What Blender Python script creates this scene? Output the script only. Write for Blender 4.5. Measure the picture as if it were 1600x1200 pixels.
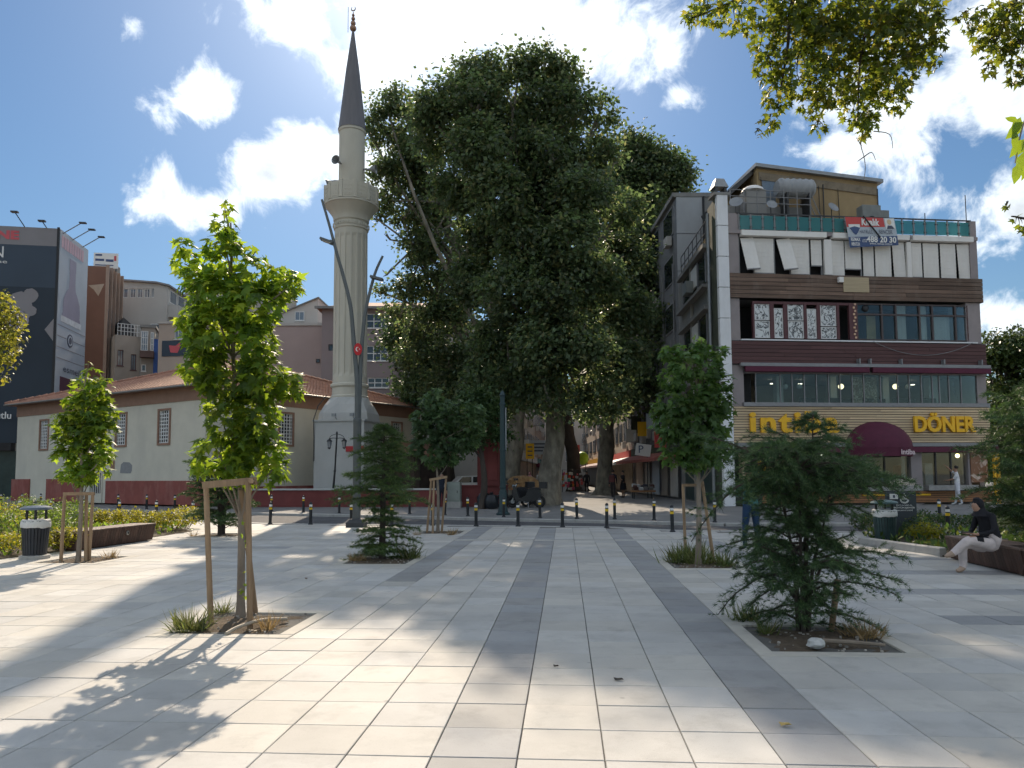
import bpy, bmesh, math, random
import numpy as np
from mathutils import Vector, Matrix

random.seed(7)
rng = np.random.default_rng(7)
R = math.radians
PI = math.pi
scene = bpy.context.scene
for o in list(bpy.data.objects):
    bpy.data.objects.remove(o)
COL = scene.collection

# ------------------------------------------------------------------ camera
F, PPX, PPY = 1150.0, 800.0, 662.0
PITCH, ROLL, EYE = R(4.0), 0.006, 1.62
CAM = Vector((0, 0, EYE))
CROT = Matrix.Rotation(PI / 2 + PITCH, 3, 'X') @ Matrix.Rotation(-ROLL, 3, 'Z')
cd = bpy.data.cameras.new('camera')
cd.sensor_width = 36.0
cd.lens = F / 1600.0 * 36.0
cd.shift_y = (PPY - 600.0) / 1600.0
cd.clip_start = 0.05
cd.clip_end = 5000.0
cam = bpy.data.objects.new('camera', cd)
cam.location = CAM
cam.rotation_euler = CROT.to_euler()
COL.objects.link(cam)
scene.camera = cam


def ray(px, py):
    return CROT @ Vector(((px - PPX) / F, (PPY - py) / F, -1.0))


def AT(px, py, Y):
    d = ray(px, py)
    return CAM + d * (Y / d.y)


def GR(px, py, z=0.0):
    d = ray(px, py)
    return CAM + d * ((z - EYE) / d.z)


def PX(p):
    q = CROT.transposed() @ (Vector(p) - CAM)
    return (PPX + F * q.x / -q.z, PPY - F * q.y / -q.z)


# ------------------------------------------------------------------ sun, sky, exposure
SUN_AZ, SUN_EL = R(-8.3), R(35.5)          # azimuth from +Y, positive to the right
SUN_DIR = Vector((math.sin(SUN_AZ) * math.cos(SUN_EL), math.cos(SUN_AZ) * math.cos(SUN_EL), math.sin(SUN_EL)))
sd = bpy.data.lights.new('sun', 'SUN')
sd.energy = 4.0
sd.angle = R(0.53)
sd.color = (1.0, 0.84, 0.65)
sun = bpy.data.objects.new('sun', sd)
sun.rotation_euler = (-SUN_DIR).to_track_quat('-Z', 'Y').to_euler()
COL.objects.link(sun)

world = bpy.data.worlds.new('World')
scene.world = world
world.use_nodes = True
WN, WL = world.node_tree.nodes, world.node_tree.links
WN.clear()


def wn(kind, **kw):
    n = WN.new(kind)
    for k, v in kw.items():
        setattr(n, k, v)
    return n


def wmath(op, a, b=None, c=None, clamp=False):
    n = WN.new('ShaderNodeMath')
    n.operation = op
    n.use_clamp = clamp
    for i, x in enumerate((a, b, c)):
        if x is None:
            continue
        if isinstance(x, (int, float)):
            n.inputs[i].default_value = x
        else:
            WL.new(x, n.inputs[i])
    return n.outputs[0]


def build_sky():
    out = wn('ShaderNodeOutputWorld')
    bg = wn('ShaderNodeBackground')
    bg.inputs['Strength'].default_value = 0.057
    WL.new(bg.outputs[0], out.inputs[0])
    sky = wn('ShaderNodeTexSky')
    sky.sky_type = 'NISHITA'
    sky.sun_disc = False
    sky.sun_elevation = SUN_EL
    sky.sun_rotation = SUN_AZ
    sky.air_density = 1.4
    sky.dust_density = 0.0
    sky.ozone_density = 7.0
    sky.altitude = 50
    tc = wn('ShaderNodeTexCoord')
    D = tc.outputs['Generated']
    # cloud relief
    wm = wn('ShaderNodeTexNoise')
    wm.inputs['Scale'].default_value = 4.5
    wm.inputs['Detail'].default_value = 3
    WL.new(D, wm.inputs['Vector'])
    vs = wn('ShaderNodeVectorMath', operation='SCALE')
    sb = wn('ShaderNodeVectorMath', operation='SUBTRACT')
    WL.new(wm.outputs['Color'], sb.inputs[0])
    sb.inputs[1].default_value = (.5, .5, .5)
    WL.new(sb.outputs[0], vs.inputs[0])
    vs.inputs['Scale'].default_value = 0.16
    ad = wn('ShaderNodeVectorMath', operation='ADD')
    WL.new(D, ad.inputs[0])
    WL.new(vs.outputs[0], ad.inputs[1])
    DW = ad.outputs[0]
    nz = wn('ShaderNodeTexNoise')
    nz.inputs['Scale'].default_value = 11
    nz.inputs['Detail'].default_value = 8
    nz.inputs['Roughness'].default_value = 0.62
    WL.new(DW, nz.inputs['Vector'])
    noise = nz.outputs['Fac']
    # cloud positions as directions: (px, py, half width, half height, weight)
    C = [(200, 38, 34, .75), (303, 158, 64, 1.0), (262, 305, 70, 1.0), (335, 325, 52, .9),
         (415, 268, 80, 1.1), (485, 225, 82, 1.05), (470, 40, 78, 1.0), (400, 5, 30, .8),
         (555, 90, 92, 1.0), (655, 40, 110, 1.0), (590, 270, 70, 1.0),
         (850, 40, 110, 1.1), (975, 55, 108, 1.15), (1062, 152, 36, .85),
         (1410, 160, 125, 1.1), (1325, 240, 60, 1.0), (1560, 70, 130, 1.1), (1445, 250, 24, .8),
         (1590, 330, 95, 1.1), (1500, 375, 50, .95), (1585, 515, 75, 1.0),
         (-330, 120, 130, 1.0), (-600, 420, 160, 1.0), (1980, 160, 200, 1.0), (2300, 480, 220, 1.0),
         (250, -330, 160, 1.0), (1200, -420, 220, 1.0), (700, -900, 260, 1.0)]
    best = None
    blobs = [(ray(x, y).normalized(), a / F, w) for (x, y, a, w) in C]
    for az, el, s in ((70, 30, .34), (95, 55, .36), (112, 22, .34), (140, 40, .4), (165, 18, .32), (178, 52, .42), (205, 28, .38), (235, 50, .4), (255, 22, .36), (280, 42, .36), (300, 20, .28), (330, 62, .3), (20, 68, .3), (150, 76, .36)):  # clouds beyond the view, added all round to raise the ambient light
        blobs.append((Vector((math.sin(R(az)) * math.cos(R(el)), math.cos(R(az)) * math.cos(R(el)), math.sin(R(el)))), s, 1.0))
    sq = wn('ShaderNodeVectorMath', operation='MULTIPLY')
    WL.new(D, sq.inputs[0])
    sq.inputs[1].default_value = (1, 1, 1.2)
    for c, a, w in blobs:
        ln = wn('ShaderNodeVectorMath', operation='DISTANCE')
        WL.new(sq.outputs[0], ln.inputs[0])
        ln.inputs[1].default_value = (c.x, c.y, c.z * 1.2)
        v = wmath('MULTIPLY_ADD', ln.outputs['Value'], -w * .62 / a, w)
        best = v if best is None else wmath('MAXIMUM', best, v)
    best = wmath('MAXIMUM', best, -0.35)
    nn = wmath('MULTIPLY_ADD', noise, 2.1, -1.62)
    dens = wmath('ADD', best, nn)
    cov = wn('ShaderNodeMapRange', interpolation_type='SMOOTHSTEP')
    cov.inputs['From Min'].default_value = -0.13
    cov.inputs['From Max'].default_value = 0.26
    WL.new(dens, cov.inputs['Value'])
    thick = wn('ShaderNodeMapRange', interpolation_type='SMOOTHSTEP')
    thick.inputs['From Min'].default_value = 0.16
    thick.inputs['From Max'].default_value = 0.95
    WL.new(dens, thick.inputs['Value'])
    # forward scattering: clouds brighten toward the sun
    dp = wn('ShaderNodeVectorMath', operation='DOT_PRODUCT')
    WL.new(D, dp.inputs[0])
    dp.inputs[1].default_value = SUN_DIR
    fw = wmath('POWER', wmath('MAXIMUM', dp.outputs['Value'], 0.0), 14.0)
    fw2 = wmath('POWER', wmath('MAXIMUM', dp.outputs['Value'], 0.0), 120.0)
    glow = wmath('ADD', wmath('MULTIPLY', fw, 2.0), wmath('MULTIPLY', fw2, 6.0))
    lit = wmath('ADD', glow, 14.4)
    shade = wmath('MULTIPLY_ADD', thick.outputs[0], -0.46, 1.0)
    cb = wmath('MULTIPLY', lit, shade)
    cc = wn('ShaderNodeVectorMath', operation='SCALE')
    cc.inputs[0].default_value = (.93, 1.0, 1.06)
    WL.new(cb, cc.inputs['Scale'])
    mx = wn('ShaderNodeMix', data_type='RGBA')
    WL.new(wmath('MULTIPLY', cov.outputs[0], 0.95), mx.inputs['Factor'])
    skc = wn('ShaderNodeVectorMath', operation='ADD')
    gl = wn('ShaderNodeVectorMath', operation='SCALE')
    gl.inputs[0].default_value = (1.0, 1.0, .98)
    cosp = wmath('MAXIMUM', dp.outputs['Value'], 0.0)
    fw3 = wmath('ADD', wmath('MULTIPLY', wmath('POWER', cosp, 150.0), 9.0), wmath('MULTIPLY', wmath('POWER', cosp, 20.0), 4.5))
    WL.new(fw3, gl.inputs['Scale'])
    WL.new(sky.outputs[0], skc.inputs[0])
    WL.new(gl.outputs[0], skc.inputs[1])
    WL.new(skc.outputs[0], mx.inputs['A'])
    WL.new(cc.outputs[0], mx.inputs['B'])
    WL.new(mx.outputs['Result'], bg.inputs['Color'])


build_sky()
world.cycles.sampling_method = 'MANUAL'
world.cycles.sample_map_resolution = 256
vs_ = scene.view_settings
scene.display_settings.display_device = 'sRGB'
vs_.view_transform = 'Standard'
vs_.look = 'None'
vs_.exposure = 0.6
vs_.gamma = 1.0
vs_.use_curve_mapping = False
scene.cycles.use_adaptive_sampling = True
scene.cycles.adaptive_threshold = 0.03
scene.cycles.max_bounces = 6
scene.cycles.diffuse_bounces = 3
scene.cycles.glossy_bounces = 3
scene.cycles.transmission_bounces = 4
scene.cycles.transparent_max_bounces = 16
scene.cycles.sample_clamp_indirect = 6.0
scene.cycles.use_denoising = True
try:
    scene.cycles.denoiser = 'OPENIMAGEDENOISE'
    scene.cycles.denoising_prefilter = 'ACCURATE'
except Exception:
    pass


# ------------------------------------------------------------------ materials
MATS = {}


def nd(nt, kind, **kw):
    n = nt.nodes.new(kind)
    for k, v in kw.items():
        setattr(n, k, v)
    return n


def rgba(c):
    return (c[0], c[1], c[2], 1.0)


def mul(c, k):
    return tuple(min(1.0, max(0.0, x * k)) for x in c)


def mat(name, col, rough=0.75, var=0.18, scale=2.5, bump=0.0, bscale=30.0, metal=0.0, col2=None, spec=0.4,
        island=0.0, stretch=None, dirt=0.0, dirtcol=(.05, .045, .04)):
    """Plain procedural surface: base colour broken up by two noises, optional fine relief and dirt."""
    if name in MATS:
        return MATS[name]
    m = bpy.data.materials.new(name)
    m.use_nodes = True
    nt = m.node_tree
    L = nt.links
    b = nt.nodes['Principled BSDF']
    b.inputs['Roughness'].default_value = rough
    b.inputs['Metallic'].default_value = metal
    b.inputs['Specular IOR Level'].default_value = spec
    tc = nd(nt, 'ShaderNodeTexCoord')
    vec = tc.outputs['Object']
    if stretch:
        mp = nd(nt, 'ShaderNodeMapping')
        mp.inputs['Scale'].default_value = stretch
        L.new(vec, mp.inputs['Vector'])
        vec = mp.outputs[0]
    n1 = nd(nt, 'ShaderNodeTexNoise')
    n1.inputs['Scale'].default_value = scale
    n1.inputs['Detail'].default_value = 6
    n1.inputs['Roughness'].default_value = .62
    L.new(vec, n1.inputs['Vector'])
    mr = nd(nt, 'ShaderNodeMapRange')
    mr.inputs['From Min'].default_value = .3
    mr.inputs['From Max'].default_value = .7
    L.new(n1.outputs['Fac'], mr.inputs['Value'])
    mx = nd(nt, 'ShaderNodeMix', data_type='RGBA')
    mx.inputs['A'].default_value = rgba(mul(col, 1 - var))
    mx.inputs['B'].default_value = rgba(col2 if col2 else mul(col, 1 + var))
    L.new(mr.outputs[0], mx.inputs['Factor'])
    c = mx.outputs['Result']
    if island:
        ge = nd(nt, 'ShaderNodeNewGeometry')
        oi = nd(nt, 'ShaderNodeObjectInfo')
        a = nd(nt, 'ShaderNodeMath', operation='ADD')
        L.new(ge.outputs['Random Per Island'], a.inputs[0])
        L.new(oi.outputs['Random'], a.inputs[1])
        fr = nd(nt, 'ShaderNodeMath', operation='FRACT')
        L.new(a.outputs[0], fr.inputs[0])
        ma = nd(nt, 'ShaderNodeMapRange')
        ma.inputs['To Min'].default_value = 1 - island
        ma.inputs['To Max'].default_value = 1 + island
        L.new(fr.outputs[0], ma.inputs['Value'])
        sc = nd(nt, 'ShaderNodeVectorMath', operation='SCALE')
        L.new(c, sc.inputs[0])
        L.new(ma.outputs[0], sc.inputs['Scale'])
        c = sc.outputs[0]
    if dirt:
        n2 = nd(nt, 'ShaderNodeTexNoise')
        n2.inputs['Scale'].default_value = scale * .37
        n2.inputs['Detail'].default_value = 8
        n2.inputs['Roughness'].default_value = .7
        mp2 = nd(nt, 'ShaderNodeMapping')
        mp2.inputs['Scale'].default_value = (1.6, 1.6, .55)
        L.new(tc.outputs['Object'], mp2.inputs['Vector'])
        L.new(mp2.outputs[0], n2.inputs['Vector'])
        m2 = nd(nt, 'ShaderNodeMapRange')
        m2.inputs['From Min'].default_value = .5
        m2.inputs['From Max'].default_value = .75
        m2.inputs['To Max'].default_value = dirt
        L.new(n2.outputs['Fac'], m2.inputs['Value'])
        md = nd(nt, 'ShaderNodeMix', data_type='RGBA')
        L.new(m2.outputs[0], md.inputs['Factor'])
        L.new(c, md.inputs['A'])
        md.inputs['B'].default_value = rgba(dirtcol)
        c = md.outputs['Result']
    L.new(c, b.inputs['Base Color'])
    if bump:
        n3 = nd(nt, 'ShaderNodeTexNoise')
        n3.inputs['Scale'].default_value = bscale
        n3.inputs['Detail'].default_value = 5
        L.new(vec, n3.inputs['Vector'])
        bp = nd(nt, 'ShaderNodeBump')
        bp.inputs['Strength'].default_value = bump
        bp.inputs['Distance'].default_value = .02
        L.new(n3.outputs['Fac'], bp.inputs['Height'])
        L.new(bp.outputs[0], b.inputs['Normal'])
    MATS[name] = m
    return m


def paving_mat(name, col, stain, seed):
    """stone slab: tone per slab, broad stains, fine speckle and old gum spots, laid out in metres on the ground."""
    m = mat(name, col, .72, .05, 2.2, bump=.12, bscale=140, island=.10)
    nt = m.node_tree
    L = nt.links
    b = nt.nodes['Principled BSDF']
    src = b.inputs['Base Color'].links[0].from_socket
    g = nd(nt, 'ShaderNodeNewGeometry')

    def noise(sc, det, lo, hi, amt, c, src):
        n = nd(nt, 'ShaderNodeTexNoise')
        n.inputs['Scale'].default_value = sc
        n.inputs['Detail'].default_value = det
        n.inputs['Roughness'].default_value = .65
        L.new(g.outputs['Position'], n.inputs['Vector'])
        r = nd(nt, 'ShaderNodeMapRange')
        r.inputs['From Min'].default_value = lo
        r.inputs['From Max'].default_value = hi
        r.inputs['To Max'].default_value = amt
        L.new(n.outputs['Fac'], r.inputs['Value'])
        mx = nd(nt, 'ShaderNodeMix', data_type='RGBA')
        L.new(r.outputs[0], mx.inputs['Factor'])
        L.new(src, mx.inputs['A'])
        mx.inputs['B'].default_value = rgba(c)
        return mx.outputs['Result']
    wnz = nd(nt, 'ShaderNodeTexWhiteNoise', noise_dimensions='2D')
    oi = nd(nt, 'ShaderNodeObjectInfo')
    cx = nd(nt, 'ShaderNodeCombineXYZ')
    L.new(g.outputs['Random Per Island'], cx.inputs[0])
    L.new(oi.outputs['Random'], cx.inputs[1])
    L.new(cx.outputs[0], wnz.inputs['Vector'])
    hm = nd(nt, 'ShaderNodeMix', data_type='RGBA')
    hm.inputs['A'].default_value = (1.02, 1.0, .955, 1)
    hm.inputs['B'].default_value = (.98, .995, 1.015, 1)
    L.new(wnz.outputs['Value'], hm.inputs['Factor'])
    tm = nd(nt, 'ShaderNodeVectorMath', operation='MULTIPLY')
    L.new(src, tm.inputs[0])
    L.new(hm.outputs['Result'], tm.inputs[1])
    src = tm.outputs[0]
    src = noise(.55, 5, .46, .70, .55, stain, src)
    src = noise(2.6, 7, .52, .72, .45, mul(stain, .8), src)
    src = noise(70, 2, .60, .75, .30, mul(stain, .6), src)
    v = nd(nt, 'ShaderNodeTexVoronoi')
    v.inputs['Scale'].default_value = 1.7
    L.new(g.outputs['Position'], v.inputs['Vector'])
    r = nd(nt, 'ShaderNodeMapRange')
    r.inputs['From Min'].default_value = .045
    r.inputs['From Max'].default_value = .02
    r.inputs['To Max'].default_value = .5
    L.new(v.outputs['Distance'], r.inputs['Value'])
    mx = nd(nt, 'ShaderNodeMix', data_type='RGBA')
    L.new(r.outputs[0], mx.inputs['Factor'])
    L.new(src, mx.inputs['A'])
    mx.inputs['B'].default_value = rgba(mul(stain, .55))
    L.new(mx.outputs['Result'], b.inputs['Base Color'])
    return m


def leaf_mat(name, col, tcol, hue=0.0, var=.35, trans=.45, rough=.45, extra=None):
    """Thin leaf: diffuse upper side plus light passing through, tinted per leaf."""
    if name in MATS:
        return MATS[name]
    m = bpy.data.materials.new(name)
    m.use_nodes = True
    nt = m.node_tree
    L = nt.links
    b = nt.nodes['Principled BSDF']
    out = nt.nodes['Material Output']
    b.inputs['Roughness'].default_value = rough
    b.inputs['Specular IOR Level'].default_value = .35
    ge = nd(nt, 'ShaderNodeNewGeometry')
    r1 = nd(nt, 'ShaderNodeMapRange')
    r1.inputs['To Min'].default_value = 1 - var
    r1.inputs['To Max'].default_value = 1 + var
    L.new(ge.outputs['Random Per Island'], r1.inputs['Value'])
    tcn = nd(nt, 'ShaderNodeTexCoord')
    cln = nd(nt, 'ShaderNodeTexNoise')
    cln.inputs['Scale'].default_value = .55
    cln.inputs['Detail'].default_value = 3
    L.new(tcn.outputs['Object'], cln.inputs['Vector'])
    cmr = nd(nt, 'ShaderNodeMapRange')
    cmr.inputs['From Min'].default_value = .3
    cmr.inputs['From Max'].default_value = .7
    cmr.inputs['To Min'].default_value = .68
    cmr.inputs['To Max'].default_value = 1.34
    L.new(cln.outputs['Fac'], cmr.inputs['Value'])
    tone = nd(nt, 'ShaderNodeMath', operation='MULTIPLY')
    L.new(r1.outputs[0], tone.inputs[0])
    L.new(cmr.outputs[0], tone.inputs[1])
    wn_ = nd(nt, 'ShaderNodeTexWhiteNoise', noise_dimensions='1D')
    L.new(ge.outputs['Random Per Island'], wn_.inputs['W'])
    pick = nd(nt, 'ShaderNodeMapRange')
    pick.inputs['From Min'].default_value = .72
    pick.inputs['From Max'].default_value = 1.0
    L.new(wn_.outputs['Value'], pick.inputs['Value'])

    def tint(c):
        mxn = nd(nt, 'ShaderNodeMix', data_type='RGBA')
        mxn.inputs['A'].default_value = rgba(c)
        e = extra or (c[0] * 1.7, c[1] * 1.25, c[2] * .9)
        k = (c[1] / max(col[1], 1e-4)) if extra else 1.0
        mxn.inputs['B'].default_value = rgba(mul(e, k))
        L.new(pick.outputs[0], mxn.inputs['Factor'])
        sc = nd(nt, 'ShaderNodeVectorMath', operation='SCALE')
        L.new(mxn.outputs['Result'], sc.inputs[0])
        L.new(tone.outputs[0], sc.inputs['Scale'])
        return sc.outputs[0]
    L.new(tint(col), b.inputs['Base Color'])
    tr = nd(nt, 'ShaderNodeBsdfTranslucent')
    L.new(tint(tcol), tr.inputs['Color'])
    ms = nd(nt, 'ShaderNodeMixShader')
    ms.inputs[0].default_value = trans
    L.new(b.outputs[0], ms.inputs[1])
    L.new(tr.outputs[0], ms.inputs[2])
    L.new(ms.outputs[0], out.inputs['Surface'])
    MATS[name] = m
    return m


def glass_mat(name, tint=(.8, .9, .9), rough=.02, body=0.0, bodycol=(.1, .3, .3)):
    """Window pane: clear with reflections, optionally part milky."""
    if name in MATS:
        return MATS[name]
    m = bpy.data.materials.new(name)
    m.use_nodes = True
    nt = m.node_tree
    L = nt.links
    nt.nodes.remove(nt.nodes['Principled BSDF'])
    out = nt.nodes['Material Output']
    t = nd(nt, 'ShaderNodeBsdfTransparent')
    t.inputs[0].default_value = rgba(tint)
    g = nd(nt, 'ShaderNodeBsdfGlossy')
    g.inputs['Roughness'].default_value = rough
    g.inputs['Color'].default_value = (1, 1, 1, 1)
    fr = nd(nt, 'ShaderNodeFresnel')
    fr.inputs['IOR'].default_value = 1.55
    geo = nd(nt, 'ShaderNodeNewGeometry')
    mf = nd(nt, 'ShaderNodeMath', operation='MULTIPLY_ADD')
    L.new(fr.outputs[0], mf.inputs[0])
    mf.inputs[1].default_value = .6
    mf.inputs[2].default_value = .0
    ms = nd(nt, 'ShaderNodeMixShader')
    L.new(mf.outputs[0], ms.inputs[0])
    L.new(t.outputs[0], ms.inputs[1])
    L.new(g.outputs[0], ms.inputs[2])
    res = ms.outputs[0]
    if body:
        d = nd(nt, 'ShaderNodeBsdfDiffuse')
        d.inputs[0].default_value = rgba(bodycol)
        m2 = nd(nt, 'ShaderNodeMixShader')
        m2.inputs[0].default_value = body
        L.new(res, m2.inputs[1])
        L.new(d.outputs[0], m2.inputs[2])
        res = m2.outputs[0]
    L.new(res, out.inputs['Surface'])
    MATS[name] = m
    return m


def emit_mat(name, col, strength):
    if name in MATS:
        return MATS[name]
    m = bpy.data.materials.new(name)
    m.use_nodes = True
    b = m.node_tree.nodes['Principled BSDF']
    b.inputs['Base Color'].default_value = rgba(col)
    b.inputs['Emission Color'].default_value = rgba(col)
    b.inputs['Emission Strength'].default_value = strength
    MATS[name] = m
    return m


# ------------------------------------------------------------------ mesh helpers
class MB:
    def __init__(s):
        s.v, s.f, s.m = [], [], []

    def add(s, verts, faces, mi=0):
        o = len(s.v)
        s.v.extend([tuple(p) for p in verts])
        s.f.extend([tuple(i + o for i in f) for f in faces])
        s.m.extend([mi] * len(faces))
        return s

    def box(s, c, d, rz=0.0, M=None, mi=0, taper=None):
        """box of full size d about centre c; taper scales the top."""
        x, y, z = d[0] / 2, d[1] / 2, d[2] / 2
        t = taper or (1, 1)
        P = [(-x, -y, -z), (x, -y, -z), (x, y, -z), (-x, y, -z),
             (-x * t[0], -y * t[1], z), (x * t[0], -y * t[1], z), (x * t[0], y * t[1], z), (-x * t[0], y * t[1], z)]
        if M is None:
            M = Matrix.Rotation(rz, 3, 'Z')
        P = [M @ Vector(p) + Vector(c) for p in P]
        return s.add(P, [(3, 2, 1, 0), (4, 5, 6, 7), (0, 1, 5, 4), (1, 2, 6, 5), (2, 3, 7, 6), (3, 0, 4, 7)], mi)

    def span(s, x0, x1, y0, y1, z0, z1, mi=0):
        return s.box(((x0 + x1) / 2, (y0 + y1) / 2, (z0 + z1) / 2), (abs(x1 - x0), abs(y1 - y0), abs(z1 - z0)), mi=mi)

    def bevbox(s, c, d, b, rz=0.0, mi=0):
        """box with chamfered top edge."""
        x, y, z = d[0] / 2, d[1] / 2, d[2] / 2
        M = Matrix.Rotation(rz, 3, 'Z')
        P = [(-x, -y, -z), (x, -y, -z), (x, y, -z), (-x, y, -z),
             (-x, -y, z - b), (x, -y, z - b), (x, y, z - b), (-x, y, z - b),
             (-x + b, -y + b, z), (x - b, -y + b, z), (x - b, y - b, z), (-x + b, y - b, z)]
        P = [M @ Vector(p) + Vector(c) for p in P]
        fs = [(8, 9, 10, 11)]
        for k in range(4):
            j = (k + 1) % 4
            fs += [(k, j, 4 + j, 4 + k), (4 + k, 4 + j, 8 + j, 8 + k)]
        return s.add(P, fs, mi)

    def tube(s, pts, rad, n=8, cap=True, mi=0, flat=None):
        pts = [Vector(p) for p in pts]
        if isinstance(rad, (int, float)):
            rad = [rad] * len(pts)
        o = len(s.v)
        up = None
        for i, p in enumerate(pts):
            a = pts[max(0, i - 1)]
            b = pts[min(len(pts) - 1, i + 1)]
            t = (b - a)
            if t.length < 1e-9:
                t = Vector((0, 0, 1))
            t.normalize()
            if up is None:
                up = Vector((1, 0, 0)) if abs(t.x) < .8 else Vector((0, 1, 0))
            u = (up - t * up.dot(t)).normalized()
            w = t.cross(u)
            up = u
            for k in range(n):
                q = 2 * PI * k / n
                s.v.append(tuple(p + (u * math.cos(q) + w * math.sin(q)) * rad[i]))
        for i in range(len(pts) - 1):
            for k in range(n):
                k2 = (k + 1) % n
                s.f.append((o + i * n + k, o + i * n + k2, o + (i + 1) * n + k2, o + (i + 1) * n + k))
                s.m.append(mi)
        if cap:
            s.f.append(tuple(o + k for k in range(n))[::-1])
            s.m.append(mi)
            s.f.append(tuple(o + (len(pts) - 1) * n + k for k in range(n)))
            s.m.append(mi)
        return s

    def lathe(s, prof, n=16, c=(0, 0, 0), mi=0, ph=0.0, a0=0.0, a1=2 * PI):
        o = len(s.v)
        full = abs(a1 - a0 - 2 * PI) < 1e-6
        m = n if full else n + 1
        for r, z in prof:
            for k in range(m):
                q = ph + a0 + (a1 - a0) * k / n
                s.v.append((c[0] + r * math.cos(q), c[1] + r * math.sin(q), c[2] + z))
        for i in range(len(prof) - 1):
            for k in range(n):
                k2 = (k + 1) % m
                s.f.append((o + i * m + k, o + i * m + k2, o + (i + 1) * m + k2, o + (i + 1) * m + k))
                s.m.append(mi)
        if full:
            if prof[0][0] > 1e-6:
                s.f.append(tuple(o + k for k in range(m))[::-1])
                s.m.append(mi)
            if prof[-1][0] > 1e-6:
                s.f.append(tuple(o + (len(prof) - 1) * m + k for k in range(m)))
                s.m.append(mi)
        return s

    def prism(s, poly, a, b, axis='z', mi=0):
        """extrude polygon; axis z: poly (x,y); axis y: poly (x,z)."""
        n = len(poly)
        if axis == 'z':
            P = [(x, y, a) for x, y in poly] + [(x, y, b) for x, y in poly]
        elif axis == 'y':
            P = [(x, a, y) for x, y in poly] + [(x, b, y) for x, y in poly]
        else:
            P = [(a, x, y) for x, y in poly] + [(b, x, y) for x, y in poly]
        fs = [tuple(range(n))[::-1], tuple(range(n, 2 * n))]
        fs += [(i, (i + 1) % n, n + (i + 1) % n, n + i) for i in range(n)]
        return s.add(P, fs, mi)

    def quad(s, a, b, c, d, mi=0):
        return s.add([a, b, c, d], [(0, 1, 2, 3)], mi)

    def ball(s, c, r, n=10, k=6, mi=0, sc=(1, 1, 1)):
        pr = [(max(1e-4, math.sin(PI * i / k)) * r * sc[0], -math.cos(PI * i / k) * r * sc[2]) for i in range(k + 1)]
        return s.lathe(pr, n, c, mi)

    def mesh(s, name, mats, smooth=False):
        me = bpy.data.meshes.new(name)
        me.from_pydata(s.v, [], s.f)
        for m in (mats if isinstance(mats, (list, tuple)) else [mats]):
            me.materials.append(m)
        if any(s.m):
            me.polygons.foreach_set('material_index', s.m)
        if smooth:
            me.polygons.foreach_set('use_smooth', [True] * len(me.polygons))
            try:
                me.set_sharp_from_angle(angle=R(38))
            except Exception:
                pass
        bm = bmesh.new()
        bm.from_mesh(me)
        bmesh.ops.recalc_face_normals(bm, faces=bm.faces)
        bm.to_mesh(me)
        bm.free()
        me.update()
        return me

    def build(s, name, mats, parent=None, smooth=False, loc=None, rz=0.0, **kw):
        return link(name, s.mesh(name, mats, smooth), parent, loc, rz, **kw)


def tag(o, label=None, cat=None, group=None, kind=None):
    if label:
        o['label'] = label
    if cat:
        o['category'] = cat
    if group:
        o['group'] = group
    if kind:
        o['kind'] = kind
    return o


def link(name, data, parent=None, loc=None, rz=0.0, label=None, cat=None, group=None, kind=None):
    o = bpy.data.objects.new(name, data)
    COL.objects.link(o)
    if parent is not None:
        o.parent = parent
    if loc is not None:
        o.location = loc
    if rz:
        o.rotation_euler.z = rz
    return tag(o, label, cat, group, kind)


def thing(name, label, cat, loc=(0, 0, 0), rz=0.0, group=None):
    o = link(name, None, None, loc, rz, label, cat, group)
    o.empty_display_size = .1
    return o


def copy_tree(o, parent=None):
    c = o.copy()
    COL.objects.link(c)
    c.parent = parent
    for ch in o.children:
        copy_tree(ch, c)
    return c


def text_mesh(body, size, extrude=0.0, offset=0.0, align='CENTER', shear=0.0, spacing=1.0):
    cu = bpy.data.curves.new('lettering', 'FONT')
    cu.body = body
    cu.size = size
    cu.extrude = extrude
    cu.offset = offset
    cu.align_x = align
    cu.align_y = 'CENTER'
    cu.shear = shear
    cu.space_character = spacing
    cu.resolution_u = 3
    o = bpy.data.objects.new('lettering', cu)
    COL.objects.link(o)
    bpy.context.view_layer.update()
    me = bpy.data.meshes.new_from_object(o.evaluated_get(bpy.context.evaluated_depsgraph_get()))
    bpy.data.objects.remove(o)
    bpy.data.curves.remove(cu)
    return me


def lettering(body, size, m, parent, loc, rot=(PI / 2, 0, 0), fit=None, name='lettering', **kw):
    """raised writing in the plane local x / local z, facing local -y; fit = (width, height)."""
    me = text_mesh(body, size, **kw)
    me.materials.clear()
    me.materials.append(m)
    if fit and len(me.vertices):
        xs = [v.co.x for v in me.vertices]
        ys = [v.co.y for v in me.vertices]
        w, h = max(xs) - min(xs), max(ys) - min(ys)
        cx, cy = (max(xs) + min(xs)) / 2, (max(ys) + min(ys)) / 2
        sx = fit[0] / w if fit[0] else fit[1] / h
        sy = fit[1] / h if fit[1] else sx
        for v in me.vertices:
            v.co.x = (v.co.x - cx) * sx
            v.co.y = (v.co.y - cy) * sy
    o = link(name, me, parent, loc)
    o.rotation_euler = rot
    return o


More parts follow.
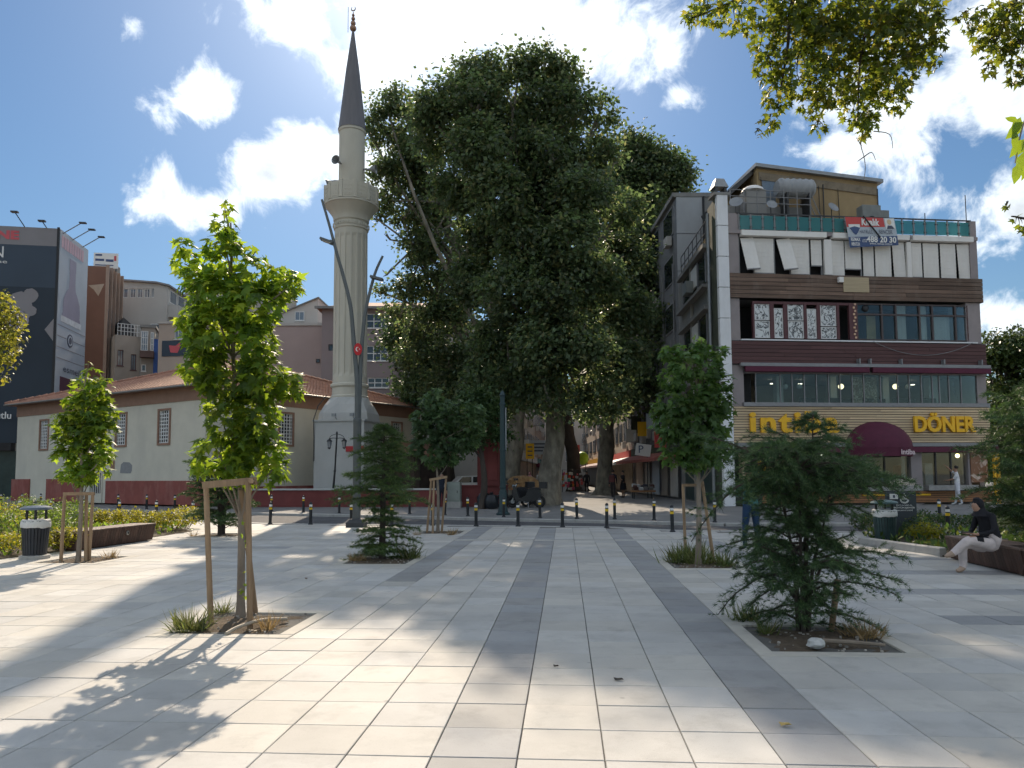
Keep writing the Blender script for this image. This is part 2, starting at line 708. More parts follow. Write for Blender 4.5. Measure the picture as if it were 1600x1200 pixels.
def raw_mesh(name, V, faces_flat, per, mats, mat_idx=None, smooth=False):
    """fast mesh from numpy: V (N,3), faces_flat int array with `per` corners per face."""
    me = bpy.data.meshes.new(name)
    nf = len(faces_flat) // per
    me.vertices.add(len(V))
    me.vertices.foreach_set('co', np.asarray(V, dtype=np.float32).ravel())
    me.loops.add(len(faces_flat))
    me.loops.foreach_set('vertex_index', np.asarray(faces_flat, dtype=np.int32))
    me.polygons.add(nf)
    me.polygons.foreach_set('loop_start', np.arange(0, nf * per, per, dtype=np.int32))
    try:
        me.polygons.foreach_set('loop_total', np.full(nf, per, dtype=np.int32))
    except Exception:
        pass
    for m in (mats if isinstance(mats, (list, tuple)) else [mats]):
        me.materials.append(m)
    if mat_idx is not None:
        me.polygons.foreach_set('material_index', np.asarray(mat_idx, dtype=np.int32))
    me.update(calc_edges=True)
    return me


def scatter(centers, sizes, tmpl, tfaces, normals=None, jitter=.6, up=None, rg=None):
    """copies of a flat template (K,3: x across, y along, z normal) at centres, with random turns.
    normals: preferred facing per copy; up: preferred direction of the template's +y (tip)."""
    rg = rg or rng
    N = len(centers)
    nrm = rg.normal(size=(N, 3)) if normals is None else normals + rg.normal(size=(N, 3)) * jitter
    nrm /= np.linalg.norm(nrm, axis=1, keepdims=True) + 1e-9
    if up is None:
        t = rg.normal(size=(N, 3))
    else:
        t = up + rg.normal(size=(N, 3)) * jitter
    t -= nrm * np.sum(t * nrm, axis=1, keepdims=True)
    t /= np.linalg.norm(t, axis=1, keepdims=True) + 1e-9
    s = np.cross(t, nrm)
    T = np.asarray(tmpl, dtype=float)
    sz = np.asarray(sizes).reshape(-1, 1, 1)
    V = centers[:, None, :] + sz * (T[None, :, 0, None] * s[:, None, :] + T[None, :, 1, None] * t[:, None, :] + T[None, :, 2, None] * nrm[:, None, :])
    K = len(T)
    Fc = np.asarray(tfaces, dtype=np.int64)
    FF = (Fc[None, :, :] + (np.arange(N) * K)[:, None, None]).reshape(-1)
    return V.reshape(-1, 3), FF, Fc.shape[1]


class Frame:
    """upright plane in the scene: origin, direction of its local x; local +y points away from the viewer."""
    def __init__(s, o, ang):
        s.o = Vector(o)
        s.a = ang
        s.x = Vector((math.cos(ang), math.sin(ang), 0))
        s.y = Vector((-math.sin(ang), math.cos(ang), 0))

    def hit(s, px, py, off=0.0):
        d = ray(px, py)
        o = s.o + s.y * off
        t = (o - CAM).dot(s.y) / d.dot(s.y)
        p = CAM + d * t - s.o
        return p.dot(s.x), p.z

    def U(s, px, py, off=0.0):
        return s.hit(px, py, off)[0]

    def Z(s, px, py, off=0.0):
        return s.hit(px, py, off)[1]

    def root(s, name, label, cat, group=None):
        return thing(name, label, cat, s.o, s.a, group)

# ------------------------------------------------------------------ ground, road, paving
PAV = R(-4.08)
PC, PS = math.cos(PAV), math.sin(PAV)


def pav(x, y, z=0.0):
    return Vector((x * PC - y * PS, x * PS + y * PC, z))


def unpav(p):
    return (p[0] * PC + p[1] * PS, -p[0] * PS + p[1] * PC)


NEAR_EDGE = [(-90, 64), (-21, 32.1), (-11.7, 27.8), (-8.2, 25.7), (-1.1, 24.2), (2.9, 23.2), (4.7, 21.6), (9.6, 20.6), (11.5, 20.3), (70, 17)]
FAR_EDGE = [(-90, 82), (-27, 42.2), (-16.4, 35.3), (-7.5, 31.4), (-1.7, 28.4), (5, 25.3), (7, 24.3), (14, 23.8), (70, 22.5)]


def interp(line, x):
    for (x0, y0), (x1, y1) in zip(line, line[1:]):
        if x <= x1:
            t = (x - x0) / (x1 - x0)
            return y0 + (y1 - y0) * t
    return line[-1][1]


def gz(x, y):
    """height of the far pavement: level at its kerb, rising a little behind it."""
    return 0.15 * min(1.0, max(0.0, (y - interp(FAR_EDGE, x)) / 7.0))


M_ground = mat('ground_dust', (.22, .21, .19), .9, .15, .3)
M_asphalt = mat('asphalt', (.085, .085, .09), .9, .25, 1.2, bump=.35, bscale=90, dirt=.3, dirtcol=(.16, .155, .15))
M_joint = mat('joint_mortar', (.12, .115, .105), .95, .2, 6)
M_tile = paving_mat('paving_light', (.49, .475, .445), (.34, .325, .30), 0)
M_tiled = paving_mat('paving_dark', (.315, .315, .315), (.21, .21, .205), 1)
M_kerb = mat('kerb_concrete', (.40, .39, .37), .85, .14, 3, bump=.2, bscale=60, dirt=.5, dirtcol=(.2, .19, .17))
M_farpave = mat('street_paving', (.20, .197, .193), .85, .16, 1.1, bump=.2, bscale=50, dirt=.35, dirtcol=(.16, .155, .15))
M_soil = mat('soil', (.105, .078, .052), 1.0, .35, 9, bump=.9, bscale=45)
M_steel_dark = mat('dark_steel', (.03, .032, .035), .5, .1, 6, metal=.4)

g = MB()
g.quad((-2500, -600, -.18), (2500, -600, -.18), (2500, 3000, -.18), (-2500, 3000, -.18))
g.build('ground', M_ground, kind='structure')

# road sheet between the two kerbs
g = MB()
xs = sorted(set([p[0] for p in NEAR_EDGE] + [p[0] for p in FAR_EDGE]))
for x0, x1 in zip(xs, xs[1:]):
    g.quad((x0, interp(NEAR_EDGE, x0) - .3, -.10), (x1, interp(NEAR_EDGE, x1) - .3, -.10),
           (x1, interp(FAR_EDGE, x1) + .3, -.10), (x0, interp(FAR_EDGE, x0) + .3, -.10))
g.build('road', M_asphalt, kind='structure')

# far pavement
g = MB()
xs = sorted(set([p[0] for p in FAR_EDGE] + [-60, -40, -22, -12, -4, 2, 10, 20, 40]))
for x0, x1 in zip(xs, xs[1:]):
    ya, yb = interp(FAR_EDGE, x0), interp(FAR_EDGE, x1)
    for s0, s1 in ((.30, 7.0), (7.0, 170.0)):
        g.quad((x0, ya + s0, gz(x0, ya + s0)), (x1, yb + s0, gz(x1, yb + s0)), (x1, yb + s1, .15), (x0, ya + s1, .15))
farp = g.build('far_pavement', M_farpave, kind='structure')


def kerb_line(parent, line, off, zt, zb, wd, step, m, name='kerb_stone'):
    for (x0, y0), (x1, y1) in zip(line, line[1:]):
        if x1 < -45 or x0 > 45:
            continue
        L = math.hypot(x1 - x0, y1 - y0)
        n = max(1, int(round(L / step)))
        a = math.atan2(y1 - y0, x1 - x0)
        for k in range(n):
            t = (k + .5) / n
            x, y = x0 + (x1 - x0) * t, y0 + (y1 - y0) * t + off
            b = MB()
            b.bevbox((0, 0, (zt + zb) / 2), (L / n - .012, wd, zt - zb), .015)
            b.build(name, m, parent, loc=(x, y, 0), rz=a)


kerb_line(farp, FAR_EDGE, .17, .006, -.18, .3, 1.6, M_kerb)

plaza = link('plaza', None, kind='structure')
plaza.rotation_euler.z = PAV
T0x, T0y, TS = -0.29, 4.33, 0.5
b = MB()
# bedding under the tiles
xs = sorted(set([p[0] for p in NEAR_EDGE] + [-40, -30, 20, 30, 40]))
for x0, x1 in zip(xs, xs[1:]):
    q = [unpav((x0, -12)), unpav((x1, -12)), unpav((x1, interp(NEAR_EDGE, x1))), unpav((x0, interp(NEAR_EDGE, x0)))]
    b.quad(*[(x, y, -.016) for x, y in q])
b.build('bedding', M_joint, plaza)
kerb_line(link('plaza_edge', None, kind='structure'), NEAR_EDGE, -.18, .004, -.18, .36, 1.2, M_kerb)

# tree pits in paving coordinates: x0, x1, y0, y1 (tile cells taken out)
def cellx(i):
    return T0x + TS * i


def celly(j):
    return T0y + TS * j


PITS = {'left_near': (-8, -5, 6, 9), 'right_near': (4, 7, 5, 8), 'centre_mid': (-8, -5, 18, 21), 'right_mid': (4, 7, 17, 20),
        'centre_far': (-8, -5, 32, 35), 'left_mid': (-20, -17, 18, 21), 'left_far': (-20, -17, 30, 33)}
# beds where no tiles lie: polygons in world coordinates
BED_LEFT = [(-20, 12.6), (-10.3, 14.9), (-10.0, 16.0), (-9.75, 19.2), (-9.6, 22.2), (-10.6, 23.6), (-16, 26.5), (-34, 35)]
BED_RIGHT = [(9.3, 19.4), (8.0, 17.0), (8.35, 14.6), (8.55, 13.9), (8.5, 12.2), (10, 11.7), (25, 9), (25, 18.2), (11.5, 19.2)]


def inpoly(x, y, P):
    c = False
    n = len(P)
    for i in range(n):
        (x0, y0), (x1, y1) = P[i], P[(i + 1) % n]
        if (y0 > y) != (y1 > y) and x < (x1 - x0) * (y - y0) / (y1 - y0) + x0:
            c = not c
    return c


tile_me = MB().bevbox((0, 0, -.02), (TS - .007, TS - .007, .04), .004).mesh('tile', M_tile)
tiled_me = MB().bevbox((0, 0, -.02), (TS - .007, TS - .007, .04), .004).mesh('tile', M_tiled)
cells = []
for i in range(-56, 56):
    for j in range(-5, 62):
        x, y = cellx(i) + TS / 2, celly(j) + TS / 2
        w = pav(x, y)
        if w.y > interp(NEAR_EDGE, w.x) - .40 - .25:
            continue
        if any(a <= i < b_ and c <= j < d for a, b_, c, d in PITS.values()):
            continue
        if inpoly(w.x, w.y, BED_LEFT) or inpoly(w.x, w.y, BED_RIGHT):
            continue
        if j == 28 and -40 < i < 12:
            continue
        dark = (i in (-1, 3)) or (i in (-5, 7) and j >= 14)
        if i > 8 and j in (8, 12, 16, 20):
            dark = True
        if i < -12 and j in (24,):
            dark = True
        px, py = PX(w)
        vis = w.y > .6 and -60 < px < 1660 and py < 1240
        cells.append((0 if vis else 1, w.length, x, y, dark))
cells.sort()
rest = {False: MB(), True: MB()}
for k, (nv, dist, x, y, dark) in enumerate(cells):
    dz = random.uniform(-.002, .002)
    if k < 300 and not nv:
        o = link('tile', tiled_me if dark else tile_me, plaza, (x, y, dz))
        o.rotation_euler = (random.uniform(-.003, .003), random.uniform(-.003, .003), random.choice((0, PI / 2, PI)) + random.uniform(-.003, .003))
    else:
        rest[dark].bevbox((x, y, -.02 + dz), (TS - .007, TS - .007, .04), .004, rz=random.uniform(-.003, .003))
rest[False].build('light_tiles', M_tile, plaza, kind='stuff')
rest[True].build('dark_tiles', M_tiled, plaza, kind='stuff')

# drain slot crossing the plaza
dr = link('drain_channel', None, kind='structure')
dr.rotation_euler.z = PAV
for i in range(-39, 12, 2):
    b = MB()
    x, y = cellx(i) + TS, celly(28) + TS / 2
    b.bevbox((0, -.15, -.02), (.985, .19, .04), .004)
    b.bevbox((0, .15, -.02), (.985, .19, .04), .004)
    b.build('channel_slab', M_tile, dr, loc=(x, y, 0))
    b = MB()
    for q in range(-9, 10):
        b.box((q * .052, 0, -.012), (.026, .085, .014))
    b.build('grate', M_steel_dark, dr, loc=(x, y, 0))

# tree pits: soil, edging strips
PITC = {}
M_edge = mat('pit_edging', (.50, .47, .41), .8, .08, 4, bump=.1, bscale=90, island=.06)
PIT_LABEL = {'left_near': 'square soil pit with edging around the staked tree nearest the camera',
             'right_near': 'square soil pit with edging around the bushy conifer beside the seated person',
             'centre_mid': 'square soil pit under the conifer in front of the tall street lamp',
             'right_mid': 'square grassy soil pit around the staked tree beside the standing man',
             'centre_far': 'square soil pit around the small staked tree near the road bollards',
             'left_mid': 'square soil pit around the staked tree beside the wooden bench and bin',
             'left_far': 'square soil pit under the dark conifer behind the left wooden bench'}
for nm, (a, b_, c, d) in PITS.items():
    x0, x1, y0, y1 = cellx(a), cellx(b_), celly(c), celly(d)
    ctr = pav((x0 + x1) / 2, (y0 + y1) / 2)
    PITC[nm] = ctr
    p = thing('tree_pit', PIT_LABEL[nm], 'tree pit', ctr, PAV, 'tree pits set in the plaza paving')
    hw = (x1 - x0) / 2
    e = .16
    for k, (cx, cy, lx, ly) in enumerate(((0, -hw + e / 2, 2 * hw - .01, e - .008), (0, hw - e / 2, 2 * hw - .01, e - .008),
                                          (-hw + e / 2, 0, e - .008, 2 * (hw - e) - .01), (hw - e / 2, 0, e - .008, 2 * (hw - e) - .01))):
        q = MB()
        q.bevbox((cx, cy, -.02), (lx, ly, .05), .005)
        q.build('edging', M_edge, p)
    n = 14
    q = MB()
    vs = []
    w = hw - e
    rr = random.Random(hash(nm) % 1000)
    for jj in range(n + 1):
        for ii in range(n + 1):
            x, y = -w + 2 * w * ii / n, -w + 2 * w * jj / n
            r = max(abs(x), abs(y)) / w
            vs.append((x, y, -.035 + .045 * (1 - r ** 2) + rr.uniform(-.012, .012) * (1 if r < .98 else 0)))
    fs = [(j * (n + 1) + i, j * (n + 1) + i + 1, (j + 1) * (n + 1) + i + 1, (j + 1) * (n + 1) + i) for j in range(n) for i in range(n)]
    q.add(vs, fs)
    q.build('soil', M_soil, p, smooth=True)
    q = MB()
    for k in range(70):
        x, y = rr.uniform(-w, w) * .96, rr.uniform(-w, w) * .96
        s = rr.uniform(.006, .02)
        q.box((x, y, .005), (s * 1.5, s, s), rz=rr.uniform(0, 3))
    q.build('pebbles', mat('pebble', (.34, .31, .27), .9, .2, 5, island=.3), p, kind='stuff')

# planting beds
M_bedsoil = mat('bed_soil', (.085, .065, .042), 1.0, .3, 3, bump=.8, bscale=25)
for nm, P in (('planting_bed', BED_LEFT), ('planting_bed', BED_RIGHT)):
    MB().prism(P, -.1, .012, 'z').build(nm, M_bedsoil, kind='structure')
kb = link('bed_kerb', None, kind='structure')
RK = [(9.75, 19.6), (8.75, 18.2), (8.0, 17.0), (8.15, 15.8), (8.4, 14.5)]
for (x0, y0), (x1, y1) in zip(RK, RK[1:]):
    L = math.hypot(x1 - x0, y1 - y0)
    n = 2
    for k in range(n):
        t = (k + .5) / n
        q = MB()
        q.bevbox((0, 0, .06), (L / n - .01, .16, .2), .02)
        q.build('kerb_stone', M_kerb, kb, loc=(x0 + (x1 - x0) * t, y0 + (y1 - y0) * t, 0), rz=math.atan2(y1 - y0, x1 - x0))

# ------------------------------------------------------------------ building helpers
def wall_holes(mb, x0, x1, z0, z1, holes, y=0.0, depth=.25, mi=0, axis='x', flip=1):
    """wall face at local y (axis x) or local x (axis y) with rectangular openings and their reveals."""
    xs = sorted(set([x0, x1] + [h[0] for h in holes] + [h[1] for h in holes]))
    zs = sorted(set([z0, z1] + [h[2] for h in holes] + [h[3] for h in holes]))

    def P(a, d, z):
        return (a, y + d, z) if axis == 'x' else (y + d * flip, a, z)
    for a, b in zip(xs, xs[1:]):
        for c, d in zip(zs, zs[1:]):
            mx_, mz = (a + b) / 2, (c + d) / 2
            if any(h[0] < mx_ < h[1] and h[2] < mz < h[3] for h in holes):
                continue
            mb.quad(P(a, 0, c), P(b, 0, c), P(b, 0, d), P(a, 0, d), mi)
    for h in holes:
        a, b, c, d = h[:4]
        mb.quad(P(a, 0, c), P(a, depth, c), P(a, depth, d), P(a, 0, d), mi)
        mb.quad(P(b, 0, c), P(b, depth, c), P(b, depth, d), P(b, 0, d), mi)
        mb.quad(P(a, 0, c), P(b, 0, c), P(b, depth, c), P(a, depth, c), mi)
        mb.quad(P(a, 0, d), P(b, 0, d), P(b, depth, d), P(a, depth, d), mi)


M_pane = mat('window_pane_dark', (.025, .03, .035), .08, .2, 3, spec=.8)
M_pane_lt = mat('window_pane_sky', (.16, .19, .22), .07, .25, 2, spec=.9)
M_whiteframe = mat('white_frame', (.66, .66, .65), .5, .06, 4)
M_darkframe = mat('dark_frame', (.05, .05, .052), .5, .1, 4)
M_greyframe = mat('grey_frame', (.22, .22, .225), .5, .1, 4)


def window(parent, x0, x1, z0, z1, y=0.0, fr=M_whiteframe, pane=M_pane, nx=1, nz=1, t=.06, recess=.12, proud=0.0, sill=True, barw=.045):
    """frame bars with a pane set behind them; local plane y."""
    w, h = x1 - x0, z1 - z0
    b = MB()
    ya, yb = y + recess - .05 - proud, y + recess + .02 - proud
    b.span(x0, x0 + t, ya, yb, z0, z1).span(x1 - t, x1, ya, yb, z0, z1)
    b.span(x0 + t, x1 - t, ya, yb, z0, z0 + t).span(x0 + t, x1 - t, ya, yb, z1 - t, z1)
    for k in range(1, nx):
        xx = x0 + w * k / nx
        b.span(xx - barw / 2, xx + barw / 2, ya + .008, yb, z0 + t, z1 - t)
    for k in range(1, nz):
        zz = z0 + h * k / nz
        b.span(x0 + t, x1 - t, ya + .012, yb - .004, zz - barw / 2, zz + barw / 2)
    o = b.build('window', fr, parent)
    MB().span(x0 + t * .5, x1 - t * .5, yb - .03, yb + .01, z0 + t * .5, z1 - t * .5).build('pane', pane, o)
    if sill:
        MB().span(x0 - .06, x1 + .06, y - .09, y + .04, z0 - .07, z0 - .005).build('sill', fr, o)
    return o


# ------------------------------------------------------------------ mosque
M_plaster = mat('cream_plaster', (.60, .57, .48), .9, .07, .8, bump=.12, bscale=25, dirt=.55, dirtcol=(.46, .44, .39))
M_rplaster = mat('red_plinth', (.27, .085, .07), .9, .14, 1.6, bump=.15, bscale=25, dirt=.85, dirtcol=(.40, .20, .17))
M_brownband = mat('brown_cornice', (.29, .175, .125), .85, .1, 2)
M_patch = mat('grey_patch', (.26, .265, .27), .9, .1, 5)
M_gutter = mat('gutter_metal', (.2, .19, .18), .5, .1, 6, metal=.3)


def roof_tile_mat():
    m = mat('clay_roof_tiles', (.34, .19, .135), .85, .22, 3, island=.12, dirt=.4, dirtcol=(.20, .13, .10), bump=.2, bscale=40)
    return m


M_roof = roof_tile_mat()
GZ = .15
MC = AT(318, 780, 38.0)
MC.z = GZ
MF = Frame(MC, R(-32))
MR = Frame(MC, R(58))
ML, MW, MH = 19.8, 17.4, 6.25
mosque = MF.root('mosque', 'cream plastered mosque with red plinth and clay tiled hip roof', 'mosque')
wl = [MF.U(70, 655), MF.U(129, 655), MF.U(190, 655), MF.U(257, 655)]
z0w, z1w = 3.32, 5.12
holesL = [(u - .5, u + .5, z0w, z1w) for u in wl]
wr = [MR.U(447, 655), MR.U(385, 655), MR.U(620, 655)]
holesR = [(u - .5, u + .5, z0w, z1w) for u in wr]
dgx0, dgx1 = MF.U(139, 770), MF.U(160, 770)
b = MB()
wall_holes(b, -ML, 0, 0, 5.5, holesL + [(dgx0 + .12, dgx1 - .1, .55, 1.75)], 0, .3)
wall_holes(b, 0, MW, 0, 5.5, holesR, 0, .3, axis='y', flip=-1)
b.quad((-ML, 0, 0), (-ML, MW, 0), (-ML, MW, 5.5), (-ML, 0, 5.5))
b.quad((-ML, MW, 0), (0, MW, 0), (0, MW, 5.5), (-ML, MW, 5.5))
b.build('wall', M_plaster, mosque)
b = MB()
b.span(-ML - .05, .05, -.05, MW + .05, 5.5, MH)
b.build('cornice', M_brownband, mosque, label='brown painted cornice band under the eaves')
pl = 1.28
px_ = [(-ML - .3, MF.U(47, 760)), (MF.U(74, 760), MF.U(128, 760)), (MF.U(167, 760), .06)]
for a, c in px_:
    MB().span(a, c, -.09, .02, 0, pl + (.12 if a < -15 else 0)).build('plinth', M_rplaster, mosque, label='peeling dark red painted plinth')
MB().span(.02, .09, 0, MW, 0, pl - .35).build('plinth', M_rplaster, mosque)
# plain surround of the low grated opening
b = MB()
b.span(dgx0, dgx0 + .12, -.06, .02, 0, 1.95).span(dgx1 - .1, dgx1, -.06, .02, 0, 1.95).span(dgx0 + .12, dgx1 - .1, -.06, .02, 1.75, 1.95)
b.span(dgx0 + .12, dgx1 - .1, -.06, .02, 0, .55)
o = b.build('low_opening', M_plaster, mosque)
b = MB()
for k in range(6):
    xx = dgx0 + .2 + k * (dgx1 - dgx0 - .38) / 5
    b.span(xx - .02, xx + .02, .02, .05, .55, 1.75)
b.build('grille', M_whiteframe, o)
MB().span(dgx0 + .12, dgx1 - .1, .2, .24, .55, 1.75).build('pane', M_pane, o)
# repair patches on the plaster
pb = MB()
u0, u1 = MF.U(188, 735), MF.U(206, 735)
pb.prism([(u0, 1.72), (u1 - .1, 1.70), (u1, 1.85), (u1 + .02, 2.15), (u1 - .25, 2.32), (u0 + .3, 2.34), (u0 + .05, 2.2)], -.012, .002, 'y')
pb.build('repair_patch', M_patch, mosque)
MB().span(MF.U(174, 730), MF.U(179, 730), -.06, .0, 1.95, 2.45).build('meter_box', M_brownband, mosque)


def mosque_window(u, axis, y=0):
    """arched window: brown surround, white lattice, dark pane."""
    hw = .5

    def P(mb, a, d, z):
        return (a, d, z) if axis == 'x' else (-d, a, z)
    b = MB()
    pts = []
    # flat surround ring
    for (a0, a1, c0, c1) in ((u - hw - .09, u - hw + .02, z0w - .12, z1w + .08), (u + hw - .02, u + hw + .09, z0w - .12, z1w + .08),
                             (u - hw + .02, u + hw - .02, z0w - .12, z0w), (u - hw + .02, u + hw - .02, z1w - .02, z1w + .08)):
        mn, mx_ = P(b, a0, -.05, c0), P(b, a1, .03, c1)
        b.span(mn[0], mx_[0], mn[1], mx_[1], c0, c1)
    w = b.build('window', M_brownband, mosque)
    # arch spandrels
    s = MB()
    n = 8
    for sg in (-1, 1):
        pol = [(u + sg * hw, z1w)]
        for k in range(n + 1):
            q = (PI / 2) * k / n
            pol.append((u + sg * hw * math.sin(q), z1w - .26 + .26 * math.cos(q)))
        if axis == 'x':
            s.prism(pol, .02, .2, 'y')
        else:
            s.prism(pol, -.2, -.02, 'x')
    s.build('arch', M_plaster, w)
    L = MB()
    ya, yb = .03, .065

    def bar(a0, a1, c0, c1, e=0.0):
        p0, p1 = P(L, a0, ya + e, c0), P(L, a1, yb + e, c1)
        L.span(p0[0], p1[0], p0[1], p1[1], c0, c1)
    for k in range(6):
        a = u - hw + 2 * hw * k / 5
        drop = .0 if k not in (0, 5) else .24
        bar(a - .028, a + .028, z0w, z1w - .02 - drop - (.06 if k in (1, 4) else 0))
    for k in range(9):
        zz = z0w + .03 + (z1w - z0w - .24) * k / 8
        bar(u - hw, u + hw, zz - .026, zz + .026, .012)
    arc = []
    for k in range(13):
        q = -PI / 2 + PI * k / 12
        arc.append(P(L, u + hw * .98 * math.sin(q), .05, z1w - .26 + .25 * math.cos(q)))
    L.tube(arc, .025, 5)
    L.build('lattice', M_whiteframe, w)
    p0, p1 = P(L, u - hw, .22, z0w), P(L, u + hw, .26, z1w)
    MB().span(p0[0], p1[0], p0[1], p1[1], z0w, z1w).build('pane', M_pane, w)


for u in wl:
    mosque_window(u, 'x')
for u in wr:
    mosque_window(u, 'y')

# hip roof: courses stepped as overlapping tile rows, round tiles along the hips
OV = .55
ze, zr = MH + .02, 9.35
cxm, cym = -ML / 2, MW / 2
E = [(-ML - OV, -OV), (OV, -OV), (OV, MW + OV), (-ML - OV, MW + OV)]
RD = [(cxm - 1.4, cym), (cxm + 1.4, cym)]


def lerp(a, b, t):
    return tuple(a[i] + (b[i] - a[i]) * t for i in range(len(a)))


roof_root = None
rb = MB()
NC = 34
faces4 = [((0, 1), (RD[0], RD[1])), ((1, 2), (RD[1], RD[1])), ((2, 3), (RD[1], RD[0])), ((3, 0), (RD[0], RD[0]))]
for (i, j), (ra, rc) in faces4:
    A, B = E[i], E[j]
    for k in range(NC):
        t0, t1 = k / NC, min(1.0, (k + 1.25) / NC)
        za, zb = ze + (zr - ze) * t0 + .05, ze + (zr - ze) * t1 - .0
        a0, b0, a1, b1 = lerp(A, ra, t0), lerp(B, rc, t0), lerp(A, ra, t1), lerp(B, rc, t1)
        L = math.hypot(b0[0] - a0[0], b0[1] - a0[1])
        n = max(1, int(L / .26))
        rb.quad((*a0, za), (*b0, za), (*b1, zb), (*a1, zb))
        rb.quad((*a0, za - .06), (*b0, za - .06), (*b0, za), (*a0, za))
        if (i, j) in ((0, 1), (1, 2)):
            for q in range(n):
                s0, s1 = (q + .12) / n, (q + .62) / n
                pa, pb_, pc, pd = lerp(a0, b0, s0), lerp(a0, b0, s1), lerp(a1, b1, s1), lerp(a1, b1, s0)
                pm0, pm1 = lerp(pa, pb_, .5), lerp(pd, pc, .5)
                e = .055
                rb.add([(*pa, za + .004), (*pm0, za + e), (*pb_, za + .004), (*pc, zb + .004), (*pm1, zb + e), (*pd, zb + .004)],
                       [(0, 1, 4, 5), (1, 2, 3, 4), (0, 2, 1)])
roof = rb.build('roof', M_roof, mosque, kind='stuff')
hip_me = MB().tube([(-.2, 0, 0), (.22, 0, .03)], [.12, .14], 7).mesh('ridge_tile', mat('ridge_clay', (.30, .16, .115), .85, .15, 4, island=.2), True)
for (e, rp) in ((E[0], RD[0]), (E[1], RD[1]), (E[2], RD[1]), (RD[0], RD[1])):
    zz0 = ze if e in E else zr
    a, c = Vector((*e, zz0 + .07)), Vector((*rp, zr + .07))
    n = max(2, int((c - a).length / .42))
    d = c - a
    for k in range(n):
        p = a + d * ((k + .5) / n)
        o = link('ridge_tile', hip_me, roof, p)
        o.rotation_euler = (0, -math.atan2(d.z, math.hypot(d.x, d.y)), math.atan2(d.y, d.x))
g = MB()
g.tube([(E[0][0], E[0][1] - .06, ze - .02), (E[1][0] + .06, E[1][1] - .06, ze - .05)], .055, 8)
g.tube([(E[1][0] + .06, E[1][1], ze - .05), (E[2][0] + .06, E[2][1], ze - .02)], .055, 8)
g.build('gutter', M_gutter, mosque, smooth=True)
g = MB()
g.span(-ML - OV + .02, OV - .02, -OV + .02, MW + OV - .02, MH - .03, MH + .01)
g.build('soffit', M_brownband, mosque)
ux = MR.U(350, 650)
MB().tube([(.12, ux, 5.9), (.12, ux, .9)], .055, 8).build('downpipe', M_whiteframe, mosque)
# low annex with its own lean-to roof on the right-hand wall
an = MB()
a0, a1 = MR.U(600, 720) , MR.U(660, 720)
an.span(.0, 2.6, a0, a1, 0, 2.9)
anx = an.build('annex', mat('annex_brown', (.10, .075, .065), .85, .15, 2), mosque, label='dark brown timber annex with lean-to tiled roof')
b = MB()
b.add([(3.0, a0 - .4, 2.75), (3.0, a1 + .4, 2.75), (0.02, a1 + .4, 3.75), (.02, a0 - .4, 3.75), (3.0, a0 - .4, 2.9), (3.0, a1 + .4, 2.9), (0.02, a1 + .4, 3.9), (.02, a0 - .4, 3.9)],
      [(0, 1, 2, 3), (4, 5, 6, 7), (0, 1, 5, 4), (1, 2, 6, 5), (2, 3, 7, 6), (3, 0, 4, 7)])
b.build('lean_to_roof', M_roof, anx)
for k in range(3):
    ya = a0 + .6 + k * (a1 - a0 - 1.4) / 3
    MB().span(2.6, 2.63, ya, ya + 1.1, .2, 2.2).build('door_leaf', mat('door_brown', (.055, .04, .035), .7, .2, 3), anx)

# ------------------------------------------------------------------ minaret
MD = 42.0
mb_ = AT(545, 762, MD)
MX = mb_.x


def zm(py):
    return AT(545, py, MD).z - GZ


def rm(pxw):
    return pxw / F * MD * 1.0


M_stone = mat('pale_stone', (.55, .52, .44), .85, .07, 1.2, bump=.12, bscale=20, dirt=.4, dirtcol=(.40, .38, .33), stretch=(1, 1, .25))
M_stone2 = mat('grey_render', (.46, .46, .445), .88, .06, .9, bump=.1, bscale=20, dirt=.4, dirtcol=(.36, .355, .34))
M_lead = mat('lead_sheet', (.145, .14, .15), .55, .1, 2, stretch=(3, 3, .2))
M_gold = mat('finial_copper', (.33, .20, .14), .4, .1, 5, metal=.6)
M_greymetal = mat('grey_metal', (.27, .28, .29), .45, .1, 5, metal=.5)
mina = thing('minaret', 'tall pale stone minaret with balcony, lead cone and loudspeakers', 'minaret', (MX, MD, GZ), R(-10))
hp = rm(50) * .80
z_a, z_b, z_c = zm(661), zm(623), zm(602)
b = MB()
b.box((0, 0, z_a / 2), (2 * hp, 2 * hp, z_a))
b.build('pedestal', M_stone2, mina)
b = MB()
b.box((0, 0, z_a + .05), (2 * hp + .16, 2 * hp + .16, .10))
b.build('ledge', M_stone2, mina)
# transition from square to octagon
b = MB()
r8 = rm(26.5)
sq, oc = [], []
N8 = 16
prof = [(1.0, z_a + .1), (.97, z_a + .35 * (z_b - z_a)), (.80, z_a + .7 * (z_b - z_a)), (.60, z_b)]
rings = []
for w, z in prof:
    ring = []
    k = (1 - w) / .4
    for i in range(N8):
        q = 2 * PI * (i + .5) / N8
        c, s = math.cos(q), math.sin(q)
        m = max(abs(c), abs(s))
        rs = hp / m * (1 - .0 * k)
        rr = (1 - k) * rs + k * r8 * 1.12
        lim = hp
        ring.append((max(-lim, min(lim, rr * c)), max(-lim, min(lim, rr * s)), z))
    rings.append(ring)
vv = [p for r_ in rings for p in r_]
ff = [(i * N8 + k, i * N8 + (k + 1) % N8, (i + 1) * N8 + (k + 1) % N8, (i + 1) * N8 + k) for i in range(len(rings) - 1) for k in range(N8)]
ff.append(tuple(range(len(vv) - N8, len(vv))))
b.add(vv, ff)
b.build('transition', M_stone2, mina)
b = MB()
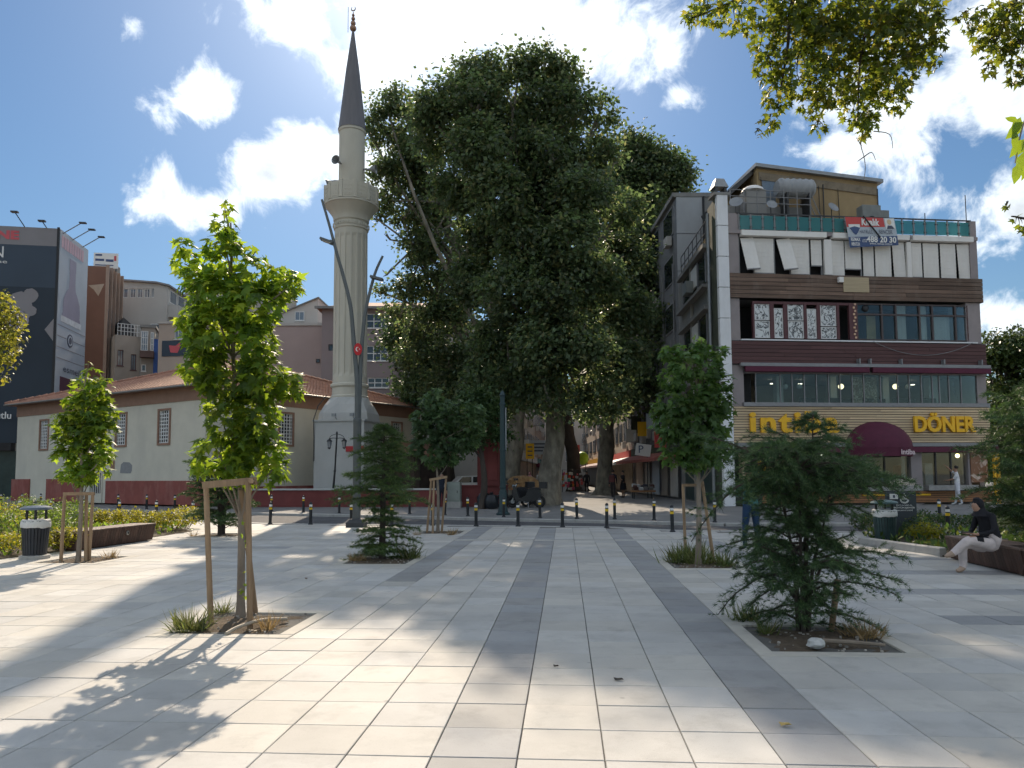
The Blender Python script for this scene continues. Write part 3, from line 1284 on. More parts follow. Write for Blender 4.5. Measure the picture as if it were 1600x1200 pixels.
b.lathe([(r8 * 1.10, z_b), (r8 * 1.12, z_b + .08), (r8 * 1.04, z_b + .16), (r8 * 1.02, z_c - .2), (r8 * 1.12, z_c - .12), (r8 * 1.12, z_c), (r8, z_c + .08)], 32)
b.build('base_ring', M_stone, mina, smooth=True)
# fluted shaft
zs0, zs1 = z_c + .08, zm(362)
b = MB()
NF = 16
def ring_at(z, r, flute):
    out = []
    for k in range(NF):
        for fr, dep in ((.0, 0), (.14, 0), (.2, flute), (.80, flute), (.86, 0)):
            q = 2 * PI * (k + fr) / NF
            out.append(((r - dep) * math.cos(q), (r - dep) * math.sin(q), z))
    return out
lv = [(zs0, 0), (zs0 + .35, 0), (zs0 + .55, .055), (zs1 - .5, .055), (zs1 - .3, 0), (zs1, 0)]
rl = [ring_at(z, r8 * (1 - .03 * (z - zs0) / (zs1 - zs0)), d) for z, d in lv]
n = len(rl[0])
vv = [p for r_ in rl for p in r_]
ff = [(i * n + k, i * n + (k + 1) % n, (i + 1) * n + (k + 1) % n, (i + 1) * n + k) for i in range(len(rl) - 1) for k in range(n)]
b.add(vv, ff)
b.build('shaft', M_stone, mina)
rs = r8 * .97
zb0, zb1 = zm(326), zm(297)
rb_ = rm(41)
b = MB()
b.lathe([(rs, zs1), (rs * 1.06, zs1 + .05), (rs * 1.06, zs1 + .15), (rs * 1.0, zs1 + .2), (rs * 1.0, zm(350)), (rs * 1.08, zm(348)), (rs * 1.10, zm(343)),
         (rs * 1.2, zm(338)), (rs * 1.42, zm(331)), (rb_ * .97, zb0 - .05), (rb_ * 1.0, zb0)], 32)
b.build('corbel', M_stone, mina, smooth=True)
b = MB()
for k in range(40):
    q = 2 * PI * k / 40
    b.box((rs * 1.09 * math.cos(q), rs * 1.09 * math.sin(q), zm(355)), (.05, .06, .16), rz=q)
b.build('dentils', M_stone, mina, kind='stuff')
bal = MB().lathe([(rb_, zb0), (rb_ * 1.03, zb0 + .03), (rb_ * 1.03, zb0 + .12), (rb_ * .98, zb0 + .16), (.3, zb0 + .16)], 32).build('balcony', M_stone, mina, smooth=True)
for k in range(12):
    q0, q1 = 2 * PI * k / 12, 2 * PI * (k + 1) / 12
    qm = (q0 + q1) / 2
    wdt = 2 * rb_ * math.sin(PI / 12)
    x, y = rb_ * math.cos(PI / 12) * math.cos(qm), rb_ * math.cos(PI / 12) * math.sin(qm)
    hgt = zb1 - zb0 - .16
    p = MB()
    p.box((0, 0, 0), (.10, wdt - .12, hgt))
    p.box((.055, 0, 0), (.03, wdt - .3, hgt - .2))
    for rr_ in range(3):
        for cc_ in range(3):
            p.box((.075, (cc_ - 1) * wdt * .22, (rr_ - 1) * hgt * .24), (.02, wdt * .12, hgt * .13), M=Matrix.Rotation(PI / 4, 3, 'X'))
    p.build('parapet_panel', M_stone, bal, loc=(x, y, zb0 + .16 + hgt / 2), rz=qm)
    q = MB()
    q.box((0, 0, 0), (.15, .15, hgt + .08))
    q.build('parapet_post', M_stone, bal, loc=(rb_ * math.cos(q0), rb_ * math.sin(q0), zb0 + .16 + hgt / 2 + .03), rz=q0)
ru = rm(20.5)
zc0 = zm(203)
b = MB()
b.lathe([(ru, zb0 + .1), (ru * .99, zc0 - .25), (ru * 1.06, zc0 - .2), (ru * 1.06, zc0 - .05)], 32)
b.build('upper_shaft', M_stone, mina, smooth=True)
b = MB()
zt = zm(47)
b.lathe([(ru * 1.10, zc0 - .06), (ru * 1.06, zc0 + .06), (ru * .86, zc0 + .22 * (zt - zc0)), (ru * .52, zc0 + .6 * (zt - zc0)), (ru * .12, zt - .25), (.05, zt)], 24)
b.build('cone', M_lead, mina, smooth=True)
b = MB()
zf = zm(12) - zt
b.tube([(0, 0, zt - .2), (0, 0, zt + zf * .8)], .03, 6)
for f_, r_ in ((.08, .2), (.3, .155), (.5, .12), (.66, .09)):
    b.ball((0, 0, zt + zf * f_), r_, 12, 8)
arc = [(.13 * math.sin(q), 0, zt + zf * .86 + .13 - .13 * math.cos(q)) for q in [(-2.6 + 5.2 * i / 12) for i in range(13)]]
b.tube(arc, [.01 + .03 * math.sin(PI * i / 12) for i in range(13)], 6)
b.build('finial', M_gold, mina, smooth=True)
MB().tube([(-.32, 0, zt - .1), (-.32, 0, zt + zf * 1.05)], .018, 5).build('lightning_rod', M_greymetal, mina)


def horn(x, y, z, rz, tilt=0.0, s=1.0):
    b = MB()
    b.lathe([(.06, 0), (.07, .12), (.09, .22), (.15, .36), (.27, .52), (.25, .515), (.12, .35), (.05, .2)], 16)
    M = Matrix.Rotation(PI / 2 + tilt, 3, 'Y')
    b.v = [tuple(M @ Vector(p) * s) for p in b.v]
    b.tube([(-.25 * s, 0, 0), (.05 * s, 0, 0)], .05, 6)
    b.build('loudspeaker', M_greymetal, mina, True, loc=(x, y, z), rz=rz)


horn(ru + .25, -.1, zm(268), R(5))
horn(-ru - .15, -.3, zm(284), R(195), .35)
horn(-ru * .55, -ru * .95, zm(262), R(262))
sg = MB().box((0, -hp - .04, zm(703)), (1.05, .03, .3)).build('street_sign', mat('sign_red', (.42, .03, .035), .5, .1, 4), mina, loc=(.95, 0, 0))
for xx in (-.15, .9):
    MB().tube([(xx, -hp - .35, z_a + .3), (xx, -hp, z_a + .12)], .02, 5).box((xx, -hp - .38, z_a + .32), (.22, .12, .16)).build('floodlight', M_greymetal, mina)
MB().tube([(-1.0, -hp * .62, z_b + .1), (-1.35, -hp * .85, z_a + .9), (-1.45, -hp - .12, z_a + .1), (-1.45, -hp - .03, z_a - .9), (-1.45, -hp - .03, z_a - 2.2)], .03, 6).build('cable', M_darkframe, mina)

# ------------------------------------------------------------------ low wall, gate, cabinet in front of the mosque yard
M_red = mat('red_wall_paint', (.17, .045, .042), .85, .14, 1.4, bump=.12, bscale=30, dirt=.4, dirtcol=(.15, .05, .045))
A, B = AT(388, 790, 37.6), AT(708, 793, 35.4)
A.z = B.z = .1
L = (B - A).length
lw = thing('low_wall', 'long low dark red boundary wall with pale coping before the minaret', 'wall', A, math.atan2(B.y - A.y, B.x - A.x))
MB().span(0, L, -.12, .12, 0, .83).build('wall_body', M_red, lw)
n = 12
for k in range(n):
    MB().bevbox((L * (k + .5) / n, 0, .87), (L / n - .012, .36, .08), .012).build('coping_stone', M_stone2, lw)
A, B = AT(718, 793, 35.3), AT(792, 796, 34.6)
A.z = B.z = .1
L = (B - A).length
gt = thing('gate_pillar', 'tall dark red gate pillar with low red wall beside the plane trees', 'gate', A, math.atan2(B.y - A.y, B.x - A.x))
MB().span(0, L, -.15, .15, 0, 1.0).build('side_wall', M_red, gt)
b = MB()
x0, x1 = 1.22, 2.02
b.span(x0, x1, -.2, .6, 1.0, 4.1)
b.span(x0 - .06, x1 + .06, -.26, .66, 4.1, 4.22)
b.build('pillar', M_red, gt)
b = MB()
b.span(x0 + .3, x1 - .06, -.235, -.2, 1.3, 3.9)
b.build('panel', mat('red_panel', (.19, .05, .045), .85, .12, 1.4), gt)
MB().span(x0 - .35, x0 - .04, .1, .6, 1.0, 3.9).build('side_post', M_red, gt)
MB().bevbox((L / 2, 0, 1.03), (L + .05, .4, .07), .01).build('coping_stone', M_red, gt)

p = AT(710, 793, 34.6)
cb = thing('utility_cabinet', 'grey green metal utility cabinet against the low red wall', 'cabinet', (p.x, 34.6, .1), R(-6))
b = MB()
b.bevbox((0, 0, .76), (.62, .4, .92), .02)
b.build('body', mat('cabinet_paint', (.25, .28, .25), .6, .1, 3, dirt=.3, dirtcol=(.16, .17, .15)), cb)
MB().bevbox((0, 0, .15), (.66, .44, .3), .01).build('base', M_kerb, cb)
MB().span(-.27, .27, -.215, -.2, .38, 1.15).build('door', mat('cabinet_door', (.27, .30, .27), .6, .1, 3), cb)
MB().span(.16, .19, -.235, -.215, .7, .82).build('handle', M_darkframe, cb)

# ------------------------------------------------------------------ four storey commercial building on the right
BO = AT(1148, 790, 33.5)
BO.z = GZ
BF = Frame(BO, R(6.2))
BW = BF.U(1545, 690)
com = BF.root('commercial_building', 'worn four storey restaurant building with wood cladding and white shutters', 'building')


def bz(py, px=1345):
    return BF.Z(px, py)


def bu(px, py=560):
    return BF.U(px, py)


M_conc = mat('grey_concrete', (.24, .235, .225), .9, .12, .9, bump=.2, bscale=20, dirt=.5, dirtcol=(.13, .125, .115))
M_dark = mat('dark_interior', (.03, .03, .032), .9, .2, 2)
M_inter = mat('interior_wall', (.30, .28, .25), .9, .2, .7)
M_pier = mat('mauve_grey_pier', (.29, .255, .255), .8, .08, 1.5, dirt=.3, dirtcol=(.16, .14, .14))
M_whitepanel = mat('white_panel', (.70, .71, .73), .55, .05, 1.2, dirt=.45, dirtcol=(.38, .37, .35))
M_green = mat('dark_green_side', (.075, .085, .06), .9, .3, 1.2, dirt=.5, dirtcol=(.12, .12, .11))  # dark green with random grey patches, for the pilaster return and some signs
M_wooddk = mat('weathered_boards', (.15, .10, .075), .8, .35, 1.6, bump=.4, bscale=30, stretch=(.35, 4, 6), island=.30, dirt=.55, dirtcol=(.24, .20, .165))
M_woodred = mat('red_brown_boards', (.095, .045, .045), .7, .18, 2, bump=.2, bscale=30, stretch=(.35, 4, 6), island=.12)
M_slat = mat('pale_wood_slats', (.62, .48, .31), .7, .16, 2, bump=.2, bscale=30, stretch=(.3, 4, 6), island=.16)
M_slat2 = mat('orange_wood_slats', (.33, .16, .075), .65, .18, 2, stretch=(.3, 4, 6), island=.18)
M_maroon = mat('maroon_awning', (.09, .014, .036), .75, .12, 3, bump=.1, bscale=60)
M_alu = mat('grey_aluminium', (.24, .24, .25), .45, .08, 4, metal=.3)
M_shut = mat('white_shutter', (.74, .72, .69), .55, .05, 1.5, dirt=.45, dirtcol=(.56, .52, .46))
M_yellow = mat('yellow_letters', (.85, .47, .02), .45, .06, 4)
M_ochre = mat('ochre_render', (.33, .24, .13), .9, .14, 1.0, bump=.2, bscale=20, dirt=.55, dirtcol=(.20, .15, .10))
M_teal = glass_mat('teal_railing_glass', (.45, .75, .75), .05, .55, (.09, .27, .28))
M_glass = glass_mat('clear_window_glass', (.82, .88, .88))
M_blackmetal = mat('black_metal', (.02, .02, .022), .5, .1, 5)

BD = 9.0
SK = BD * math.tan(R(8.0))
zroof = bz(368)
PW = bu(1125, 600)          # left edge of the white pilaster (negative)
lv = {'g': (0, bz(700)), 'f1': (bz(640), bz(578)), 'f2': (bz(540), bz(470)), 'f3': (bz(433), bz(372))}
# shell: slabs, side and back walls
b = MB()
for z0, z1 in ((bz(707) + .02, bz(640) - .05), (bz(582), bz(536) - .05), (bz(470), bz(434) - .02), (bz(372), zroof + .12)):
    b.prism([(PW + .12, .30), (BW - .03, .30), (BW - .03, BD), (PW + SK, BD)], z0, z1)
b.build('floor_slabs', M_conc, com)
b = MB()
zt = zroof + .1
b.prism([(PW + .03, .02), (PW + .3, .28), (PW + SK + .3, BD), (PW + SK, BD)], 0, zt)
b.build('side_wall', M_conc, com, label='grimy concrete side wall facing the street')
MB().prism([(BW - .28, .35), (BW - .02, .35), (BW - .02, BD), (BW - .28, BD)], 0, zt).build('end_wall', M_pier, com)
MB().span(PW + SK, BW, BD, BD + .25, 0, zt).build('back_wall', M_conc, com)
MB().span(PW + .6, BW - .3, 5.2, 5.3, 0, bz(372)).build('inner_partition', M_inter, com)
MB().span(PW + .3, BW - .3, .4, BD - .1, -.02, .02).build('ground_floor', M_conc, com)
# corner piers
for (pa, pb_, ya, yb) in ((1148, 1157, 632, 374), (1151, 1163, 636, 581)):
    pass
for f, (y0, y1, xl, xr) in {'f1': (637, 571, 1163, 1528), 'f2': (535, 470, 1157, 1511), 'f3': (434, 340, 1155, 1517)}.items():
    MB().span(.02, bu(xl, y0), -.02, .5, bz(y0), bz(y1)).build('pier', M_pier, com)
    MB().span(bu(xr, y0), BW - (.0 if f == 'f1' else .12), -.02, .5, bz(y0), bz(y1)).build('pier', M_pier, com)
# white panelled pilaster
zp = [0]
for k, py in enumerate((690, 642, 594, 546, 498, 450, 402, 354, 306)):
    zp.append(BF.Z(1132, py))
for z0, z1 in zip(zp, zp[1:]):
    MB().bevbox(((PW - .02) / 2, -.06, (z0 + z1) / 2), (-PW - .03, .22, z1 - z0 - .025), .01).build('panel', M_whitepanel, com)
MB().span(PW + .03, -.04, .0, .3, 0, zp[-1] - .05).build('pilaster_core', M_green, com)
MB().prism([(PW - .0, .05), (PW + .03, .05), (PW + .25, 1.5), (PW + .2, 1.5)], 0, zp[-1] - .1).build('dark_green_strip', M_green, com)  # dark green return face of the pilaster
# chimney cap on the pilaster
o = MB().span(PW - .12, .1, -.2, .6, zp[-1] - .02, zp[-1] + .1).build('chimney_cap', M_conc, com)
for xx in (PW + .05, -.05):
    MB().span(xx - .06, xx + .06, -.05, .45, zp[-1] + .1, zp[-1] + .4).build('leg', M_darkframe, o)
MB().box(((PW) / 2, .2, zp[-1] + .62), (.72, .6, .44), taper=(.55, .55)).build('hood', M_greymetal, o)


def boards(y0, y1, rows, segs, m, name, off=-.1, th=.05, gap=.012, x0=None, x1=None, jit=.006, fn=None):
    za, zb = bz(y0), bz(y1)
    x0 = .0 if x0 is None else x0
    x1 = BW if x1 is None else x1
    h = (zb - za) / rows
    for r in range(rows):
        cut = [x0]
        for s in range(1, segs):
            cut.append(x0 + (x1 - x0) * (s + random.uniform(-.3, .3)) / segs)
        cut.append(x1)
        for s in range(segs):
            dy = random.uniform(-jit, jit)
            MB().bevbox(((cut[s] + cut[s + 1]) / 2, off + dy, za + h * (r + .5)), (cut[s + 1] - cut[s] - .008, th, h - gap), .008).build(name, m, com)


# backing behind the claddings
for y0, y1, m in ((470, 432, M_blackmetal), (572, 535, M_blackmetal), (692, 636, M_wooddk), (787, 767, M_blackmetal)):
    MB().span(.01, BW - .02, -.075, .30, bz(y0), bz(y1)).build('cladding_backing', m, com)
boards(470, 432, 6, 4, M_wooddk, 'plank', off=-.10, gap=.018)
boards(571, 536, 6, 4, M_woodred, 'plank', off=-.10, gap=.015)
boards(692, 636, 14, 2, M_slat, 'slat', off=-.10, gap=.035, th=.06)
boards(786, 768, 5, 2, M_slat2, 'slat', off=-.10, gap=.02, x0=bu(1190, 780))
# pale replaced boards and a light box on the dark cladding
MB().span(bu(1315, 450), bu(1355, 450), -.16, -.13, bz(458), bz(435)).build('board_patch', mat('pale_boards', (.42, .34, .22), .7, .15, 2, stretch=(.3, 4, 9)), com)
MB().span(bu(1306, 440), bu(1313, 440), -.3, -.13, bz(444), bz(436)).build('flood_light', M_shut, com)
# trims, sills and valances
MB().span(.35, BW + .05, -.32, -.125, bz(575), bz(570)).build('awning_cassette', M_alu, com)
for x0, x1 in ((bu(1160, 575), bu(1352, 575)), (bu(1357, 575), BW + .02)):
    MB().prism([(-.34, bz(575.5)), (-.36, bz(583)), (-.30, bz(584)), (-.14, bz(575.5))], x0, x1, 'x').build('awning_valance', M_maroon, com)
for px in (1337, 1354, 1402, 1468, 1526):
    MB().span(bu(px, 566) - .03, bu(px, 566) + .03, -.36, -.126, bz(570) + .005, bz(562)).build('bracket', M_alu, com)
MB().span(bu(1160, 632), BW + .0, -.2, .12, bz(636), bz(630)).build('window_sill', M_alu, com)
MB().span(.1, BW + .2, -.3, -.02, bz(698), bz(692.5)).build('fascia_trim', M_alu, com)
for x0, x1 in ((bu(1155, 700), bu(1318, 700)), (bu(1413, 700), BW + .25)):
    MB().prism([(-.32, bz(698.5)), (-.36, bz(707)), (-.30, bz(707.5)), (-.1, bz(698.5))], x0, x1, 'x').build('awning_valance', M_maroon, com)
MB().span(bu(1157, 533), bu(1524, 533), -.16, -.02, bz(535), bz(533)).build('ledge', M_whitepanel, com)

# third floor: beams and shutters
for x0, x1 in ((1156, 1288), (1298, 1417), (1422, 1516)):
    MB().span(bu(x0, 370), bu(x1, 370), -.22, .1, bz(375), bz(367)).build('lintel_beam', M_shut, com)
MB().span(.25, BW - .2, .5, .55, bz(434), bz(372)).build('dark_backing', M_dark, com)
sh = [(1157, 1178, 428, -5, 1), (1178, 1209, 429.5, 0, 0), (1213, 1235, 427, -7, 1), (1235, 1264, 430, 0, 0), (1267, 1284, 416, 0, 0), (1286, 1298, 431, 0, 2),
      (1299, 1319, 431, 0, 0), (1320, 1345, 420, 0, 0), (1348, 1365, 431, 0, 0), (1367, 1392, 431, 0, 0), (1394, 1413, 431, -2, 0), (1414.5, 1422, 432, 0, 2),
      (1424, 1440, 430, 0, 0), (1442, 1466, 432, 0, 0), (1469, 1493, 432, 0, 0), (1495, 1515, 432, -2.5, 0)]
for x0, x1, yb, tilt, kd in sh:
    u0, u1 = bu(x0, 376), bu(x1, 376)
    za, zb = bz(yb), bz(376.5)
    w, h = u1 - u0 - .02, zb - za
    b = MB()
    if kd == 2:
        b.span(-w / 2, w / 2, -.05, .1, -h, 0)
        b.build('post', M_shut, com, loc=((u0 + u1) / 2, -.02, zb))
        continue
    n = max(6, int(h / .085))
    for k in range(n):
        z = -h * (k + .5) / n
        b.box((0, -.01 * (k % 2), z), (w, .03, h / n * .96), M=Matrix.Rotation(R(8), 3, 'X'))
    o = b.build('shutter', M_shut, com, loc=((u0 + u1) / 2, .06, zb))
    MB().span(-w / 2, w / 2, -.035, .03, -h - .05, -h).build('bottom_rail', M_greyframe, o)
    if tilt:
        o.rotation_euler = (R(-13) if kd else 0, R(tilt), 0)
for x0, x1, *_ in sh:
    pass
for px in (1156, 1179, 1211, 1236, 1265.5, 1285, 1298.5, 1319.5, 1346.5, 1366, 1393, 1423, 1441, 1467.5, 1494, 1516):
    MB().span(bu(px, 400) - .03, bu(px, 400) + .03, .08, .16, bz(433), bz(375)).build('mullion', M_greyframe, com)

# roof terrace railing with teal glass
NR = 20
ra, rb2 = bu(1154, 352), bu(1514, 352)
zr0, zr1 = bz(367), bz(341)
MB().span(ra - .1, rb2 + .06, -.06, .0, zr1, zr1 + .06).build('handrail', M_darkframe, com)
MB().span(0.02, BW - .12, -.1, .3, zroof - .1, zr0 + .03).build('parapet', M_pier, com)
for k in range(NR + 1):
    x = ra + (rb2 - ra) * k / NR
    MB().span(x - .025, x + .025, -.06, -.01, zr0 + .03, zr1).build('railing_post', M_greyframe, com)
    if k < NR:
        p = MB().span(x + .05, x + (rb2 - ra) / NR - .05, -.045, -.03, zr0 + .09, zr1 - .06)
        p.build('railing_glass', M_teal, com)
        c = MB()
        for zz in (zr0 + .2, zr1 - .2):
            for xx in (x + .05, x + (rb2 - ra) / NR - .05):
                c.span(xx - .03, xx + .03, -.065, -.02, zz - .025, zz + .025)
        c.build('clamps', M_darkframe, com, kind='stuff')

# roof top house, awning, tank
PH = 3.2
def pz(px, py, off=PH):
    return BF.hit(px, py, off)
(xa, za), (xb, zb), (xc, zc), (xd, zd) = pz(1182, 262), pz(1371, 287), pz(1373, 350), pz(1182, 350)
zd = zc = zroof + .1
MB().prism([(xa, zd), (xc, zd), (xc, zb), (xa, za)], PH, PH + 4.2, 'y').build('penthouse', M_ochre, com, label='ochre rendered rooftop room with sloping roof')
MB().prism([(xa - .15, za - .02), (xc + .2, zb - .02), (xc + .2, zb + .16), (xa - .15, za + .16)], PH - .25, PH + 4.4, 'y').build('penthouse_roof', M_greymetal, com)
MB().prism([(xa + .1, za - .25), (xc - .05, zb - .25), (xc - .05, zb - .65), (xa + .1, za - .65)], PH - .06, PH - .002, 'y').build('roof_fascia', mat('dirty_fascia', (.22, .18, .13), .9, .3, 2), com)
x1, z1 = pz(1190, 276)
x2, z2 = pz(1212, 318)
MB().span(x1, x2, PH - .03, PH - .005, z2, z1).build('window', M_pane_lt, com)
ax, az_ = pz(1135, 300)
MB().prism([(ax, az_), (xa, za + .1), (xa, za - .15), (ax + .1, az_ - .25)], PH + .3, PH + 3.6, 'y').build('canvas_canopy', M_darkframe, com)
tx, tz = pz(1213, 294, 2.2)
tx2, tz2 = pz(1270, 297, 2.2)
b = MB()
rad = .48
pts, rds = [], []
nseg = 24
for k in range(nseg + 1):
    f = k / nseg
    pts.append((tx + (tx2 - tx) * f, 2.2, tz))
    e = min(f, 1 - f) * nseg
    rds.append(rad * (min(1, .78 + .11 * e)) * (1 + .035 * (1 if (k // 2) % 2 else -1)))
b.tube(pts, rds, 16)
tk = b.build('water_tank', mat('grey_plastic_tank', (.30, .31, .32), .6, .08, 2, dirt=.4, dirtcol=(.2, .2, .2)), com, True)
for f in (.2, .8):
    x = tx + (tx2 - tx) * f
    MB().span(x - .05, x + .05, 1.8, 2.6, zroof + .1, tz - rad * .7).build('cradle', M_darkframe, tk)
# scaffold railing in front of the tank
b = MB()
zt0, zt1 = BF.Z(1200, 318, 1.4), BF.Z(1200, 298, 1.4)
sx0, sx1 = BF.U(1141, 310, 1.4), BF.U(1266, 310, 1.4)
for k in range(7):
    x = sx0 + (sx1 - sx0) * k / 6
    b.tube([(x, 1.4, zroof), (x, 1.4, zt1)], .025, 5)
for zz in (zt0, (zt0 + zt1) / 2, zt1):
    b.tube([(sx0, 1.4, zz), (sx1, 1.4, zz)], .025, 5)
b.tube([(sx1, 1.4, zt1), (sx1 + 1.1, 1.4, zroof)], .025, 5)
b.tube([(sx1, 1.4, zt0), (sx1 + .9, 1.4, zroof)], .025, 5)
b.build('scaffold_rail', M_greyframe, com)
dx, dz = BF.hit(1176, 300, 1.8)
MB().lathe([(.55, 0), (.5, .12), (.35, .22), (.12, .28), (.01, .29)], 16, (dx, 1.8, dz)).build('vent_cowl', M_shut, com, True)
MB().span(dx - .5, dx + .5, 1.4, 2.2, zroof + .1, dz - .0).build('vent_box', M_conc, com)
MB().span(dx - 1.3, dx + 3.0, 2.5, 2.9, zroof + .1, BF.Z(1180, 322, 2.5)).build('roof_curb', M_conc, com)
for (x0, x1, y0, y1) in ((1347, 1375, 340, 321), (1376, 1388, 341, 329)):
    u0, z0 = BF.hit(x0, y0, 1.0)
    u1, z1 = BF.hit(x1, y1, 1.0)
    o = MB().bevbox(((u0 + u1) / 2, 1.2, (zroof + .3 + z1) / 2), (u1 - u0, .5, z1 - zroof - .3), .02).build('air_conditioner', mat('ac_grey', (.20, .21, .20), .6, .15, 3), com)
    MB().lathe([(.24 if x1 == 1375 else .12, 0), (.22 if x1 == 1375 else .1, .04), (.05, .04), (.01, .05)], 14).build('fan_grille', M_blackmetal, o, loc=((u0 + u1) / 2, .945, (zroof + .3 + z1) / 2)).rotation_euler = (PI / 2, 0, 0)
ux, uz = BF.hit(1366, 290, PH)
o = MB().span(ux - .14, ux + .14, PH + .3, PH + .6, uz - .5, uz + .35).build('chimney', M_ochre, com)
MB().span(ux - .22, ux + .22, PH + .22, PH + .68, uz + .35, uz + .45).build('cap', M_conc, o)
for px, py in ((1508, 305), (1445, 333)):
    u, z = BF.hit(px, py, .1)
    MB().tube([(u, .1, zroof), (u, .1, z)], .022, 5).build('antenna', M_darkframe, com)
# drain pipes and cables on the penthouse wall
b = MB()
for px, y0, y1 in ((1286, 288, 340), (1371, 295, 330)):
    u, z0 = BF.hit(px, y0, PH - .08)
    b.tube([(u, PH - .08, z0), (u, PH - .08, zroof + .1)], .03, 5)
b.build('drain_pipe', M_darkframe, com, kind='stuff')

# dishes, pots and odds and ends on the roof terrace
for k, (px, py, off, rr_) in enumerate(((1150, 318, 1.0, .32), (1205, 322, .9, .26), (1300, 326, 2.4, .30))):
    u, z = BF.hit(px, py, off)
    o = MB().lathe([(.02, 0), (rr_ * .5, .03), (rr_, .12), (rr_ * .97, .125), (rr_ * .5, .045)], 16).build('satellite_dish', M_greymetal, com, True, loc=(u, off, z))
    o.rotation_euler = (R(62), 0, R(-25 + 20 * k))
    MB().tube([(u, off + .05, zroof), (u, off + .05, z)], .025, 5).build('dish_mast', M_darkframe, com)
rr = random.Random(11)
for k in range(9):
    u = BF.U(1150 + 24 * k, 330, .7)
    h_ = rr.uniform(.25, .7)
    MB().bevbox((u, .7 + rr.uniform(-.1, .3), zroof + .12 + h_ / 2), (rr.uniform(.3, .8), .3, h_), .03).build('roof_clutter', mat('clutter_%d' % (k % 4), ((.2, .19, .18), (.08, .08, .08), (.33, .30, .27), (.12, .09, .07))[k % 4], .8, .3, 3), com)
for k in range(5):
    u0, u1 = BF.U(1190 + 30 * k, 300, PH - .1), BF.U(1205 + 33 * k, 300, PH - .1)
    MB().tube([(u0, PH - .06, za - .5 - .12 * k), (u0 + .05, PH - .06, zroof + 1.0), (u1, PH - .3, zroof + .2)], .018, 5).build('roof_cable', M_blackmetal, com)

# banner over the railing
BNF = -.34
M_bred = mat('banner_red', (.52, .07, .065), .6, .05, 3)
M_bblue = mat('banner_blue', (.055, .09, .20), .6, .05, 3)
M_bgrey = mat('banner_white', (.42, .47, .52), .6, .04, 3)
M_bwhite = mat('print_white', (.74, .74, .72), .6, .03, 3)
M_ink = mat('print_ink', (.07, .08, .12), .6, .05, 3)
c0 = BF.hit(1320, 339, BNF)
c1 = BF.hit(1397, 341, BNF)
c2 = BF.hit(1404, 383, BNF)
c3 = BF.hit(1328, 387, BNF)
def bn(u, v, d=0.0):
    """banner coordinates 0..1 across and down."""
    x = (c0[0] * (1 - u) + c1[0] * u) * (1 - v) + (c3[0] * (1 - u) + c2[0] * u) * v
    z = (c0[1] * (1 - u) + c1[1] * u) * (1 - v) + (c3[1] * (1 - u) + c2[1] * u) * v
    bow = -.018 * math.sin(PI * min(1, v)) - .008 * math.sin(6 * u)
    return (x, BNF + bow - d, z)
ban = thing('rental_banner', 'red white and blue rental banner hung over the roof terrace railing', 'banner', BF.o, BF.a)
def bpatch(u0, u1, v0, v1, d, m, name, nu=10, nv=5, par=None):
    mb = MB()
    P = [[bn(u0 + (u1 - u0) * i / nu, v0 + (v1 - v0) * j / nv, d) for i in range(nu + 1)] for j in range(nv + 1)]
    vs = [p for r_ in P for p in r_]
    mb.add(vs, [(j * (nu + 1) + i, j * (nu + 1) + i + 1, (j + 1) * (nu + 1) + i + 1, (j + 1) * (nu + 1) + i) for j in range(nv) for i in range(nu)])
    if d < .004:
        mb.add([(x, y + .012, z) for x, y, z in vs], [(j * (nu + 1) + i, j * (nu + 1) + i + 1, (j + 1) * (nu + 1) + i + 1, (j + 1) * (nu + 1) + i) for j in range(nv) for i in range(nu)])
    return mb.build(name, m, par or ban)
sheet = bpatch(0, 1, 0, 1, 0, M_bgrey, 'sheet', 16, 10)
bpatch(0, .78, 0, .33, .006, M_bred, 'red_field')
bpatch(0, 1, .66, 1, .006, M_bblue, 'blue_field')
def disc(cu, cv, ru_, rv_, m, d, a0=0, a1=2 * PI, name='emblem'):
    mb = MB()
    pts = [bn(cu + ru_ * math.cos(a0 + (a1 - a0) * k / 20), cv + rv_ * math.sin(a0 + (a1 - a0) * k / 20), d) for k in range(20 if a1 - a0 > 6 else 21)]
    mb.add(pts, [tuple(range(len(pts)))])
    return mb.build(name, m, ban)
disc(.155, .28, .115, .24, M_bwhite, .010)
disc(.155, .24, .115, .2, M_bred, .014, PI, 2 * PI)
mb = MB()
mb.add([bn(.045, .36, .014), bn(.155, .31, .014), bn(.265, .36, .014), bn(.2, .53, .014), bn(.155, .6, .014), bn(.11, .53, .014)], [(0, 1, 2, 3, 4, 5)])
mb.build('emblem', M_bblue, ban)
bw, bh = c1[0] - c0[0], c0[1] - c3[1]
def btext(s, u, v, w, h, m, **kw):
    p = bn(u, v, .035)
    return lettering(s, .3, m, ban, p, fit=(w * bw, h * bh), **kw)
btext('Kiralık', .49, .17, .36, .23, M_bwhite, offset=.012)
btext('HAYRULL', .37, .50, .26, .12, M_ink)
btext('SENCER', .77, .51, .28, .13, M_ink)
btext('RE/MAX', .13, .745, .19, .12, M_bwhite, offset=.008)
btext('MENTOR', .12, .90, .17, .11, M_bwhite, offset=.008)
btext('0216', .305, .80, .06, .16, M_bwhite).rotation_euler = (PI / 2, -PI / 2, 0)
btext('488 20 30', .66, .78, .60, .20, M_bwhite, offset=.008)
btext('www.remax.com.tr', .64, .93, .46, .06, M_bwhite)
bpatch(.80, .985, .02, .40, .008, M_bwhite, 'portrait_ground', 4, 4)
disc(.88, .15, .045, .10, M_slat, .014, name='portrait')
mb = MB()
mb.add([bn(.81, .40, .014), bn(.84, .28, .014), bn(.92, .28, .014), bn(.97, .40, .014)], [(0, 1, 2, 3)])
mb.build('portrait', M_ink, ban)
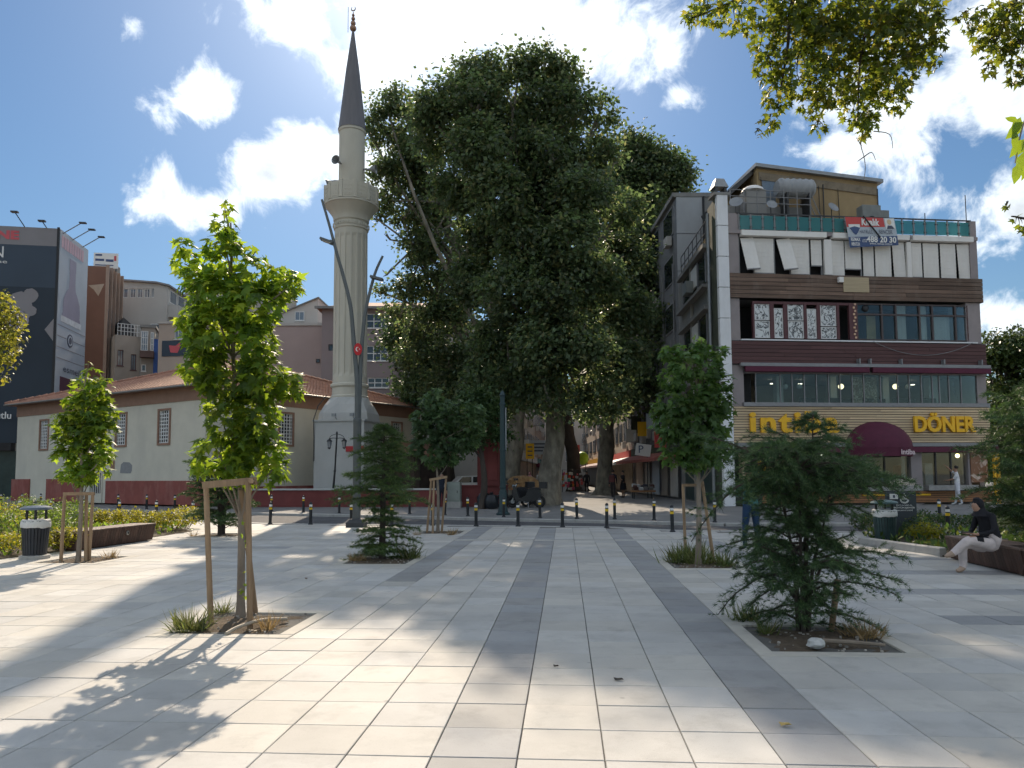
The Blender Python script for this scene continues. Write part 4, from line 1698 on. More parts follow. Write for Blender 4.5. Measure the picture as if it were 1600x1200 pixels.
p0, p1 = bn(.36, -.04, .05), bn(.63, .72, .08)
MB().tube([p0, p1], .035, 6).build('strap_pole', M_blackmetal, ban)

# second floor window strip
z0, z1 = bz(531), bz(474)
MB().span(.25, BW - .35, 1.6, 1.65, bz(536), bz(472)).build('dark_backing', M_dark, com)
M_brownframe = mat('red_brown_frame', (.10, .04, .045), .6, .1, 3)
for k, (x0, x1) in enumerate(((1176, 1178.5), (1203, 1209), (1224, 1230), (1256, 1260), (1276, 1281), (1307, 1311), (1326.5, 1331))):
    MB().span(bu(x0, 500), bu(x1, 500), -.04, .12, z0, z1).build('mullion', M_brownframe, com)
MB().span(bu(1176, 500), bu(1331, 500), -.03, .1, z1 - .12, z1 + .0).build('transom', M_brownframe, com)


def sketch_mat(name, sc, thr, seed, ca=(.06, .065, .07), cb=(.62, .64, .64)):
    m = bpy.data.materials.new(name)
    m.use_nodes = True
    nt = m.node_tree
    L = nt.links
    bs = nt.nodes['Principled BSDF']
    bs.inputs['Roughness'].default_value = .4
    tc = nd(nt, 'ShaderNodeTexCoord')
    n = nd(nt, 'ShaderNodeTexNoise')
    n.inputs['Scale'].default_value = sc
    n.inputs['Detail'].default_value = 4
    n.inputs['Distortion'].default_value = 1.6
    mp = nd(nt, 'ShaderNodeMapping')
    mp.inputs['Location'].default_value = (seed, seed * 2.1, seed * .7)
    L.new(tc.outputs['Object'], mp.inputs['Vector'])
    L.new(mp.outputs[0], n.inputs['Vector'])
    w = nd(nt, 'ShaderNodeMath', operation='SUBTRACT')
    L.new(n.outputs['Fac'], w.inputs[0])
    w.inputs[1].default_value = .5
    a = nd(nt, 'ShaderNodeMath', operation='ABSOLUTE')
    L.new(w.outputs[0], a.inputs[0])
    r = nd(nt, 'ShaderNodeMapRange')
    r.inputs['From Min'].default_value = thr * .4
    r.inputs['From Max'].default_value = thr
    L.new(a.outputs[0], r.inputs['Value'])
    mx = nd(nt, 'ShaderNodeMix', data_type='RGBA')
    mx.inputs['A'].default_value = rgba(ca)
    mx.inputs['B'].default_value = rgba(cb)
    L.new(r.outputs[0], mx.inputs['Factor'])
    L.new(mx.outputs['Result'], bs.inputs['Base Color'])
    return m


for k, (x0, x1, yt, split) in enumerate(((1179, 1203, 475, 503), (1209.5, 1224, 484, 0), (1231, 1256, 476, 503), (1261, 1276, 484, 0), (1282, 1307, 475, 511))):
    ms = sketch_mat('ink_drawing_%d' % k, 2.3 + .4 * k, .05 + .012 * (k % 3), 3.1 * k + 1)
    spans = [(bz(530), bz(yt))] if not split else [(bz(530), bz(split + .7)), (bz(split - .7), bz(yt))]
    for a, c in spans:
        o = MB().span(bu(x0, 500) + .03, bu(x1, 500) - .03, .03, .045, a + .03, c - .02).build('drawing_panel', ms, com)
        w_ = MB()
        u0, u1 = bu(x0, 500) + .03, bu(x1, 500) - .03
        for (p, q, r_, s_) in ((u0 - .02, u0 + .02, a, c), (u1 - .02, u1 + .02, a, c), (u0 + .02, u1 - .02, a, a + .03), (u0 + .02, u1 - .02, c - .03, c)):
            w_.span(p, q, .01, .06, r_, s_)
        w_.build('border', M_whiteframe, o)
# chequered strip
b = MB()
for k in range(11):
    zz = z0 + (z1 - z0) * (k + .35) / 11
    b.span(bu(1332, 500) + (.02 if k % 2 else .08), bu(1338, 500) - (.08 if k % 2 else .02), -.05, -.03, zz, zz + .09)
o = MB().span(bu(1331, 500), bu(1339, 500), -.03, .1, z0, z1).build('sign_strip', M_brownframe, com)
b.build('light_squares', mat('pale_orange', (.62, .42, .27), .6, .1, 4), o, kind='stuff')
wx = [1339, 1378, 1400, 1437, 1457, 1493, 1511]
zm_ = bz(491)
M_curtain = mat('pale_curtain', (.55, .54, .51), .8, .15, 1.5, stretch=(5, 1, .3))
M_curtain2 = mat('yellow_blind', (.36, .27, .13), .8, .25, 2)
for k, (x0, x1) in enumerate(zip(wx, wx[1:])):
    u0, u1 = bu(x0, 500), bu(x1, 500)
    b = MB()
    b.span(u0 - .04, u0 + .04, -.02, .1, z0, z1).span(u0 + .04, u1 - .04, -.015, .08, zm_ - .04, zm_ + .04).span(u0 + .04, u1 - .04, -.015, .08, z1 - .06, z1).span(u0 + .04, u1 - .04, -.015, .08, z0, z0 + .05)
    o = b.build('window', mat('dull_brown_frame', (.075, .058, .058), .6, .1, 3), com)
    MB().span(u0 + .03, u1 - .03, .04, .055, z0, z1).build('pane', M_glass, o)
    if k == 0:
        MB().span(u0 + (u1 - u0) * .55, u1 - .1, .35, .37, z0, zm_).build('blind', M_curtain2, o)
        MB().lathe([(.16, 0), (.1, .06), (.01, .08)], 12).build('extractor', M_blackmetal, o, loc=(u0 + .45, .0, bz(482))).rotation_euler = (PI / 2, 0, 0)
    elif k in (2, 3, 4):
        MB().span(u0 + .1, u1 - (.5 if k == 2 else .1), .3, .33, z0, zm_ if k == 4 else z1).build('curtain', M_curtain, o)
    elif k == 5:
        MB().span(u0 + .1, u1 - .1, .6, .63, z0, z1).build('curtain', mat('grey_curtain', (.2, .19, .18), .9, .2, 2), o)
MB().span(bu(1511, 500) - .04, bu(1511, 500) + .04, -.02, .1, z0, z1).build('mullion', M_brownframe, com)
pts = []
for k in range(17):
    f = k / 16
    x = bu(1361, 535) + (bu(1515, 535) - bu(1361, 535)) * f
    pts.append((x, -.2, bz(534.5) - 4 * .62 * f * (1 - f)))
MB().tube(pts, .014, 4).build('hanging_cable', M_greyframe, com)

# first floor restaurant glazing
z0, z1 = bz(630), bz(584)
gx = [1181, 1219.5, 1238, 1257, 1276, 1295, 1313, 1332, 1350, 1376, 1403, 1421, 1440, 1457, 1468, 1483, 1502, 1527]
for k, (x0, x1) in enumerate(zip(gx, gx[1:])):
    u0, u1 = bu(x0, 605), bu(x1, 605)
    MB().span(u0 + .02, u1 - .02, .03, .045, z0, z1).build('glass_panel', M_glass, com)
    MB().span(u0 - .02, u0 + .02, .0, .07, z0, z1).build('mullion', M_alu, com)
MB().span(bu(1164, 605), BW - .3, -.02, .12, z1 - .03, z1 + .06).build('head_rail', M_alu, com)
MB().span(bu(1164, 605), bu(1181, 605), .5, .55, z0, z1).build('dark_backing', M_dark, com)
M_col = mat('white_column', (.55, .57, .54), .8, .06, 1.5)
for px in (1241, 1328, 1413, 1492):
    w_ = .16 if px < 1490 else .3
    MB().span(bu(px, 605) - w_, bu(px, 605) + w_, 1.4, 1.8, z0 - .5, z1 + .1).build('column', M_col, com)
M_globe = emit_mat('lamp_globe', (1.0, .82, .5), 1.6)
for px, on in ((1227, 0), (1249, 0), (1314, 1), (1399, 1), (1419, 0)):
    u, z = BF.hit(px, 604, .8)
    o = MB().ball((u, .8, z), .13, 12, 8).build('pendant_lamp', M_globe if on else M_col, com, True)
    MB().tube([(u, .8, z + .12), (u, .8, z1)], .01, 4).build('cord', M_blackmetal, o)
for k in range(7):
    u = bu(1200 + 47 * k, 605)
    MB().lathe([(.10, 0), (.10, .03)], 10, (u, 2.6, bz(590))).build('ceiling_light', emit_mat('ceiling_light', (1, .9, .7), 2.5), com)
MB().span(bu(1352, 605), bu(1390, 605), 1.0, 1.04, z0, z1).build('plant_wall', sketch_mat('flower_print', 4.5, .12, 9, (.22, .16, .08), (.55, .48, .34)), com)
b = MB()
for k in range(9):
    u = bu(1275 + k * 25, 605)
    b.span(u - .3, u + .3, 1.0 + .3 * (k % 2), 1.06 + .3 * (k % 2), z0 - .3, z0 + .35)
b.build('seat_backs', M_dark, com, kind='stuff')
for k, (px, py) in enumerate(((1488, 586), (1490, 598), (1491, 611))):
    u, z = BF.hit(px, py + 3, 1.38)
    lettering('JAY'[k], .3, M_ink, com, (u, 1.38, z), fit=(.16, .26))

# fascia letters
def fascia_text(s, x0, x1, y0, y1, **kw):
    u0, u1, za, zb = bu(x0, 660), bu(x1, 660), bz(y1, (x0 + x1) / 2), bz(y0, (x0 + x1) / 2)
    t = lettering(s, 1.0, [M_yellow][0], com, ((u0 + u1) / 2, -.24, (za + zb) / 2), fit=(u1 - u0, zb - za), extrude=.06, **kw)
    return t
fascia_text('DÖNER', 1423, 1518, 645.5, 676, offset=.035)
fascia_text('intiba', 1168, 1306, 643, 677, offset=.035, spacing=1.2)

# half dome awning
u0, u1 = bu(1318, 705), bu(1415, 705)
cu_, rw = (u0 + u1) / 2, (u1 - u0) / 2
zb_, zt_ = bz(701), bz(659)
dome = MB()
nu, nv = 16, 7
vs, fs = [], []
for j in range(nv + 1):
    t = PI / 2 * j / nv
    for i in range(nu + 1):
        q = PI * i / nu
        rr = math.cos(t) * (1 + (.018 if i % 2 else 0))
        vs.append((cu_ - rw * math.cos(q) * rr, -.14 - 1.35 * math.sin(q) * rr, zb_ + (zt_ - zb_) * math.sin(t)))
for j in range(nv):
    for i in range(nu):
        fs.append((j * (nu + 1) + i, j * (nu + 1) + i + 1, (j + 1) * (nu + 1) + i + 1, (j + 1) * (nu + 1) + i))
dome.add(vs, fs)
do = dome.build('dome_awning', M_maroon, com, True, label='maroon half dome fabric awning over the entrance')
vl = MB()
vs, fs = [], []
for i in range(nu + 1):
    q = PI * i / nu
    for dz in (0, bz(714) - zb_):
        vs.append((cu_ - rw * math.cos(q), -.14 - 1.35 * math.sin(q), zb_ + dz))
for i in range(nu):
    fs.append((2 * i, 2 * i + 2, 2 * i + 3, 2 * i + 1))
vl.add(vs, fs)
vl.build('valance', M_maroon, do)
q = R(118)
o = lettering('intiba', .3, mat('awning_print', (.62, .5, .52), .7, .05, 3), do, (cu_ - rw * math.cos(q), -.19 - 1.35 * math.sin(q), (zb_ + bz(714)) / 2), fit=(.95, .24), offset=.01)
o.rotation_euler = (PI / 2, 0, R(20))

# ground floor
z0, z1 = bz(758), bz(707)
def gl(x0, x1):
    return bu(x0, 735), bu(x1, 735)
for (x0, x1) in ((1160, 1172), (1205, 1226), (1423, 1440), (1512, 1516)):
    u0, u1 = gl(x0, x1)
    MB().span(u0, u1, -.05, .4, 0, z1).build('pier', M_pier if x0 > 1400 else M_slat, com)
for (x0, x1, nn) in ((1226, 1345, 3), (1345, 1423, 2), (1440, 1512, 3)):
    u0, u1 = gl(x0, x1)
    for k in range(nn):
        a, c = u0 + (u1 - u0) * k / nn, u0 + (u1 - u0) * (k + 1) / nn
        MB().span(a + .03, c - .03, .1, .115, z0, z1).build('glass_panel', M_glass, com)
        MB().span(a - .03, a + .03, .06, .15, z0, z1).build('mullion', M_darkframe, com)
M_marble = mat('grey_counter', (.33, .32, .31), .4, .2, 5)
for (x0, x1) in ((1226, 1432), (1441, 1518)):
    u0, u1 = gl(x0, x1)
    MB().span(u0, u1, -.42, .1, bz(767), bz(759)).build('counter_sill', M_marble, com)
u0, u1 = gl(1385, 1423)
MB().span(u0, u1, -.25, -.05, bz(759) + .003, bz(748)).build('display_box', mat('pale_box', (.55, .47, .40), .7, .08, 3), com)
u0, u1 = gl(1515, 1541)
MB().span(u0, u1, -.1, -.03, bz(755), bz(708)).build('menu_poster', sketch_mat('kebab_print', 2.0, .16, 4, (.22, .10, .05), (.62, .50, .42)), com)
u0, u1 = gl(1443, 1468)
MB().span(u0, u1, 1.6, 1.65, bz(756), bz(712)).build('menu_board', M_bwhite, com)
u, z = BF.hit(1496, 712, .6)
MB().ball((u, .6, z), .09, 10, 6).build('counter_lamp', emit_mat('warm_bulb', (1, .75, .3), 9.0), com)
MB().span(bu(1345, 775), bu(1450, 775), -.2, -.13, bz(775), bz(772)).build('yellow_rail', M_yellow, com)
for px in (1545, 1551):
    u = BF.U(px, 730)
    MB().span(u - .05, u + .05, -.4, -.3, 0, bz(708)).build('yellow_post', M_yellow, com)
u0, u1 = gl(1187, 1200)
MB().span(u0, u1, .2, .24, .1, z1 - .1).build('door_panel', M_yellow, com)
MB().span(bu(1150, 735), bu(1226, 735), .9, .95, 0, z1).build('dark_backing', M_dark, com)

rr = random.Random(3)
for k in range(14):
    u = bu(1235 + 20 * k, 735)
    hh = rr.uniform(.4, 1.3)
    MB().bevbox((u, rr.uniform(1.0, 3.6), bz(764) + hh / 2), (rr.uniform(.35, .7), .4, hh), .03).build('kitchen_unit', mat('kitchen_%d' % (k % 4), ((.35, .35, .36), (.08, .08, .09), (.5, .47, .42), (.22, .10, .05))[k % 4], .4, .2, 3), com)
for k in range(4):
    u = bu(1250 + 70 * k, 735)
    MB().lathe([(.16, 0), (.16, .04)], 12, (u, 2.2, bz(707) - .06)).build('ceiling_light', emit_mat('ceiling_light', (1, .9, .7), 2.5), com)

# street side details: windows, ledges, pipes, air conditioner
def sp(y_, z, d=0.0):
    """point on the skewed side wall, y_ metres back, d metres out from it."""
    return (PW + y_ * math.tan(R(8.0)) - d, y_, z)
def sbox(y0, y1, z0, z1, d0, d1):
    mb = MB()
    P = [sp(y0, z0, d0), sp(y1, z0, d0), sp(y1, z1, d0), sp(y0, z1, d0), sp(y0, z0, d1), sp(y1, z0, d1), sp(y1, z1, d1), sp(y0, z1, d1)]
    mb.add(P, [(0, 1, 2, 3), (4, 5, 6, 7), (0, 1, 5, 4), (1, 2, 6, 5), (2, 3, 7, 6), (3, 0, 4, 7)])
    return mb
for fl, (za, zb) in {'a': (bz(428), bz(380)), 'b': (bz(528), bz(478)), 'c': (bz(626), bz(586))}.items():
    o = sbox(2.0, 7.4, za, zb, .0, .03).build('window', M_pane, com)
    for y_ in (2.0, 3.8, 5.6, 7.4):
        sbox(y_ - .05, y_ + .05, za, zb, .02, .08).build('mullion', M_greyframe, o)
    sbox(1.6, 8.2, za - .35, za - .2, 0, .35).build('ledge', M_conc, com)
    sbox(1.6, 8.2, zb + .1, zb + .3, 0, .28).build('ledge', M_conc, com)
    sbox(3.9, 5.5, za + .3, zb - .1, .04, .10).build('shutter', M_shut, com)
sbox(4.6, 5.6, bz(424), bz(404), .1, .5).build('air_conditioner', mat('ac_grey', (.2, .21, .2), .6), com)
MB().tube([sp(1.0, 0, .15), sp(1.0, bz(330), .15)], .09, 8).build('drain_pipe', M_greymetal, com, True)
sbox(1.8, 8.0, bz(372), bz(352), -.2, -.1).build('roof_screen', M_ochre, com)
b = MB()
for k in range(7):
    y_ = 1.8 + k
    b.tube([sp(y_, zroof, .05), sp(y_, zroof + 1.1, .05)], .025, 5)
b.tube([sp(1.8, zroof + 1.1, .05), sp(7.8, zroof + 1.1, .05)], .025, 5)
b.tube([sp(1.8, zroof + .55, .05), sp(7.8, zroof + .55, .05)], .025, 5)
b.build('side_railing', M_darkframe, com)
o = sbox(1.2, 6.0, bz(700), bz(672), .05, .2).build('shop_sign', mat('shop_green', (.03, .16, .16), .5, .1, 3), com, label='green and white shop sign facing the street')
sbox(1.6, 4.0, bz(692), bz(680), .2, .23).build('white_band', M_bwhite, o)
sbox(1.2, 8.0, .1, bz(704), .0, .04).build('shop_front', mat('shop_dark_green', (.02, .05, .05), .5, .2, 2), com)

# ------------------------------------------------------------------ background buildings
def block(fr, w0, w1, d, h, m, name, label, roofm=None, z0=0.0, par=.0, holes=None):
    """plain walled volume in frame fr from local x w0..w1, depth d, with window openings in its front."""
    root = fr.root(name, label, 'building')
    b = MB()
    if holes:
        wall_holes(b, w0, w1, z0, h, holes, 0, .22)
        b.quad((w0, 0, z0), (w0, d, z0), (w0, d, h), (w0, 0, h))
        b.quad((w1, 0, z0), (w1, d, z0), (w1, d, h), (w1, 0, h))
        b.quad((w0, d, z0), (w1, d, z0), (w1, d, h), (w0, d, h))
        b.quad((w0, 0, h), (w1, 0, h), (w1, d, h), (w0, d, h))
    else:
        b.span(w0, w1, 0, d, z0, h)
    b.build('wall', m, root)
    if par:
        MB().span(w0 - .12, w1 + .12, -.12, d + .12, h + .001, h + par).build('roof', roofm or M_conc, root)
    return root


def rect(fr, x0, x1, y0, y1):
    """pixel rectangle to local metres on the frame plane."""
    (a, c), (b, d) = fr.hit(x0, y1), fr.hit(x1, y0)
    return (a, b, c, d)


# --- building wrapped in advertising on the far left
p = AT(84, 600, 58)
p.z = GZ
AF = Frame(p, R(10))
ah = AF.Z(84, 357)
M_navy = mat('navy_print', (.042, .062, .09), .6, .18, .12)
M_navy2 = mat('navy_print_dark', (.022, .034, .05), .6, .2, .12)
M_greyprint = mat('grey_print', (.235, .225, .235), .6, .08, .3)
M_lightprint = mat('pale_blue_print', (.40, .45, .50), .6, .10, .25)
M_pinkprint = mat('faded_pink_print', (.52, .35, .40), .6, .08, 1)
M_bottle = mat('bottle_print', (.27, .255, .33), .6, .12, .4)
M_redprint = mat('red_print', (.55, .10, .12), .6, .08, 1)
adb = AF.root('advert_building', 'tall building wrapped in a navy and a pale blue advertising sheet', 'building')
zs = AF.Z(84, 385)
zmid = AF.Z(84, 450)
MB().span(-22, -.14, -.05, .05, zs, ah).build('grey_banner', M_greyprint, adb)
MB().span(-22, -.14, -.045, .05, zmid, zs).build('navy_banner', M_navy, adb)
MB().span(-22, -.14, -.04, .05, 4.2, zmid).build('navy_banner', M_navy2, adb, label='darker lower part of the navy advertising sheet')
MB().span(-.14, .02, -.08, .03, 0, ah + .1).build('corner_trim', M_blackmetal, adb)
SF = Frame(AF.o, R(100))


def sfp(px, py):
    return SF.hit(px, py)


s_end = SF.U(136, 420)
MB().span(-22, -.0, .05, s_end, 0, ah - .1).build('wall', M_conc, adb)
zside = SF.Z(85, 395)
b = MB()
b.span(.0, .06, .05, s_end, 3.5, ah)
b.build('pale_banner', M_lightprint, adb, label='pale blue advertising sheet with a printed bottle')
# bottle print on the side sheet, raised a few millimetres
prof = [(-.5, 0), (.5, 0), (.5, .04), (.46, .06), (.47, .17), (.44, .30), (.30, .43), (.19, .50), (.165, .62), (.16, .80), (.18, .81), (.18, 1.0), (-.18, 1.0), (-.18, .81), (-.16, .80), (-.165, .62), (-.19, .5), (-.3, .43), (-.44, .3), (-.47, .17), (-.46, .06), (-.5, .04)]
uc = (SF.U(96, 500) + SF.U(123, 500)) / 2
zb0, zb1 = SF.Z(110, 500), SF.Z(110, 405)
wd = (SF.U(125, 500) - SF.U(95, 500)) * .95
poly = [(uc + x * wd, zb0 + z * (zb1 - zb0)) for x, z in prof]
MB().prism(poly, .06, .075, 'x').build('printed_bottle', M_bottle, adb)
MB().span(.06, .08, uc - wd * .55, uc + wd * .55, zb0 - .5, zb0 - .0).build('printed_base', mat('print_pale', (.55, .58, .6), .6), adb)
b = MB()
q0 = sfp(108, 533)
MB().lathe([(.55, 0), (.55, .03)], 18).build('printed_medallion', M_ink, adb, loc=(.062, q0[0], q0[1])).rotation_euler = (0, PI / 2, 0)
MB().lathe([(.42, 0), (.42, .03)], 18).build('printed_medallion', M_lightprint, adb, loc=(.068, q0[0], q0[1])).rotation_euler = (0, PI / 2, 0)
MB().lathe([(.3, 0), (.3, .03)], 6).build('printed_medallion', M_ink, adb, loc=(.074, q0[0], q0[1])).rotation_euler = (0, PI / 2, 0)
for k in range(4):
    z = SF.Z(100, 512 + 17 * k)
    MB().span(.06, .068, .1, s_end - .1, z, z + .06).build('printed_line', M_greyprint, adb)
MB().span(.06, .072, .9, s_end, 3.6, SF.Z(100, 590)).build('dark_red_field', mat('plum_print', (.10, .04, .06), .6, .1, .5), adb)
ua, ub = SF.U(94, 400), SF.U(129, 420)
for k in range(9):
    uu = ua + (ub - ua) * (k + .5) / 9
    MB().span(.06, .075, uu - (ub - ua) * .045, uu + (ub - ua) * .045, SF.Z(111, 388) - .5, SF.Z(111, 388) + .5).build('faded_letter', M_pinkprint, adb)
lettering('esmeil', 1.0, M_ink, adb, (.09, s_end * .55, SF.Z(105, 578)), rot=(PI / 2, 0, PI / 2), fit=(s_end * .6, .55))
u0, z0 = AF.hit(31, 368)
lettering('NE', 1.0, M_redprint, adb, (u0 - .82, -.07, z0), fit=(1.62, .72), offset=.05)
u0, z0 = AF.hit(9, 394)
lettering('N', 1.0, M_bwhite, adb, (u0 - .5, -.07, z0), fit=(.75, .9))
lettering('ine', 1.0, M_bwhite, adb, (AF.U(2, 409), -.07, AF.Z(5, 409)), fit=(.9, .26))
lettering('n', 1.0, M_greyprint, adb, (AF.U(6, 580) - .2, -.07, AF.Z(5, 580)), fit=(.35, .38))
lettering('mıu', 1.0, M_greyprint, adb, (AF.U(17, 594) - .5, -.07, AF.Z(10, 594)), fit=(1.1, .4))
lettering('mutlu', .8, M_bwhite, adb, (AF.U(16, 650) - .4, -.75, AF.Z(12, 650)), fit=(1.6, .55), extrude=.04)
MB().span(-22, AF.U(26, 640), -.7, .0, 3.6, 4.2).build('shop_canopy', M_dark, adb)
MB().span(-22, -.2, -.05, .05, 0, 3.6).build('shop_front', mat('shop_glass_green', (.02, .04, .04), .25, .3, 1), adb)
# printed cup and spoon shapes on the navy sheet
for (px, py, rx, rz_, m) in ((30, 482, 1.0, 1.35, M_greyprint), (48, 462, .55, .6, M_greyprint), (47, 486, .5, .45, M_greyprint), (28, 500, .8, .8, M_bottle)):
    u, z = AF.hit(px, py)
    nn = 18
    poly = [(u + rx * math.cos(2 * PI * k / nn) * random.uniform(.9, 1.08), z + rz_ * math.sin(2 * PI * k / nn) * random.uniform(.9, 1.08)) for k in range(nn)]
    MB().prism(poly, -.056 - .004 * (rx < .9), -.03, 'y').build('printed_shape', m, adb)
(u, z) = AF.hit(70, 515)
MB().prism([(u, z), (-.16, z + .9), (-.16, z - .9)], -.052, -.03, 'y').build('printed_shape', M_greyprint, adb)
# sheet lamps on arms above the parapet
for (fx, fy, tx, ty) in ((39, 355, 31, 337), (73, 356, 73, 351)):
    (a, c), (e, f_) = AF.hit(fx, fy), AF.hit(tx, ty)
    o = MB().tube([(a, 0, c), (e, -.8, f_)], .04, 5).build('lamp_arm', M_darkframe, adb)
    MB().box((e, -.85, f_), (.5, .3, .12)).build('lamp_head', M_darkframe, o)
for (fx, fy, tx, ty) in ((97, 365, 115, 354), (112, 375, 127, 360), (128, 386, 145, 376)):
    (a, c), (e, f_) = SF.hit(fx, fy), SF.hit(tx, ty, -.0)
    a = min(a, s_end)
    dz = f_ - c
    o = MB().tube([(.05, a, c), (1.5, a - .2, c + .9)], .04, 5).build('lamp_arm', M_greyframe, adb)
    MB().box((1.6, a - .2, c + .9), (.5, .3, .1)).build('lamp_head', M_darkframe, o)

# --- brown building with vertical fins
p = AT(160, 590, 69)
p.z = GZ
WF = Frame(p, R(10))
M_brownr = mat('brown_render', (.20, .105, .075), .85, .1, .5, dirt=.35, dirtcol=(.13, .08, .065))
wh = WF.Z(160, 416)
wb = WF.root('brown_building', 'narrow brown rendered building with vertical fins and rooftop sign', 'building')
MB().span(-6, 0, 0, 4.0, 0, wh).build('wall', M_brownr, wb)
for k in range(5):
    y_ = k * .98
    MB().span(.0, .28, y_, y_ + .14, 0, wh + .15).build('fin', mat('fin_tan', (.34, .25, .2), .8, .08, 1), wb)
    if k < 4:
        for f in range(7):
            zz = 1.5 + f * 2.9
            o = MB().span(.0, .04, y_ + .2, y_ + .92, zz, zz + 1.7).build('window', M_darkframe, wb)
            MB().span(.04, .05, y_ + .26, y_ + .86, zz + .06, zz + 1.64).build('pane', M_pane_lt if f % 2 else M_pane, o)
MB().prism([(-1.5, wh - 1.9), (-.1, wh - 1.7), (-.6, wh - 2.9), (-1.0, wh - 2.3)], -.012, .002, 'y').build('peeled_patch', mat('peeled_render', (.42, .33, .26), .9, .1, 2), wb)
o = MB().span(-1.7, .5, 1.6, 1.7, wh + .25, wh + 1.75).build('roof_sign', M_bwhite, wb, label='pale rooftop sign board with dark lettering')
for k, (xa, xb, zz, hh) in enumerate(((-1.55, -.95, 1.45, .18), (-1.55, -.75, .95, .22), (-.6, .1, .9, .24), (-1.55, .1, .5, .1))):
    MB().span(xa, xb, 1.585, 1.6, wh + zz, wh + zz + hh).build('printed_line', M_bblue, o)
MB().span(.15, .35, 1.585, 1.6, wh + 1.0, wh + 1.5).build('printed_mark', M_redprint, o)
for xx in (-1.5, .3):
    MB().span(xx - .05, xx + .05, 1.7, 1.8, wh - .02, wh + 1.6).build('post', M_darkframe, o)
MB().span(-.3, .0, 2.2, 3.8, wh + .02, wh + .9).build('roof_box', M_conc, wb)

# --- white apartment with glazed top floor
p = AT(258, 590, 76)
p.z = GZ
F1 = Frame(p, R(4))
M_offwhite = mat('offwhite_render', (.47, .45, .42), .85, .07, .4, dirt=.4, dirtcol=(.33, .31, .29))
h1 = F1.Z(258, 447)
hole = [rect(F1, x0, x1, 451, 465) for x0, x1 in ((186, 200), (203, 212), (214, 223), (225, 234), (236, 241))]
apt = block(F1, -9, 0, 9, h1, M_offwhite, 'apartment_block', 'white apartment block with a strip of glazing under its flat roof', M_conc, 0, 0, hole)
MB().prism([(-9.2, h1 + .75), (-1.0, h1 + .25), (.3, h1 - .05), (.3, h1 + .12), (-1.0, h1 + .42), (-9.2, h1 + .92)], -.3, 9.2, 'y').build('roof', M_greyprint, apt)
MB().prism([(-9.0, h1), (-.05, h1), (-1.0, h1 + .27), (-9.0, h1 + .76)], .02, .2, 'y').build('gable_infill', M_offwhite, apt)
for h_ in hole:
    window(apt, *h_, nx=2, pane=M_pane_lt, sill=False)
for k in range(3):
    o = MB().span(.0, .04, .6 + 2.2 * k, 2.4 + 2.2 * k, h1 - 1.6, h1 - .25).build('window', M_whiteframe, apt)
    MB().span(.04, .05, .7 + 2.2 * k, 2.3 + 2.2 * k, h1 - 1.5, h1 - .35).build('pane', M_pane_lt, o)
MB().span(-.0, 1.0, .3, 8, h1 - 3.2, h1 - 1.9).build('balcony', M_offwhite, apt)
o = MB().span(-1.6, -.15, -.04, .0, h1 - 6.4, h1 - 4.0).build('window', M_whiteframe, apt)
MB().span(-1.5, -.25, -.05, -.04, h1 - 6.3, h1 - 4.1).build('pane', M_pane_lt, o)

# --- beige block with roof terrace, in front of it
p = AT(182, 590, 68)
p.z = GZ
F2 = Frame(p, R(38))
M_beige = mat('stained_beige', (.33, .29, .25), .9, .12, .6, dirt=.6, dirtcol=(.20, .175, .15))
h2 = F2.Z(185, 523)
w2 = F2.U(219, 560)
hole = [rect(F2, 183, 193, 547, 571), rect(F2, 204, 213, 554, 578)]
bg = block(F2, -.2, w2, 7, h2, M_beige, 'beige_block', 'stained beige block with roof terrace railing and tall windows', M_beige, 0, 0, hole)
for h_ in hole:
    window(bg, *h_, nx=2, fr=M_brownframe, pane=M_pane_lt)
b = MB()
for k in range(8):
    x = w2 * k / 7
    b.tube([(x, .1, h2), (x, .1, h2 + 1.1)], .03, 5)
for zz in (.4, .75, 1.1):
    b.tube([(0, .1, h2 + zz), (w2, .1, h2 + zz)], .03, 5)
b.build('terrace_railing', M_whiteframe, bg)
MB().prism([(.3, h2 + .02), (w2 - .2, h2 + .02), (w2 - .4, h2 + 1.1), (.6, h2 + 1.9)], 1.0, 5, 'y').build('terrace_roof', M_darkframe, bg)
# its glazed bay
p = AT(219, 590, 69)
p.z = GZ
F3 = Frame(p, R(20))
w3 = F3.U(241, 560)
h3 = F3.Z(230, 512)
bay = block(F3, .0, w3, 5, h3, M_beige, 'bay_house', 'narrow beige house with white glazed bay and dark balcony', M_conc, 0, .25)
b0 = rect(F3, 220, 232, 518, 548)
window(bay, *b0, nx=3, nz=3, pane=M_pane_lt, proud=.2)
b0 = rect(F3, 235, 241, 520, 548)
window(bay, *b0, nx=2, nz=3, pane=M_pane_lt, proud=.2)
MB().span(.0, w3, -.8, 0, F3.Z(230, 560), F3.Z(230, 550)).build('balcony', mat('balcony_brown', (.13, .085, .075), .8, .1, 2), bay)
b0 = rect(F3, 221, 228, 570, 580)
window(bay, *b0, pane=M_pane, proud=.16)
MB().span(w3 - .05, w3 + .3, -.15, .1, 0, F3.Z(240, 530)).build('blue_pipe', mat('blue_paint', (.03, .09, .30), .6), bay)

